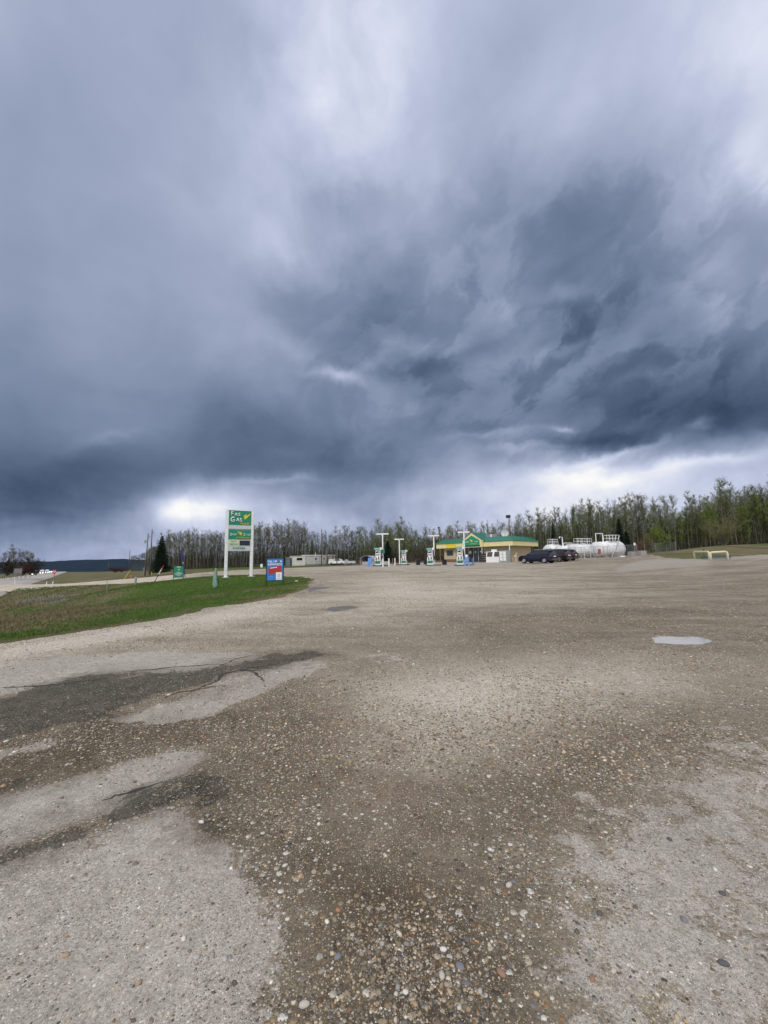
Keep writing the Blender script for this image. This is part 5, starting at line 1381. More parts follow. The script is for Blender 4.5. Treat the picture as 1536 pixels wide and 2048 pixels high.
# ---- fuel storage tanks
def tank(name, label, px, Y, L_, r_, rz_, zoff=.35, mat=None):
    q = W(px, Y); t = thing(name, label, 'tank', (q[0], q[1], q[2] - .05), rz_)
    cz_ = r_ + zoff; b_ = MB(); n_ = 28
    st = [(-L_ / 2 - r_ * .30, .02), (-L_ / 2 - r_ * .27, .35), (-L_ / 2 - r_ * .18, .68), (-L_ / 2 - r_ * .07, .92), (-L_ / 2, 1), (-L_ / 6, 1), (L_ / 6, 1), (L_ / 2, 1), (L_ / 2 + r_ * .07, .92), (L_ / 2 + r_ * .18, .68), (L_ / 2 + r_ * .27, .35), (L_ / 2 + r_ * .30, .02)]
    for x_, k in st:
        for i in range(n_): b_.v.append((x_, r_ * k * math.cos(2 * PI * i / n_), cz_ + r_ * k * math.sin(2 * PI * i / n_)))
    for j in range(len(st) - 1):
        for i in range(n_): b_.f.append((j * n_ + i, j * n_ + (i + 1) % n_, (j + 1) * n_ + (i + 1) % n_, (j + 1) * n_ + i))
    b_.f += [tuple(range(n_)), tuple(range((len(st) - 1) * n_, len(st) * n_))]
    b_.build('shell', M['tankwhite'], t, True)
    for x_ in (-L_ / 2, -L_ / 6, L_ / 6, L_ / 2):
        w_ = MB(); vs = []
        for i in range(n_):
            for (dx, dr) in ((-.03, 0), (-.02, .015), (.02, .015), (.03, 0)): vs.append((x_ + dx, (r_ + dr) * math.cos(2 * PI * i / n_), cz_ + (r_ + dr) * math.sin(2 * PI * i / n_)))
        w_.add(vs, [(i * 4 + j, i * 4 + j + 1, ((i + 1) % n_) * 4 + j + 1, ((i + 1) % n_) * 4 + j) for i in range(n_) for j in range(3)])
        w_.build('weld_seam', M['tankwhite'], t)
    for x_ in (-L_ * .3, L_ * .3): MB().yprism([(x_ - .15, 0), (x_ + .15, 0), (x_ + .15, zoff + .25), (x_ - .15, zoff + .25)], -r_ * .75, r_ * .75).build('saddle', M['concrete'], t)
    MB().tube([(0, 0, cz_ + r_ - .05), (0, 0, cz_ + r_ + .12)], .28, 12).build('manhole', M['white'], t)
    return t, cz_ + r_
def rail_box(t, x0, x1, y0, y1, z, h_=.95):
    b_ = MB(); rr_ = .028
    nx = max(2, int(round((x1 - x0) / .75)) + 1)
    for y_ in (y0, y1):
        for i in range(nx): xx = x0 + (x1 - x0) * i / (nx - 1); b_.tube([(xx, y_, z), (xx, y_, z + h_)], rr_, 5)
        for zz_ in (z + h_, z + h_ * .5): b_.tube([(x0, y_, zz_), (x1, y_, zz_)], rr_, 5)
    for x_ in (x0, x1):
        for zz_ in (z + h_, z + h_ * .5): b_.tube([(x_, y0, zz_), (x_, y1, zz_)], rr_, 5)
    b_.build('guard_rail', M['white'], t)
    MB().box(x0 - .05, x1 + .05, y0 - .05, y1 + .05, z - .06, z - .01).build('platform', M['white'], t)
AX = R(38)
t, tz = tank('fuel_tank', 'short white fuel tank directly behind the parked cars, leftmost', 1108, 74, 3.0, 1.25, AX)
rail_box(t, -1.0, .9, -.5, .5, tz + .02)
MB().box(-2.1, -1.95, -.9, .35, 1.35, 2.05).build('placard', M['brown'], t)
MB().tube([(1.6, -1.0, 0), (1.6, -1.0, tz + 1.35), (.6, -1.0, tz + 1.35), (.6, -1.0, tz + 1.1)], .10, 8).build('fill_pipe', M['white'], t)
t, tz = tank('fuel_tank', 'low white tank second from the left with curved vent pipe', 1138, 71.5, 5.0, 1.05, R(30), .30)
MB().tube([(-1.2, 0, tz - .1), (-1.2, 0, tz + .35), (-1.0, 0, tz + .5), (1.2, 0, tz + .5), (1.4, 0, tz - .1)], .06, 8).build('vent_pipe', M['white'], t)
rail_box(t, -.2, 2.0, -.5, .3, tz + .12, .12)
t, tz = tank('fuel_tank', 'stained white tank with looped rails on top, third from the left', 1168, 69.5, 5.2, 1.10, R(24), .30)
rail_box(t, -1.6, .0, -.45, .45, tz + .02); rail_box(t, .5, 1.7, -.45, .45, tz + .02)
t, tz = tank('fuel_tank', 'largest white tank with stair and railed platform, rightmost', 1217, 66.5, 5.0, 1.20, R(20), .28)
rail_box(t, -.1, 2.0, -.55, .55, tz + .04, 1.05)
s_ = MB()
for y_ in (-1.45, -.85):
    s_.tube([(-1.3, y_ - .9, .05), (1.5, y_ + .3, tz + .05)], .04, 5); s_.tube([(-1.3, y_ - .9, 1.0), (1.5, y_ + .3, tz + 1.0)], .028, 5)
s_.build('stair_rail', M['white'], t)
for k in range(11):
    q = (k + .5) / 11; MB().box(-1.3 + 2.8 * q - .10, -1.3 + 2.8 * q + .10, -2.35 + 1.2 * q, -1.75 + 1.2 * q, tz * q, tz * q + .03).build('tread', M['greymetal'], t)
MB().tube([(-2.4, 0, tz - .1), (-2.4, 0, tz + 1.35), (-.9, 0, tz + 1.35), (-.9, 0, tz - .05)], .085, 8).build('vent_pipe', M['white'], t)
q = put_at(1200, 62.5); t = thing('extinguisher_box', 'red extinguisher cabinet on a post before the tanks', 'fire box', (q[0], q[1], q[2] - .02))
MB().cbox((0, 0, .98), (.34, .26, .75), None, .03).build('cabinet', M['red'], t); MB().box(-.05, .05, -.04, .04, 0, .6).build('post', M['greymetal'], t)

q = put_at(1176, 64.5); t = thing('pipe_rack', 'white valve pipes and frames standing between the tanks and fence', 'pipework', (q[0], q[1], q[2] - .02), R(10))
for x_, h_ in ((-3.2, 1.5), (-2.2, 2.3), (-.6, 1.4), (.5, 2.0), (2.1, 1.2)): MB().tube([(x_, 0, 0), (x_, 0, h_), (x_ + .5, .1, h_), (x_ + .5, .1, h_ - .5)], .05, 6).build('riser', M['white'], t)
MB().tube([(-3.4, .15, .7), (2.6, .15, .75)], .06, 6).build('header_pipe', M['greymetal'], t); MB().tube([(-3.4, .2, 1.15), (.9, .2, 1.2)], .045, 6).build('header_pipe', M['white'], t)
for x_ in (-2.7, -.1, 1.4): MB().cbox((x_, -.05, .55), (.30, .24, .42), None, .04).build('valve_box', M['greymetal'], t)
# ---- chain-link fences
def chainlink(pts, name, label, h_=1.75, step=None):
    q0 = Vector(put_at(*pts[0])); t = thing(name, label, 'fence', q0)
    P = [Vector(put_at(*p)) - q0 for p in pts]
    for p in P: MB().tube([p + Vector((0, 0, -.1)), p + Vector((0, 0, h_))], .035, 6).build('post', M['greymetal'], t)
    for a_, c_ in zip(P, P[1:]):
        MB().tube([a_ + Vector((0, 0, h_ - .03)), c_ + Vector((0, 0, h_ - .03))], .022, 5).build('top_rail', M['greymetal'], t)
        vs = []; fs = []; d_ = c_ - a_; ln = d_.length; n_ = int(ln / .30)
        for s_ in (1, -1):
            for i in range(-int(h_ / .30), n_ + 1):
                x0 = i * .30; z0 = 0; x1 = x0 + h_ - .05; z1 = h_ - .05
                if x0 < 0: z0 = -x0; x0 = 0
                if x1 > ln: z1 -= (x1 - ln); x1 = ln
                if x1 <= x0 or z1 <= z0: continue
                if s_ < 0: x0, x1 = ln - x0, ln - x1
                p_ = a_ + d_ * (x0 / ln) + Vector((0, 0, z0)); r_ = a_ + d_ * (x1 / ln) + Vector((0, 0, z1)); k = len(vs); o_ = Vector((0, 0, .010)); o2 = Vector((0.007, -.007, -.006))
                vs += [p_ + o_, p_ + o2, p_ - o_ - o2 * .5, r_ + o_, r_ + o2, r_ - o_ - o2 * .5]; fs += [(k, k + 1, k + 4, k + 3), (k + 1, k + 2, k + 5, k + 4), (k + 2, k, k + 3, k + 5)]
        o = MB().add(vs, fs).build('wire_mesh', M['greymetal'], t, False, False); o['kind'] = 'stuff'
chainlink([(1140, 64), (1152, 63.5), (1163.5, 63), (1189, 62.5), (1208, 62), (1216, 62), (1250, 61.5), (1275, 61)], 'chain_link_fence', 'chain-link fence running in front of the white tanks')
chainlink([(1290, 74), (1312, 76), (1334, 78), (1352, 79)], 'chain_link_fence', 'short far piece of chain-link fence at the wood edge', 1.8)
for px, Y, w_, lb in ((1237, 61.6, .95, 'grey concrete block behind the fence under the largest tank'), (1265, 60.6, 1.0, 'grey concrete block at the right end of the tank fence'), (1284, 60.2, 1.05, 'pale concrete block standing clear, right of the tank fence')):
    q = put_at(px, Y + .8); t = thing('concrete_block', lb, 'block', (q[0], q[1], q[2] - .05), R(15))
    MB().xprism([(-.4, 0), (.4, 0), (.34, .78), (-.34, .78)], -w_ / 2, w_ / 2).build('block_body', M['concrete'], t); MB().tube([(-.12, 0, .76), (-.1, 0, .86), (.1, 0, .86), (.12, 0, .76)], .018, 5).build('lifting_eye', M['rust'], t)
q = put_at(1245, 60.2); tag(MB().sphere((0, 0, 0), .28, 9, 6, (1.4, 1, .7), .3).build('white_rock', M['tankwhite'], None, False), 'low white rock lying before the tank fence', 'rock').location = q
q = put_at(1271, 60.4); t = thing('fence_notice', 'small white notice on a thin post at the fence corner', 'sign', q)
MB().tube([(0, 0, -.05), (0, 0, 2.0)], .03, 6).build('post', M['greymetal'], t); MB().box(-.14, .14, -.045, -.032, 1.62, 1.98).build('plate', M['lettering'], t)

# ---- yellow pipe barriers and the tank lid they guard
def barrier(px0, Y0, px1, Y1, h_, label, rr_=.085):
    a_ = Vector(put_at(px0, Y0, -.1)); c_ = Vector(put_at(px1, Y1, -.1)); d_ = c_ - a_
    t = thing('pipe_barrier', label, 'barrier', a_)
    z1 = Vector((0, 0, h_ + .1)); u_ = d_.normalized() * .14
    MB().tube([Vector((0, 0, 0)), z1 - Vector((0, 0, .16)), z1 + u_ * .3 - Vector((0, 0, .05)), z1 + u_, d_ + z1 - u_, d_ + z1 - u_ * .3 - Vector((0, 0, .05)), d_ + z1 - Vector((0, 0, .16)), d_], rr_, 10).build('pipe', M['pipeyellow'], t, True)
    for p_ in (Vector((0, 0, .02)), d_ + Vector((0, 0, .02))): MB().tube([p_, p_ + Vector((0, 0, .10))], rr_ * 1.5, 10).build('collar', M['concrete'], t)
barrier(1389.5, 44, 1419, 40.3, .80, 'left arm of the faded yellow pipe barrier, the farther one')
barrier(1422, 38.8, 1456, 38.8, .78, 'right faded yellow pipe barrier nearest the camera', .10)
q = put_at(1432, 42); t = thing('ground_hatch', 'dark green hatch box lying behind the yellow pipe barrier', 'hatch', (q[0], q[1], q[2] - .03), R(5))
MB().cbox((0, 0, .10), (2.6, .9, .24), None, .06).build('box', M['shedblue'], t); MB().cbox((0, 0, .235), (2.66, .96, .03), None, .06).build('lid', M['dgreen'], t)
q = put_at(1409, 42.5); t = thing('valve_post', 'small dark valve post behind the left pipe barrier', 'post', q)
MB().tube([(0, 0, -.05), (0, 0, .95)], .025, 6).build('stem', M['black'], t); MB().sphere((0, 0, .98), .07, 8, 5).build('knob', M['black'], t)

# ---- mobile home group
q = W(586, 118); q2 = W(670, 124)
ang = math.atan2(q2[1] - q[1], q2[0] - q[0]); LT = math.hypot(q2[0] - q[0], q2[1] - q[1])
t = thing('mobile_home', 'long low pale mobile home at the foot of the wood', 'building', (q[0], q[1], min(q[2], q2[2]) - .05), ang)
MB().box(3.6, LT, 0, 3.6, .45, 2.95).build('wall', M['trailer'], t); MB().box(0, 3.6 - .002, -.25, 3.6, .30, 2.90).build('porch_wall', M['trailerpale'], t)
MB().box(3.6, LT, .05, 3.5, 0, .449).build('skirting', M['greymetal'], t); MB().box(0.05, 3.55, -.2, 3.5, 0, .299).build('skirting', M['trailerpale'], t)
MB().xprism([(-.15, 2.952), (3.75, 2.952), (3.75, 3.05), (1.8, 3.25), (-.15, 3.05)], 3.4, LT + .15).build('roof', M['trailerpale'], t); MB().xprism([(-.4, 2.902), (3.7, 2.902), (3.7, 2.98), (-.4, 2.98)], -.15, 3.39).build('porch_roof', M['trailerpale'], t)
def win2(x0, x1, z0, z1, y_=-.002):
    f_ = MB(); f_.box(x0, x1, y_ - .05, y_, z0, z0 + .06); f_.box(x0, x1, y_ - .05, y_, z1 - .06, z1); f_.box(x0, x0 + .06, y_ - .05, y_, z0 + .061, z1 - .061); f_.box(x1 - .06, x1, y_ - .05, y_, z0 + .061, z1 - .061)
    w_ = f_.build('window', M['lettering'], t); MB().box(x0 + .061, x1 - .061, y_ - .025, y_ - .003, z0 + .061, z1 - .061).build('pane', M['glass'], w_)
win2(.9, 2.75, 1.55, 2.45, -.252); win2(LT * .505, LT * .56, 1.65, 2.4); win2(LT * .71, LT * .75, 1.7, 2.4); win2(LT * .91, LT * .965, 1.7, 2.5)
d_ = MB().box(LT * .80, LT * .85, -.04, -.002, .5, 2.4).build('door', M['frame'], t); MB().box(LT * .84, LT * .845, -.06, -.041, 1.3, 1.45).build('handle', M['metal'], d_)
for k in range(1, int((LT - 3.6) / 1.2)): MB().box(3.6 + k * 1.2 - .015, 3.6 + k * 1.2 + .015, -.012, -.0005, .46, 2.94).build('siding_joint', M['greymetal'], t)
MB().tube([(LT * .555, 1.5, 3.2), (LT * .555, 1.5, 3.9)], .09, 8).build('flue', M['white'], t)
MB().box(LT * .76, LT * .88, -1.2, -.06, .0, .42).build('steps', M['greywood'], t)
q = W(580.5, 119); t = thing('lean_to_shed', 'dark blue grey shed against the left end of the mobile home', 'shed', (q[0], q[1], q[2] - .05), ang)
MB().box(-.75, .72, 0, 2.5, 0, 2.35).build('wall', M['shedblue'], t); MB().xprism([(-.15, 2.352), (2.6, 2.352), (2.6, 2.62), (-.15, 2.45)], -.85, .80).build('roof', M['greymetal'], t); MB().box(.0, .60, -.04, -.002, .05, 2.0).build('door', M['black'], t)
# white truck and sundry
def small_truck(px, Y, a_, label, cat='truck'):
    q = W(px, Y); t = thing('pickup_truck', label, cat, (q[0], q[1], q[2] - .02), a_)
    MB().yprism([(-2.6, .45), (2.5, .45), (2.6, .8), (2.4, 1.05), (1.3, 1.15), (-2.6, 1.15)], -.92, .92).build('body', M['white'], t)
    MB().yprism([(1.3, 1.152), (.75, 1.75), (-.7, 1.78), (-.9, 1.152)], -.80, .80).build('cab', M['white'], t)
    MB().yprism([(1.15, 1.20), (.75, 1.66), (-.6, 1.68), (-.7, 1.20)], -.82, .82).build('cab_window', M['glass'], t)
    MB().box(-2.55, -.95, -.9, .9, 1.152, 1.75).build('canopy', M['trailerpale'], t)
    for x_ in (-1.7, 1.65):
        for s_ in (-1, 1): shift(lathe([(.0, s_ * .02), (.2, s_ * .08), (.36, s_ * .1), (.38, 0), (.36, -s_ * .1)], 14), (x_, s_ * .84, .38)).build('wheel', M['rubber'], t)
    MB().box(2.5, 2.64, -.6, .6, .6, .85).build('grille', M['black'], t)
small_truck(676, 117, R(-20), 'white pickup with canopy parked beside the mobile home')
q = W(693, 112); t = thing('white_tote', 'white water tote standing in the yard right of the pickup', 'tank', (q[0], q[1], q[2] - .02))
MB().cbox((0, 0, .9), (1.0, .9, .95), None, .12).build('tote', M['tarp'], t); MB().cbox((0, 0, .22), (1.15, 1.05, .4)).build('pallet', M['greywood'], t); MB().tube([(0, 0, 1.37), (0, 0, 1.5)], .15, 8).build('lid', M['white'], t)
q = W(702, 112); t = thing('covered_trailer', 'low tarp-covered heap right of the white tote', 'trailer', (q[0], q[1], q[2] - .02), R(8))
MB().xprism([(-.7, .35), (.7, .35), (.55, .75), (0, 1.0), (-.55, .75)], -1.2, 1.2).build('tarp', M['tarp'], t); MB().box(-1.3, 1.6, -.6, .6, .2, .34).build('deck', M['greywood'], t); MB().tube([(0, -.7, .22), (0, .7, .22)], .22, 10).build('wheel', M['rubber'], t)
# brown shed and round-roofed shelter
q = W(724, 96); t = thing('red_shed', 'rust brown open shed left of the round-roofed shelter', 'shed', (q[0], q[1], q[2] - .05), R(-8))
for i in range(9): MB().box(-.98 + i * .22, -.98 + i * .22 + .21, 0, .06, 0, 1.45).build('board', M['barnred'], t)
MB().box(-1.0, -.94, .062, 2.0, 0, 1.4).build('side', M['barnred'], t); MB().box(.94, 1.0, .062, 2.0, 0, 1.4).build('side', M['barnred'], t)
MB().xprism([(-.3, 1.46), (2.1, 1.46), (2.1, 1.75), (-.3, 1.55)], -1.15, 1.15).build('roof', M['brown'], t)
q = W(745, 84); t = thing('storage_shelter', 'grey fabric shelter with a round roof behind the leftmost pump', 'shelter', (q[0], q[1], q[2] - .05), R(-32))
arc = [(1.45 * math.cos(a_), 1.15 + .75 * math.sin(a_)) for a_ in np.linspace(0, PI, 11)]
MB().yprism([(1.45, 0)] + arc + [(-1.45, 0), (-1.38, 0)] + [(1.38 * p_[0] / 1.45, p_[1] - .05) for p_ in arc[::-1]] + [(1.38, 0)], -2.4, 2.2).build('cover', M['tarp'], t)
MB().yprism([(1.37, 0)] + [(1.37 * p_[0] / 1.45, p_[1] - .06) for p_ in arc] + [(-1.37, 0)], 1.9, 2.0).build('back_panel', M['shedblue'], t)
MB().box(-.9, .9, -1.6, -.4, 0, .9).build('stored_goods', M['black'], t)
for i, (px0, px1, lb) in enumerate(((724.5, 747, 'long concrete barrier left of the leftmost pump'), (763, 780, 'concrete barrier showing right of the leftmost pump'))):
    a_ = Vector(put_at(px0, 60, -.03)); c_ = Vector(put_at(px1, 60, -.03)); t = thing('concrete_barrier', lb, 'barrier', a_, math.atan2((c_ - a_).y, (c_ - a_).x))
    ln = (c_ - a_).length; MB().xprism([(-.3, 0), (.3, 0), (.22, .30), (.12, .62), (-.12, .62), (-.22, .30)], 0, ln).build('block_body', M['concrete'], t)
    MB().box(ln * .3, ln * .3 + .2, -.34, -.2, 0, .08).build('slot', M['black'], t)
q = put_at(785, 62); t = thing('orange_stake', 'short weathered orange stake beside the concrete barrier', 'stake', q); MB().box(-.05, .05, -.04, .04, -.05, .95).build('shaft', M['rust'], t); MB().box(-.052, .052, -.042, .042, .951, 1.02).build('tip', M['orange'], t)

# ---- picnic table, white yard sign, young row trees
q = W(513, 108); t = thing('picnic_table', 'grey picnic table on the lawn behind the tall sign', 'table', (q[0], q[1], q[2] - .03), R(6))
MB().box(-1.3, 1.3, -.4, .4, .74, .80).build('tabletop', M['greywood'], t)
for s_ in (-1, 1): MB().box(-1.3, 1.3, s_ * .75 - .13, s_ * .75 + .13, .42, .47).build('bench', M['greywood'], t)
for x_ in (-.9, .9): MB().yprism([(x_ - .04, 0), (x_ + .04, 0), (x_ + .04, .738), (x_ - .04, .738)], -.5, .5).build('trestle', M['greywood'], t)
q = W(523, 96); t = thing('yard_sign', 'small white yard sign right of the picnic table', 'sign', (q[0], q[1], q[2] - .03)); MB().box(-.26, .26, -.03, .03, .25, 1.05).build('panel', M['lettering'], t)
for s_ in (-.2, .2): MB().box(s_ - .02, s_ + .02, .032, .06, 0, .9).build('leg', M['greymetal'], t)
# ---- traffic on the highway
def onroad(s_, o_): p = hw_o + hw_d * s_ + hw_n * o_; return (p[0], p[1], zat(s_, o_))
ra = math.atan2(-hw_d[1], -hw_d[0])
def truck(s_, o_, label, h_, L_, name='box_truck', cat='truck'):
    t = thing(name, label, cat, onroad(s_, o_), ra)
    MB().box(-L_ / 2, L_ / 2 - 1.9, -1.15, 1.15, .9, h_).build('cargo_box', M['white'], t)
    MB().yprism([(L_ / 2 - 1.85, .5), (L_ / 2, .5), (L_ / 2, 1.3), (L_ / 2 - .45, 2.2), (L_ / 2 - 1.85, 2.2)], -1.05, 1.05).build('cab', M['silver'], t)
    MB().add([(L_ / 2 + .005, -.9, 1.32), (L_ / 2 + .005, .9, 1.32), (L_ / 2 - .42, .85, 2.12), (L_ / 2 - .42, -.85, 2.12)], [(0, 1, 2, 3)]).build('windscreen', M['glass'], t)
    for y_ in (-.75, .75): MB().disc((L_ / 2 + .03, y_, .85), .22, 'x', .05, 10).build('headlamp', M['lit'], t)
    for x_ in (-L_ / 2 + 1, L_ / 2 - .9):
        for y_ in (-.95, .95): shift(lathe([(0, .1), (.4, .12), (.45, 0), (.4, -.12), (0, -.1)], 12), (x_, y_, .45)).build('wheel', M['rubber'], t)
    MB().box(-L_ / 2, L_ / 2 - .2, -.9, .9, .5, .88).build('chassis', M['black'], t)
truck(205, 8.5, 'white truck with lit headlamps, nearest on the highway', 3.1, 7)
truck(275, 8.5, 'white box truck following second on the highway', 3.0, 7)
truck(345, 8.5, 'third white truck in the line on the highway', 3.0, 8)
for s_, lb in ((410, 'small white car with lit headlamps behind the trucks'), (455, 'last tiny car with lit headlamps at the highway crest')):
    t = thing('oncoming_car', lb, 'car', onroad(s_, 8.5), ra)
    MB().yprism([(-2.3, .35), (2.3, .35), (2.3, .8), (1.3, .95), (.6, 1.5), (-1.5, 1.5), (-2.2, .95)], -.9, .9).build('body', M['white'], t)
    MB().box(-1.9, 1.8, -.92, .92, .0, .34).build('wheel', M['rubber'], t)['kind'] = 'stuff'
    for y_ in (-.65, .65): MB().disc((2.34, y_, .75), .22, 'x', .05, 8).build('headlamp', M['lit'], t)

# ---- puddles
wm = bpy.data.materials.new('puddle_water'); wm.use_nodes = True; b_ = wm.node_tree.nodes['Principled BSDF']; n = NT(wm.node_tree)
b_.inputs['Roughness'].default_value = 0.03; b_.inputs['Specular IOR Level'].default_value = 0.6; b_.inputs['IOR'].default_value = 1.40
pos_ = n.n('ShaderNodeTexCoord').outputs['Object']
n.link(n.mix(n.noise(pos_, 2, 4), (0.30, 0.275, 0.235), (0.37, 0.34, 0.295)), b_.inputs['Base Color'])
bp = n.n('ShaderNodeBump'); bp.inputs['Strength'].default_value = 0.05; bp.inputs['Distance'].default_value = 0.01; n.link(n.noise(pos_, 14, 3), bp.inputs['Height']); n.link(bp.outputs[0], b_.inputs['Normal'])
mudw = pmat('muddy_water', (0.17, 0.145, 0.105), 0.33, var=0.3, scale=2.0)
for k_, (q_, pz) in enumerate(zip(PUD, PUDZ)):
    P = np.array(q_); c_ = P.mean(0); P2 = c_ + (P - c_) * 1.25
    o = MB().add([(p[0] - c_[0], p[1] - c_[1], 0) for p in P2] + [(0, 0, 0)], [(i, (i + 1) % len(P2), len(P2)) for i in range(len(P2))]).build('puddle', wm if k_ == 0 else mudw)
    o.location = (c_[0], c_[1], pz + .002); tag(o, kind='structure')
# ================================================================== VEGETATION
TW_GREY = np.array([0.100, 0.095, 0.075]); TW_BROWN = np.array([0.068, 0.060, 0.043]); TW_RED = np.array([0.085, 0.035, 0.026])
LF_BUD = np.array([0.165, 0.190, 0.045]); LF_GREEN = np.array([0.140, 0.190, 0.028]); LF_DARK = np.array([0.018, 0.038, 0.014]); LF_YEL = np.array([0.17, 0.165, 0.03]); LF_GREY = np.array([0.12, 0.12, 0.085])
class TG:
    """triangle soup with a colour per vertex"""
    def __init__(s): s.v = []; s.c = []
    def tri(s, A_, B_, C_, col):
        s.v.append(np.stack([A_, B_, C_], 1).reshape(-1, 3)); s.c.append(np.repeat(np.broadcast_to(col, (len(A_), 3)), 3, 0))
    def arrays(s): return np.concatenate(s.v), np.concatenate(s.c)
def unit(a): return a / np.maximum(np.linalg.norm(a, axis=-1, keepdims=True), 1e-9)
def slivers(g, P, D, L, w_, col, rng):
    """thin twigs: long narrow triangles from P along D"""
    side = unit(np.cross(D, rng.randn(len(P), 3))) * w_
    g.tri(P - side, P + side, P + D * L, col)
def leaves(g, P, size, col, rng, var=.3):
    a = unit(rng.randn(len(P), 3)); b_ = unit(np.cross(a, rng.randn(len(P), 3))); s_ = size * (0.6 + .8 * rng.rand(len(P), 1))
    c = np.clip(col * (1 + var * (rng.rand(len(P), 1) * 2 - 1)), 0, 1)
    g.tri(P, P + a * s_, P + (a * .5 + b_ * .8) * s_, c)
def aspen_parts(seed, h_, nb, ntw, nlf, leafcol, leafsize, crown0, spread, twcol, up=0.75):
    rng = np.random.RandomState(seed)
    # trunk line with a slight wander
    K = 9; zz_ = np.linspace(0, h_, K); wx_ = np.cumsum(rng.randn(K) * .10) * (zz_ / h_); wy_ = np.cumsum(rng.randn(K) * .10) * (zz_ / h_)
    line = np.stack([wx_, wy_, zz_], 1); rad = [max(.010, .088 * (1 - k / (K - 1)) ** .8 + .008) for k in range(K)]
    tb = MB().tube([tuple(p) for p in line], rad, 6)
    g = TG()
    hs = crown0 + (1 - crown0) * rng.rand(nb) ** 0.85
    hs[: nb // 8] = rng.uniform(.15, crown0, nb // 8)
    base = np.stack([np.interp(hs * h_, zz_, line[:, i]) for i in range(3)], 1)
    az_ = rng.rand(nb) * 2 * PI; el_ = np.radians(rng.uniform(25, 65, nb)) * up + .15
    D = np.stack([np.cos(az_) * np.cos(el_), np.sin(az_) * np.cos(el_), np.sin(el_)], 1)
    shape_ = np.sin(np.clip((hs - crown0) / (1 - crown0), 0.03, 1) ** .6 * PI * .93) * .8 + .25
    Lb = spread * shape_ * rng.uniform(.6, 1.25, nb) * np.where(hs < crown0, .45, 1); Lb = Lb[:, None]
    mid = base + D * Lb * .5; D2 = unit(D + np.array([0, 0, .5]) + rng.randn(nb, 3) * .2); tip = mid + D2 * Lb * .5
    for A_, B_, w0, w1 in ((base, mid, .030, .018), (mid, tip, .018, .006)):
        d_ = unit(B_ - A_); s1 = unit(np.cross(d_, rng.randn(nb, 3)));
        s2 = np.cross(d_, s1)
        for s_ in (s1, s2):
            g.tri(A_ - s_ * w0, A_ + s_ * w0, B_ + s_ * w1, twcol); g.tri(A_ - s_ * w0, B_ + s_ * w1, B_ - s_ * w1, twcol)
    n_ = nb * ntw; idx = np.repeat(np.arange(nb), ntw); k = rng.rand(n_, 1)
    P = np.where(k < .5, base[idx] + (mid - base)[idx] * k * 2, mid[idx] + (tip - mid)[idx] * (k * 2 - 1))
    Dt = unit(D2[idx] + rng.randn(n_, 3) * .65 + np.array([0, 0, .35])); Lt = (.25 + .55 * rng.rand(n_, 1)) * (spread / 1.6)
    slivers(g, P, Dt, Lt, .016, twcol * (0.8 + .4 * rng.rand(n_, 1)), rng)
    if nlf:
        j = np.repeat(np.arange(n_), nlf); Pl = P[j] + Dt[j] * Lt[j] * rng.rand(len(j), 1) + rng.randn(len(j), 3) * .07
        clump = 0.75 + .5 * rng.rand(n_, 1)[j]
        leaves(g, Pl, leafsize, leafcol * clump, rng)
    v_, c_ = g.arrays()
    return tb, v_, c_, line
def soup_mesh(name, v_, c_, mat=None):
    f_ = np.arange(len(v_)).reshape(-1, 3)
    me = npmesh(name, v_, f_, mat or M['foliage']); cattr(me, 'col', c_) if len(me.vertices) == len(v_) else None
    return me
TREE_H = 14.0
# kinds: bare, budding, leafy
specs = [('bare', 11, 36, 12, 1, LF_GREY, .085, .50, 1.9, TW_GREY), ('bare', 12, 32, 13, 1, LF_BUD, .09, .56, 1.6, TW_GREY), ('bare', 13, 44, 10, 0, LF_GREY, .08, .42, 2.2, TW_BROWN), ('bare', 21, 30, 12, 1, LF_GREY, .08, .62, 2.3, TW_GREY),
         ('budding', 14, 40, 9, 4, LF_BUD, .13, .46, 1.9, TW_GREY), ('budding', 15, 36, 9, 4, LF_BUD * .9, .12, .52, 1.5, TW_BROWN), ('budding', 16, 44, 8, 5, LF_BUD, .12, .38, 2.1, TW_GREY), ('budding', 22, 34, 8, 5, LF_BUD * 1.1, .13, .60, 2.2, TW_GREY),
         ('leafy', 17, 44, 8, 8, LF_GREEN, .15, .34, 1.8, TW_BROWN), ('leafy', 18, 42, 8, 7, LF_GREEN * 1.2, .15, .28, 1.5, TW_GREY), ('leafy', 23, 46, 8, 7, LF_GREEN * 1.1 + LF_YEL * .3, .14, .44, 2.3, TW_GREY)]
protos = {}
for kind_, seed, nb, ntw, nlf, lc, ls, c0, sp, tw_ in specs:
    tb, v_, c_, line = aspen_parts(seed, TREE_H, nb, ntw, nlf, lc, ls, c0, sp, tw_)
    protos.setdefault(kind_, []).append((tb.mesh('trunk', M['bark'], True), soup_mesh('crown', v_, c_), v_, c_, tb))
front_px = [250, 300, 340, 430, 520, 600, 700, 760, 830, 900, 1000, 1100, 1200, 1290, 1400, 1500, 1640, 2400]
front_Y = [150, 132, 125, 121, 123, 124, 114, 108, 102, 97, 94, 91, 87, 83, 78, 75, 70, 56]
top_px = [250, 300, 325, 345, 400, 460, 500, 530, 560, 590, 610, 622, 640, 680, 715, 760, 800, 826, 840, 870, 930, 1000, 1040, 1065, 1100, 1140, 1160, 1185, 1205, 1250, 1300, 1340, 1365, 1400, 1430, 1460, 1500, 1530, 1640]
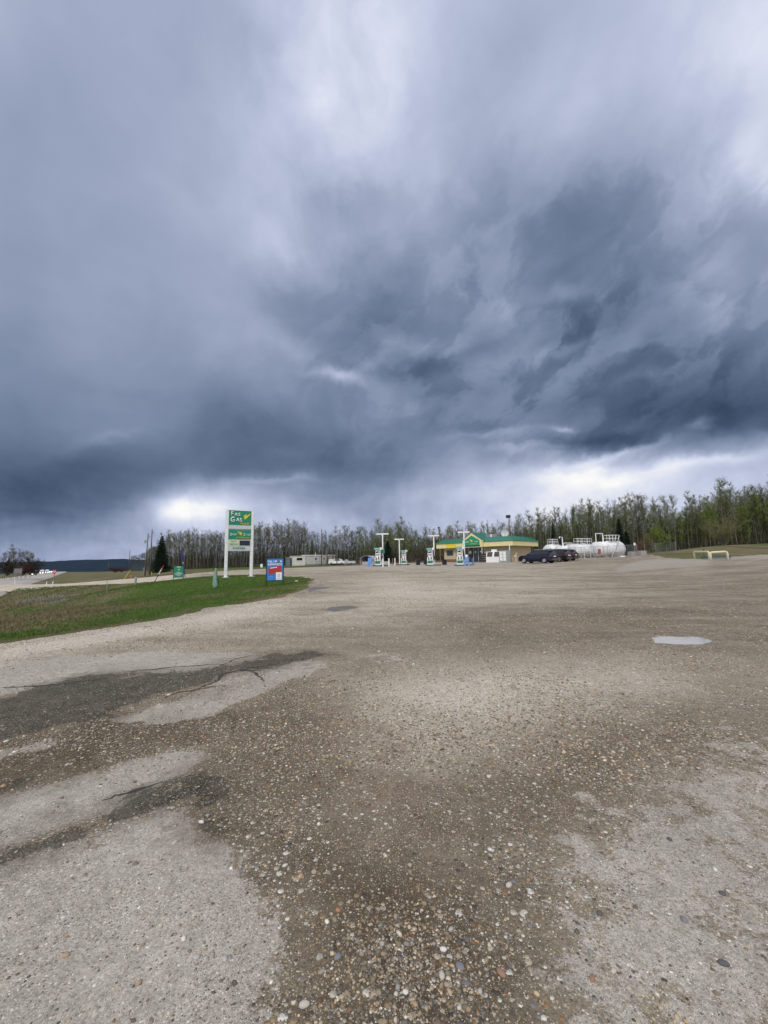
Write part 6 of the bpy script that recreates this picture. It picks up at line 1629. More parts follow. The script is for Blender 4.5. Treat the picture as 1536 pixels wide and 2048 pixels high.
top_py = [1100, 1085, 1070, 1061, 1057, 1056, 1046, 1043, 1041, 1040, 1043, 1066, 1062, 1055, 1052, 1039, 1036, 1042, 1052, 1048, 1044, 1043, 1032, 1024, 1014, 1012, 998, 1000, 1004, 992, 990, 994, 1000, 975, 968, 962, 955, 952, 948]
rnd = random.Random(42)
def zone(px):
    for lim, nm in ((450, 'behind the lawn left of the tall sign'), (560, 'just right of the tall sign'), (625, 'above the left end of the mobile home'), (715, 'behind the mobile home'), (830, 'behind the leftmost pumps'), (935, 'behind the left half of the store'),
                    (1075, 'behind the right half of the store'), (1160, 'behind the parked cars'), (1260, 'behind the white fuel tanks'), (1370, 'beyond the right end of the tank fence'), (1460, 'behind the yellow pipe barriers')):
        if px < lim: return nm
    return 'at the right edge above the grassy bank'
ANCH = [(321, 'the dark spruce'), (340, 'the first young lawn trees'), (356, 'the green notice board'), (371, 'the navy feather flag'), (395, 'the lone young lawn tree'), (430, 'the wrapped sapling'), (452, 'the left post of the tall sign'), (478, 'the tall sign'), (503, 'the right post of the tall sign'),
        (524, 'the white yard sign'), (550, 'the blue poster board'), (580, 'the dark lean-to shed'), (598, 'the big window of the mobile home'), (624, 'the small green spruce'), (643, 'the dark utility pole'), (664, 'the right end of the mobile home'), (681, 'the white pickup'), (697, 'the white tote'), (724, 'the red shed'),
        (745, 'the round-roofed shelter'), (765, 'the leftmost forecourt lamp'), (790, 'the third white bollard'), (808, 'the second fuel pump'), (836, 'the leftmost litter bin'), (865, 'the third fuel pump'), (881, 'the thin black-topped lamp pole'), (905, 'the left roof end of the store'), (921, 'the rightmost fuel pump'), (946, 'the store gable'),
        (968, 'the store roof right of its gable'), (990, 'the rooftop air unit'), (1010, 'the big satellite dish'), (1022, 'the brown floodlight'), (1048, 'the store roof right of the floodlight'), (1070, 'the right end of the store roof'), (1090, 'the navy parked car'), (1110, 'the leftmost white tank'), (1130, 'the farthest parked car'), (1148, 'the second white tank'), (1168, 'the third white tank'),
        (1186, 'the slim spruce top'), (1205, 'the vent frame of the largest tank'), (1225, 'the railed platform of the largest tank'), (1243, 'the narrow dark spruce'), (1262, 'the right end of the largest tank'), (1285, 'the pale concrete block'), (1300, 'the red-brown bush'), (1318, 'the greening bush'), (1340, 'the far fence piece'), (1362, 'the far fence end'),
        (1390, 'the left end of the pipe barriers'), (1409, 'the dark valve post'), (1428, 'the middle of the pipe barriers'), (1449, 'the yellow-green willow'), (1475, 'the right edge of the willow'), (1500, 'the crest of the grassy bank'), (1525, 'the right picture edge')]
used_lb = {}
def where(px):
    a = min(ANCH, key=lambda q: abs(q[0] - px)); d = px - a[0]
    return ('straight behind ' if abs(d) < 3.2 else ('a little left of ' if d < 0 else 'a little right of ')) + a[1]
def kindfor(px):
    r_ = rnd.random()
    if px < 470: w_ = (.50, .40, .10)
    elif px < 700: w_ = (.60, .34, .06)
    elif px < 840: w_ = (.10, .45, .45)
    elif px < 1040: w_ = (.20, .50, .30)
    elif px < 1180: w_ = (.20, .38, .42)
    elif px < 1330: w_ = (.35, .45, .20)
    else: w_ = (.12, .45, .43)
    return 'bare' if r_ < w_[0] else ('budding' if r_ < w_[0] + w_[1] else 'leafy')
WORD = {'bare': 'bare grey', 'budding': 'thinly budding', 'leafy': 'green leafing'}
def tree_height(px, py_top, Y):
    a = W(px, Y); return zof(px, py_top, Y) - a[2], a
ntree = 0
tree_spots = []
pxs = []
px = 306.0
while px < 1600:
    Yf = np.interp(px, front_px, front_Y); pxs.append(px)
    px += (800 / Yf) * rnd.uniform(.45, 1.05) + (2.4 if px < 1100 else 1.2)
for px in pxs:
    Yf = np.interp(px, front_px, front_Y) + rnd.uniform(-1.5, 6)
    tp = np.interp(px, top_px, top_py) + abs(rnd.gauss(0, 1)) * (9 if px < 1300 else 16) - 2
    kd = kindfor(px); hh_, a = tree_height(px, tp, Yf)
    if kd == 'leafy': hh_ *= rnd.uniform(.55, .85)
    if hh_ < 3: continue
    tr_, cr_, _, _, _ = rnd.choice(protos[kd])
    tall = hh_ > 13.0
    lb = ('tall ' if tall else 'shorter ') + WORD[kd] + ' aspen ' + where(px)
    t = thing('aspen_tree', lb, 'tree', (a[0], a[1], a[2] - .1), rnd.uniform(0, 6.28), lb.replace(' aspen ', ' aspens '))
    s_ = hh_ / TREE_H; t.scale = (s_ * rnd.uniform(.85, 1.15) * (1.0 if px < 1100 else 1.05), s_ * rnd.uniform(.85, 1.15), s_)
    t.rotation_euler = (rnd.gauss(0, .025), rnd.gauss(0, .025), rnd.uniform(0, 6.28))
    put('trunk', tr_, t); put('crown', cr_, t); ntree += 1
    tree_spots.append((a[0], a[1]))
# the wood behind, one mass
def join_forest(name, items, label):
    """items: (proto kind, x, y, z, scale, rot)"""
    vs = []; cs = []; tvs = []; tfs = []; to = 0
    for kd, x_, y_, z_, s_, r_, thin in items:
        pr = protos[kd][int(abs(x_ * 7.3)) % len(protos[kd])]
        v_, c_ = pr[2], pr[3]
        tri = v_.reshape(-1, 3, 3); cc = c_.reshape(-1, 3, 3); keep_ = np.random.RandomState(int(abs(x_ * 100)) % 9999).rand(len(tri)) < thin
        v2 = tri[keep_].reshape(-1, 3); c2 = cc[keep_].reshape(-1, 3)
        cr_, sr_ = math.cos(r_), math.sin(r_)
        vs.append(np.stack([(v2[:, 0] * cr_ - v2[:, 1] * sr_) * s_ + x_, (v2[:, 0] * sr_ + v2[:, 1] * cr_) * s_ + y_, v2[:, 2] * s_ + z_], 1)); cs.append(c2)
        tv = np.array(pr[4].v); tf = np.array([q for q in pr[4].f if len(q) == 4])
        tvs.append(np.stack([(tv[:, 0] * cr_ - tv[:, 1] * sr_) * s_ + x_, (tv[:, 0] * sr_ + tv[:, 1] * cr_) * s_ + y_, tv[:, 2] * s_ + z_], 1)); tfs.append(tf + to); to += len(tv)
    vv_ = np.concatenate(vs); cc_ = np.concatenate(cs)
    root = thing(name, label, 'wood', (0, 0, 0)); root['kind'] = 'stuff'
    me = soup_mesh('crowns', vv_, cc_); o = put('crowns', me, root); o['kind'] = 'stuff'
    me = npmesh('trunks', np.concatenate(tvs), np.concatenate(tfs), M['bark'], True); o = put('trunks', me, root); o['kind'] = 'stuff'
items = []
px = 290.0
while px < 2400:
    Yf = np.interp(px, front_px, front_Y)
    Yd = Yf + 4 + 34 * rnd.random() ** 1.15
    tp = np.interp(px, top_px, top_py) + abs(rnd.gauss(0, 1)) * (11 if px < 1300 else 17) + np.interp(px, [300, 1100, 1350], [4, 9, 20])
    if 826 < px < 850: tp += 8
    kd = kindfor(px); hh_, a = tree_height(px, tp, Yd); hh_ = min(hh_, 24)
    if kd == 'leafy': hh_ *= rnd.uniform(.55, .9)
    if hh_ > 3: items.append((kd, a[0], a[1], a[2] - .1, hh_ / TREE_H, rnd.uniform(0, 6.28), .38 if Yd < Yf + 15 else .29))
    px += rnd.uniform(.4, 1.75) if px < 1640 else rnd.uniform(5, 14)
join_forest('woodland', items, 'dense spring aspen wood filling the background behind the station')

# ---- dark spruces
def spruce_mesh(seed, h_, r_, n_):
    rng = np.random.RandomState(seed); g = TG()
    k = rng.rand(n_) ** .8; z_ = h_ * (.06 + .94 * (1 - k)); rad = r_ * (1 - (z_ / h_)) ** .85 + .05
    lay = np.round(z_ / h_ * 17) / 17 * h_; z_ = z_ * .35 + lay * .65
    az_ = np.round(rng.rand(n_) * 11) / 11 * 2 * PI + z_ * 1.7 + rng.randn(n_) * .13
    rr_ = rad * rng.rand(n_) ** .5 * (1 + .18 * np.sin(az_ * 3 + z_ * 4))
    P = np.stack([np.cos(az_) * rr_, np.sin(az_) * rr_, z_ - rr_ * .28 + rng.randn(n_) * .06], 1)
    D = unit(np.stack([np.cos(az_), np.sin(az_), -.15 + rng.randn(n_) * .25], 1) + rng.randn(n_, 3) * .28)
    br = .72 + .45 * np.random.RandomState(seed + 50).rand(40, 12)[np.clip((z_ / h_ * 34).astype(int), 0, 39), (np.round(az_ * 11 / (2 * PI)).astype(int)) % 12]; P[:, :2] *= br[:, None]
    s_ = unit(np.cross(D, rng.randn(n_, 3))) * .06
    L_ = (.22 + .30 * rng.rand(n_, 1)) * (.5 + .5 * (rad / r_)[:, None])
    col = np.array([.016, .032, .018]) * (0.6 + .9 * rng.rand(n_, 1)) + np.array([.004, .008, .002]) * (rr_ / np.maximum(rad, .01))[:, None] ** 3
    g.tri(P - s_, P + s_, P + D * L_, col)
    return g.arrays()
def spruce(px, Y, py_top, rad_px, label, n_=9000, seed=5):
    hh_, a = tree_height(px, py_top, Y)
    v_, c_ = spruce_mesh(seed, hh_, rad_px * Y / 800, n_)
    t = thing('spruce_tree', label, 'tree', (a[0], a[1], a[2] - .05)); put('crown', soup_mesh('crown', v_, c_), t)
    MB().tube([(0, 0, 0), (0, 0, hh_ * .9)], [.16, .02], 7).build('trunk', M['wood'], t)
spruce(321, 91, 1073, 17.5, 'dark full spruce standing left of the wood beside the poles', 16000)
spruce(1243, 80, 1038, 11, 'dark narrow spruce among pale trunks behind the rightmost tank', 9000, 6)
spruce(1256, 84, 1062, 8, 'lower dark spruce right of the narrow one behind the tanks', 5000, 8)
spruce(776, 88, 1082, 13, 'dark spruce clump between the leftmost two fuel pumps', 7000, 7)
spruce(1186, 96, 1018, 6, 'slim dark spruce top rising above the tanks', 4500, 9)
spruce(624, 128, 1080, 7, 'small green spruce above the middle of the mobile home', 4000, 10)
spruce(1110, 95, 1045, 6, 'dim spruce in the wood above the parked cars', 3500, 12)

# ---- bushes
def bush(px, Y, h_, wd, label, col, leafc, n_st, nlf, seed, ls=.10, name='willow_bush', tw=1.0):
    rng = np.random.RandomState(seed); a = W(px, Y); g = TG(); tb = MB()
    for i in range(n_st):
        az_ = rng.rand() * 2 * PI; sp = rng.rand() ** .6 * wd
        top = np.array([math.cos(az_) * sp, math.sin(az_) * sp, h_ * (1 - .35 * (sp / wd) ** 2) * rng.uniform(.7, 1.05)])
        b0 = np.array([math.cos(az_) * .2 * rng.rand(), math.sin(az_) * .2 * rng.rand(), 0])
        md = (b0 + top) / 2 + np.array([math.cos(az_), math.sin(az_), .3]) * (-.08 * h_) + rng.randn(3) * .08
        tb.tube([tuple(b0), tuple(md), tuple(top)], [.035 + .01 * h_ / 3, .02, .006], 4, False)
        n_ = 26; k = .25 + .75 * rng.rand(n_, 1); P = np.where(k < .5, b0 + (md - b0) * k * 2, md + (top - md) * (k * 2 - 1))
        D = unit((top - b0)[None] / h_ + rng.randn(n_, 3) * .45 + np.array([0, 0, .3])); L_ = h_ * (.08 + .12 * rng.rand(n_, 1))
        slivers(g, P, D, L_, (.010 + .002 * h_) * tw, col * (.7 + .6 * rng.rand(n_, 1)), rng)
        if nlf: j = np.repeat(np.arange(n_), nlf); leaves(g, P[j] + D[j] * L_[j] * rng.rand(len(j), 1) + rng.randn(len(j), 3) * .05, ls, leafc, rng)
    v_, c_ = g.arrays(); t = thing(name, label, 'bush', (a[0], a[1], a[2] - .05))
    put('twigs', soup_mesh('twigs', v_, c_), t); tb.build('stems', M['bark'] if nlf else M['wood'], t)
bush(1449, 62, 5.0, 3.0, 'tall yellow-green willow bush behind the yellow pipe barriers', np.array([.20, .17, .10]), LF_YEL, 44, 3, 3, .09)
bush(1297, 74, 3.6, 1.6, 'red-brown bush right of the tank fence', np.array([.13, .06, .03]), LF_BUD, 30, 1, 4)
bush(1283, 70, 2.8, 1.2, 'rusty low bush at the tank fence corner', np.array([.15, .06, .02]), LF_BUD, 22, 0, 5)
bush(1318, 78, 5.2, 2.2, 'greening bush left of the far fence piece', np.array([.11, .10, .06]), LF_GREEN * 1.3, 46, 6, 6, .13)
bush(792, 88, 3.6, 2.8, 'dark brown thicket behind the second fuel pump', TW_BROWN * .6, LF_BUD, 60, 0, 7)
bush(838, 92, 4.0, 3.0, 'brown thicket between the second and third pumps', TW_BROWN * .8, LF_BUD, 60, 0, 8)
bush(868, 92, 5.0, 3.4, 'olive brown thicket at the left end of the store', TW_BROWN * .9, LF_BUD, 70, 1, 9)
bush(820, 84, 1.8, 2.2, 'low reddish scrub in dry grass left of the third pump', TW_RED * 1.5, LF_BUD, 30, 0, 10)
bush(14, 128, 6.0, 5, 'dark brown thicket at the far left edge', TW_BROWN * .6, LF_BUD, 60, 0, 11, tw=3.2)
bush(46, 122, 4.0, 2.6, 'dark red thicket right of the grey sign back', TW_RED * .8, LF_BUD, 50, 0, 12, tw=3.2)
bush(60, 126, 5.6, 3.6, 'brown thicket next to the highway on the left', TW_BROWN * .7, LF_BUD, 60, 0, 13, tw=3.2)
bush(71, 132, 2.4, 2.0, 'low dark red bush ending the left thicket', TW_RED * .8, LF_BUD, 34, 0, 14, tw=3.2)
bush(230, 150, 2.2, 4.0, 'low dark red scrub out in the open field', TW_RED * .9, LF_BUD, 50, 0, 15, tw=3.2)
bush(243, 152, 1.8, 2.6, 'small red-brown scrub patch left of the lone pole', TW_RED, LF_BUD, 34, 0, 16, tw=3.2)
for i, (px, Y, tp) in enumerate(((-14, 138, 1098), (-4, 132, 1112), (5, 136, 1106), (14, 130, 1103), (19, 135, 1092), (26, 133, 1100), (32, 138, 1098), (38, 130, 1103), (45, 134, 1101), (52, 138, 1104), (58, 132, 1105), (63, 137, 1108), (9, 142, 1104), (42, 142, 1104), (22, 143, 1102), (50, 144, 1106), (35, 140, 1105), (60, 143, 1109))):
    hh_, a = tree_height(px, tp, Y); kd = 'budding' if i in (4, 5, 9, 11) else 'bare'
    pr = rnd.choice(protos[kd]); t = thing('aspen_tree', ('thinly budding' if kd == 'budding' else 'bare') + ' aspen in the thicket left of the highway', 'tree', (a[0], a[1], a[2] - .1), rnd.uniform(0, 6), 'aspens in the left thicket, ' + kd)
    s_ = hh_ / TREE_H; t.scale = (s_ * 1.25, s_ * 1.25, s_); put('trunk', pr[0], t); put('crown', pr[1], t)
# wood edge right of the lone pole, lower and farther
for i in range(30):
    px = 262 + i * 1.7 + rnd.uniform(-.8, .8); Y = rnd.uniform(150, 172); tp = np.interp(px, [262, 285, 315], [1112, 1106, 1085]) + abs(rnd.gauss(0, 3))
    hh_, a = tree_height(px, tp, Y); pr = rnd.choice(protos['bare']); t = thing('aspen_tree', 'small bare aspen at the far low end of the wood by the lone pole', 'tree', (a[0], a[1], a[2] - .1), rnd.uniform(0, 6), 'bare aspens at the low end of the wood')
    s_ = hh_ / TREE_H; t.scale = (s_ * 1.3, s_ * 1.3, s_); put('trunk', pr[0], t); put('crown', pr[1], t)
# young planted trees in a row on the far lawn
for i, px in enumerate((331, 340, 349, 395, 427, 476)):
    Y = 98 if px > 360 else 92; a = W(px, Y); t = thing('young_tree', 'small dark young tree, %s' % ('first in the row right of the spruce', 'second in the row right of the spruce', 'third in the row right of the spruce', 'fourth in the row, left of the wrapped sapling', 'fifth in the row, behind the wrapped sapling', 'last in the row, behind the tall sign')[i], 'tree', (a[0], a[1], a[2] - .05), 0, 'young trees on the far lawn')
    g = TG(); rng = np.random.RandomState(100 + i); n_ = 120; k = rng.rand(n_, 1)
    P = np.concatenate([np.zeros((n_, 2)), .7 + 1.5 * k], 1); D = unit(rng.randn(n_, 3) * .6 + np.array([0, 0, .7])); slivers(g, P, D, .5 * (1.15 - k), .012, TW_BROWN * .7, rng)
    v_, c_ = g.arrays(); put('crown', soup_mesh('crown', v_, c_), t); MB().tube([(0, 0, 0), (0.02, 0, 1.2), (0, 0, 2.4)], [.07, .05, .015], 6).build('trunk', M['wood'], t)

# ---- brush and saplings along the wood's foot, one mass
rng = np.random.RandomState(77); g = TG()
n_ = 5200; pxx = rng.uniform(300, 1620, n_); Yb = np.interp(pxx, front_px, front_Y) + rng.rand(n_) * 26 - 1
dx = np.array([[ray(p, 1120).x / ray(p, 1120).y] for p in np.linspace(300, 1620, 60)])[:, 0]; xb = np.interp(pxx, np.linspace(300, 1620, 60), dx) * Yb
zb = H(xb, Yb)
hb_ = (0.6 + 4.4 * rng.rand(n_) ** 2.0)[:, None] * np.where((pxx > 720)[:, None], 1.1, .9)
B0 = np.stack([xb, Yb, zb - .05], 1); D = unit(rng.randn(n_, 3) * .12 + np.array([0, 0, 1]))
greenish = (rng.rand(n_, 1) < np.where(pxx > 1320, .55, np.where(pxx > 720, .3, .1))[:, None])
stc = np.where(rng.rand(n_, 1) < .25, np.array([.22, .21, .18]), TW_BROWN * .8) * (.6 + .6 * rng.rand(n_, 1))
slivers(g, B0, D, hb_, .035, stc, rng)
tw_n = 12; j = np.repeat(np.arange(n_), tw_n); k = .1 + .9 * rng.rand(len(j), 1)
P = B0[j] + D[j] * hb_[j] * k; D2 = unit(D[j] * .7 + rng.randn(len(j), 3) * .55)
slivers(g, P, D2, .22 + .16 * hb_[j] * rng.rand(len(j), 1), .022, np.where(rng.rand(len(j), 1) < .2, TW_RED, TW_BROWN * .8) * (.5 + .8 * rng.rand(len(j), 1)), rng)
gi = np.where(greenish[:, 0])[0]; j = np.repeat(gi, 22)
leaves(g, B0[j] + D[j] * hb_[j] * (.3 + .8 * rng.rand(len(j), 1)) + rng.randn(len(j), 3) * .35 * np.array([1, 1, .5]), .13, LF_GREEN * .9, rng)
v_, c_ = g.arrays(); tag(put('undergrowth', soup_mesh('undergrowth', v_, c_)), 'brown twiggy undergrowth along the foot of the wood', 'undergrowth', None, 'stuff')

# ---- the thin middle storey of the wood, one mass
rng = np.random.RandomState(78); g = TG(); n_ = 6500
pxx = rng.uniform(296, 1630, n_); Yb = np.interp(pxx, front_px, front_Y) + 3 + rng.rand(n_) * 38
xb = np.interp(pxx, np.linspace(300, 1620, 60), dx) * Yb; zb = H(xb, Yb)
full = np.array([(np.interp(p_, [300, 1620], [1131, 1090]) - np.interp(p_, top_px, top_py)) / 800 for p_ in pxx]) * Yb
hb_ = (full * rng.uniform(.22, .70, n_))[:, None]; B0 = np.stack([xb, Yb, zb - .05], 1); D = unit(rng.randn(n_, 3) * .05 + np.array([0, 0, 1]))
stc = np.where(rng.rand(n_, 1) < .35, np.array([.15, .145, .12]), TW_BROWN * .8) * (.6 + .6 * rng.rand(n_, 1)); slivers(g, B0, D, hb_, .045, stc, rng)
j = np.repeat(np.arange(n_), 26); k = .22 + .8 * rng.rand(len(j), 1) ** .8; P = B0[j] + D[j] * hb_[j] * k
D2 = unit(D[j] * .9 + rng.randn(len(j), 3) * .55); olive = np.where(pxx > 1300, .75, np.where(pxx > 720, .60, .25))[j][:, None]
cc_ = np.where(rng.rand(len(j), 1) < olive, np.array([.070, .094, .018]), TW_BROWN * .75) * (.55 + .8 * rng.rand(len(j), 1)); slivers(g, P, D2, .35 + .7 * rng.rand(len(j), 1), .042, cc_, rng)
v_, c_ = g.arrays(); tag(put('understorey', soup_mesh('understorey', v_, c_)), 'slender olive-brown saplings filling the wood between the trunks', 'saplings', None, 'stuff')

# ---- grass blades
def scatter_grass(name, label, r0, r1, n_, a0, a1, sdlim, hgt, dry):
    rng = np.random.RandomState(5); aa = np.radians(rng.uniform(a0, a1, n_)); rr_ = np.exp(rng.uniform(math.log(r0), math.log(r1), n_))
    x_ = rr_ * np.sin(aa); y_ = rr_ * np.cos(aa); s_ = inpoly_sd(x_, y_, lot_poly) + (fbm(x_, y_, 0.8, 4, 11) - 0.5) * 0.9 * np.clip(rr_ / 14, 0.4, 1.6)
    sdv = inpoly_sd(x_, y_, drive_poly)
    off = (np.stack([x_, y_], 1) - hw_o) @ hw_n
    k = (s_ > sdlim) & (sdv > .4) & ((off < -2.5) | (off > 14.5)); x_, y_, rr_ = x_[k], y_[k], rr_[k]; n2 = len(x_)
    gq = np.zeros(n2)
    for q, ww, am in greens: gq = np.maximum(gq, np.clip(.5 - (inpoly_sd(x_, y_, q) + (fbm(x_, y_, .9, 5, 5) - .5) * .5 * np.clip(rr_ * .25, .5, 3)) / (np.clip(rr_ * .05, .06, 2) * ww * 1.6) * .5, 0, 1) * am)
    z_ = H(x_, y_) + (fbm(x_, y_, 0.5, 3, 21) - 0.5) * 0.12 + .02
    gr = gq + (fbm(x_, y_, .25, 4, 40) - .5) * .6 + (fbm(x_, y_, 1.6, 4, 41) - .5) * .9 > .28
    col = np.where(gr[:, None], np.array([.078, .135, .018]), np.array([.20, .165, .085])) * (.6 + .8 * rng.rand(n2, 1))
    hh_ = np.where(gr, .055, .075)[:, None] * hgt * (.5 + rng.rand(n2, 1)) * (1 + (rr_[:, None] - 10) * .02)
    P = np.stack([x_, y_, z_ - .01], 1); D = unit(rng.randn(n2, 3) * .38 + np.array([0, 0, 1])); g = TG()
    w_ = unit(np.cross(D, rng.randn(n2, 3))) * (.006 + rr_[:, None] * .0005)
    g.tri(P - w_, P + w_, P + D * hh_, col)
    v_, c_ = g.arrays(); tag(put(name, soup_mesh(name, v_, c_)), label, 'grass', None, 'stuff')
scatter_grass('grass', 'green and straw-coloured grass on the verge and lawn', 7, 90, 260000, -56, 4, .12, 1.0, .5)

# ================================================================== STONES on the lot
rng = np.random.RandomState(9)
ico = (1 + 5 ** .5) / 2
IV = unit(np.array([(-1, ico, 0), (1, ico, 0), (-1, -ico, 0), (1, -ico, 0), (0, -1, ico), (0, 1, ico), (0, -1, -ico), (0, 1, -ico), (ico, 0, -1), (ico, 0, 1), (-ico, 0, -1), (-ico, 0, 1)], float))
IF = np.array([(0, 11, 5), (0, 5, 1), (0, 1, 7), (0, 7, 10), (0, 10, 11), (1, 5, 9), (5, 11, 4), (11, 10, 2), (10, 7, 6), (7, 1, 8), (3, 9, 4), (3, 4, 2), (3, 2, 6), (3, 6, 8), (3, 8, 9), (4, 9, 5), (2, 4, 11), (6, 2, 10), (8, 6, 7), (9, 8, 1)])
PAL = np.array([(.62, .60, .56), (.55, .50, .43), (.40, .33, .25), (.30, .26, .21), (.22, .22, .23), (.12, .115, .12), (.42, .30, .19), (.34, .20, .13), (.48, .44, .40), (.26, .23, .19), (.70, .69, .67), (.19, .15, .11), (.36, .37, .39), (.50, .42, .31)])
PW = np.array([.06, .09, .15, .15, .10, .06, .08, .04, .08, .12, .02, .06, .05, .07]); PW = PW / PW.sum()
n_ = 310000
aa = np.radians(rng.uniform(-52, 52, n_)); rr_ = np.exp(rng.uniform(math.log(1.2), math.log(34), n_)); x_ = rr_ * np.sin(aa); y_ = rr_ * np.cos(aa)
s_ = inpoly_sd(x_, y_, lot_poly); wv_ = np.zeros(n_); pv_ = np.zeros(n_)
for q in pales[:5]: pv_ = np.maximum(pv_, (inpoly_sd(x_, y_, q) < 0) * 1.0)
clus = fbm(x_, y_, .7, 5, 60)
dens = np.clip(.42 + (clus - .5) * 3.4, .05, 1) * np.where(pv_ > 0, .42, 1.0)
edge_ = (s_ > -1.1) & (s_ < .1); dens = np.where(edge_, 1.0, dens)
windrow = inpoly_sd(x_, y_, gp((800, 1380), (1000, 1350), (1240, 1330), (1200, 1420), (900, 1560), (760, 1640), (600, 1700), (660, 1560))) < 0; dens = np.where(windrow, dens, dens)
k = (s_ < .15) & (rng.rand(n_) < dens); x_, y_, rr_ = x_[k], y_[k], rr_[k]; n2 = len(x_)
size = .0030 * (1 - rng.rand(n2)) ** -.34 + .0013 * rr_ ** .85 * rng.rand(n2); size = np.clip(size, .0025, np.clip(.0085 + .002 * rr_, .009, .022))
wq = np.zeros(n2)
for q in (wets[0][0],): wq = np.maximum(wq, (inpoly_sd(x_, y_, q) < 0) * 1.0)
size = size * np.where(wq > 0, .7, 1.0)
col = PAL[rng.choice(len(PAL), n2, p=PW)] * (.48 + .85 * rng.rand(n2, 1) ** 1.6) * np.array([1.06, 1.0, .86]) * np.where(wq > 0, .62, 1.0)[:, None]
vis = size / rr_; order = np.argsort(-vis)
zst = lotH(x_, y_)
def stone_verts(sz, rg, n_):
    sh = 1 + (rg.rand(n_, 12, 1) - .5) * .30
    sc_ = np.stack([1 + .5 * rg.rand(n_), .75 + .3 * rg.rand(n_), .45 + .30 * rg.rand(n_)], 1)[:, None, :]
    v_ = IV[None] * sh * sc_ * sz[:, None, None]; a_ = rg.rand(n_) * 2 * PI; c_, s1 = np.cos(a_)[:, None], np.sin(a_)[:, None]
    return np.stack([v_[..., 0] * c_ - v_[..., 1] * s1, v_[..., 0] * s1 + v_[..., 1] * c_, v_[..., 2]], -1)
big = order[:300]; rest = order[300:]
# shared shapes for the stones one can pick out
SUBI = None
def stone_proto(seed, colr):
    rg = np.random.RandomState(seed); bm = bmesh.new(); bmesh.ops.create_icosphere(bm, subdivisions=2, radius=1.0)
    ax = np.array([1.25, .9, .62]) * (.85 + .3 * rg.rand(3)); cuts = [unit(rg.randn(3)) for _ in range(5)]
    for v_ in bm.verts:
        p = np.array(v_.co[:]);
        for c_ in cuts:
            d_ = p @ c_
            if d_ > .80: p = p - c_ * (d_ - .80) * .9
        v_.co = tuple(p * ax)
    me = bpy.data.meshes.new('stone'); bm.to_mesh(me); bm.free(); me.materials.append(M['stone']); me.polygons.foreach_set('use_smooth', [True] * len(me.polygons))
    cattr(me, 'col', np.tile(colr, (len(me.vertices), 1))); return me
SP = [[stone_proto(200 + i * 5 + j, PAL[i]) for j in range(3)] for i in range(len(PAL))]
fixed = [(887, 1898, .019, 10), (960, 1982, .014, 8), (811, 1984, .016, 10), (676, 1915, .022, 4), (920, 1932, .022, 4), (609, 2010, .024, 1), (884, 1950, .018, 1), (403, 1642, .022, 10), (350, 1683, .022, 8), (450, 1918, .018, 8), (237, 1783, .016, 1), (1340, 1680, .02, 5), (1445, 1788, .02, 5),
         (1430, 1740, .018, 10), (980, 1700, .018, 10), (1018, 1770, .02, 1), (1045, 1830, .018, 1), (1200, 1828, .020, 5), (1369, 1841, .022, 4), (1448, 1931, .022, 5), (1185, 1959, .018, 7), (1003, 1946, .022, 7), (393, 1915, .017, 8), (278, 1967, .016, 6), (133, 1910, .017, 6), (1150, 1791, .020, 6), (628, 1744, .020, 2), (570, 1730, .017, 0)]
fx = [gp((a[0], a[1]))[0] + (a[2] * .72, a[3]) for a in fixed]
cidx = {}
for q, i in enumerate(list(big[:300 - len(fx)])):
    ci = int(np.argmin(((PAL - col[i]) ** 2).sum(1))); o = put('stone', SP[ci][q % 3], lot); sz = float(size[i])
    o.location = (x_[i], y_[i], zst[i] + sz * .10); o.rotation_euler = (0, 0, rng.rand() * 6.28); o.scale = (sz * (.9 + .3 * rng.rand()), sz * (.8 + .3 * rng.rand()), sz * (.8 + .3 * rng.rand()))
for q, (a, b_, sz, ci) in enumerate(fx):
    o = put('stone', SP[ci][q % 3], lot); o.location = (a, b_, lot_z(a, b_) + sz * .2); o.rotation_euler = (0, 0, q * 1.3); o.scale = (sz, sz, sz)
rest = np.concatenate([rest, big[300 - len(fx):]])
midn = 22000
OV = np.array([(1, 0, 0), (-1, 0, 0), (0, 1, 0), (0, -1, 0), (0, 0, 1), (0, 0, -1)], float); OF = np.array([(0, 2, 4), (2, 1, 4), (1, 3, 4), (3, 0, 4), (2, 0, 5), (1, 2, 5), (3, 1, 5), (0, 3, 5)])
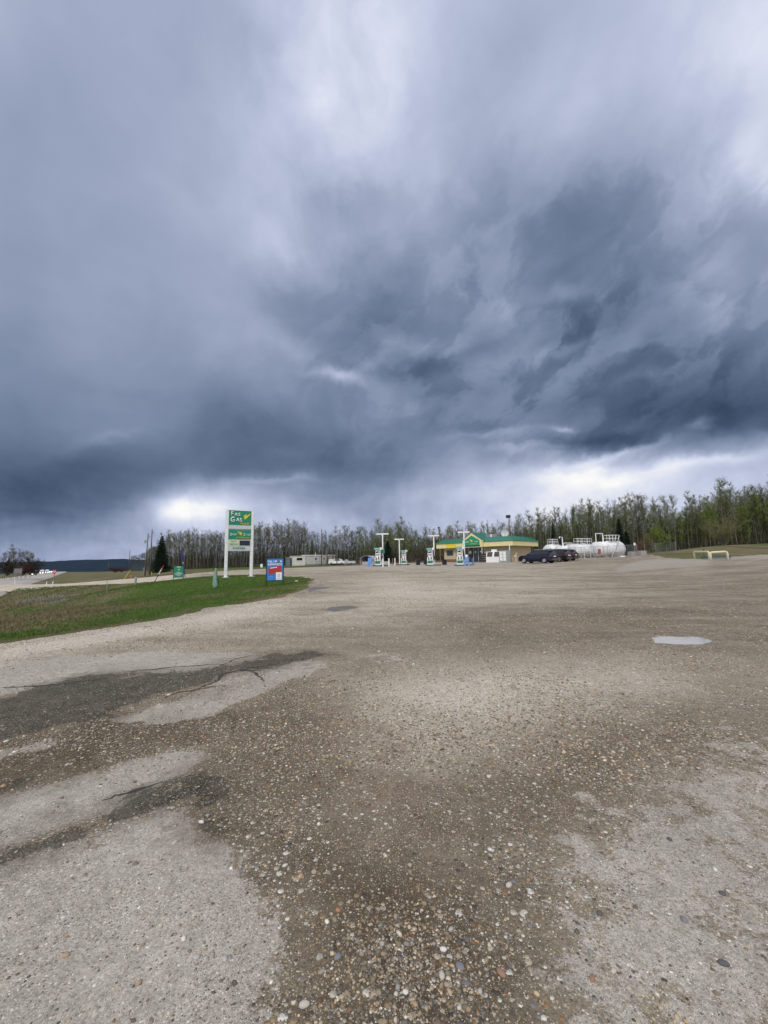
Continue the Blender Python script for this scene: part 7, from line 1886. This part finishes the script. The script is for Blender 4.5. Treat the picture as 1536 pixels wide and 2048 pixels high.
def gravel(ids, TV, TF, nm):
    global IV
    keep_ = IV; IV = TV; n_ = len(ids); rg = rng
    sh = 1 + (rg.rand(n_, len(TV), 1) - .5) * .34; sc_ = np.stack([1 + .5 * rg.rand(n_), .75 + .3 * rg.rand(n_), .45 + .30 * rg.rand(n_)], 1)[:, None, :]
    v_ = TV[None] * sh * sc_ * size[ids][:, None, None]; a_ = rg.rand(n_) * 2 * PI; c_, s1 = np.cos(a_)[:, None], np.sin(a_)[:, None]
    v_ = np.stack([v_[..., 0] * c_ - v_[..., 1] * s1, v_[..., 0] * s1 + v_[..., 1] * c_, v_[..., 2]], -1)
    P0 = np.stack([x_[ids], y_[ids], zst[ids] + size[ids] * .02], 1); V = (v_ + P0[:, None, :]).reshape(-1, 3); Fc = (TF[None] + (np.arange(n_) * len(TV))[:, None, None]).reshape(-1, 3)
    me = npmesh(nm, V, Fc, M['stone'], True); cattr(me, 'col', np.repeat(col[ids], len(TV), 0)); o = put(nm, me, lot); o['kind'] = 'stuff'; IV = keep_
    print('GRAVEL', nm, n_, len(Fc))
gravel(rest[:midn], IV, IF, 'loose_gravel'); gravel(rest[midn:], OV, OF, 'fine_gravel')
# twig by the stones in the foreground, pale rock on the verge
a = gp((598, 2022))[0]; t = MB().tube([(-.035, .012, 0), (-.01, -.002, .004), (.02, -.010, .004), (.05, -.014, 0)], [.002, .0035, .003, .0015], 6).build('twig', M['wood']); t.location = (a[0], a[1], lot_z(*a) + .004); tag(t, 'short dark curved twig beside a beige stone at the bottom', 'twig')
a = W(593, 27); t = MB().sphere((0, 0, 0), .085, 10, 6, (1.3, 1, .7), .25).build('white_rock', M['tankwhite']); t.location = (a[0], a[1], a[2] + .05); tag(t, 'small white rock in the grass right of the blue poster board', 'rock')
# ================================================================== AIR
hz = bpy.data.materials.new('haze'); hz.use_nodes = True; t = hz.node_tree
for nd in list(t.nodes):
    if nd.type != 'OUTPUT_MATERIAL': t.nodes.remove(nd)
pv = t.nodes.new('ShaderNodeVolumePrincipled'); pv.inputs['Color'].default_value = (0.25, 0.50, 1.0, 1); pv.inputs['Density'].default_value = 2.2e-5; pv.inputs['Anisotropy'].default_value = 0.2
t.links.new(pv.outputs[0], [nd for nd in t.nodes if nd.type == 'OUTPUT_MATERIAL'][0].inputs['Volume'])
o = MB().box(-5200, 5200, -4400, 4400, -75, 150).build('haze', hz); tag(o, 'thin blue air between the lot and the far hills', None, None, 'stuff')
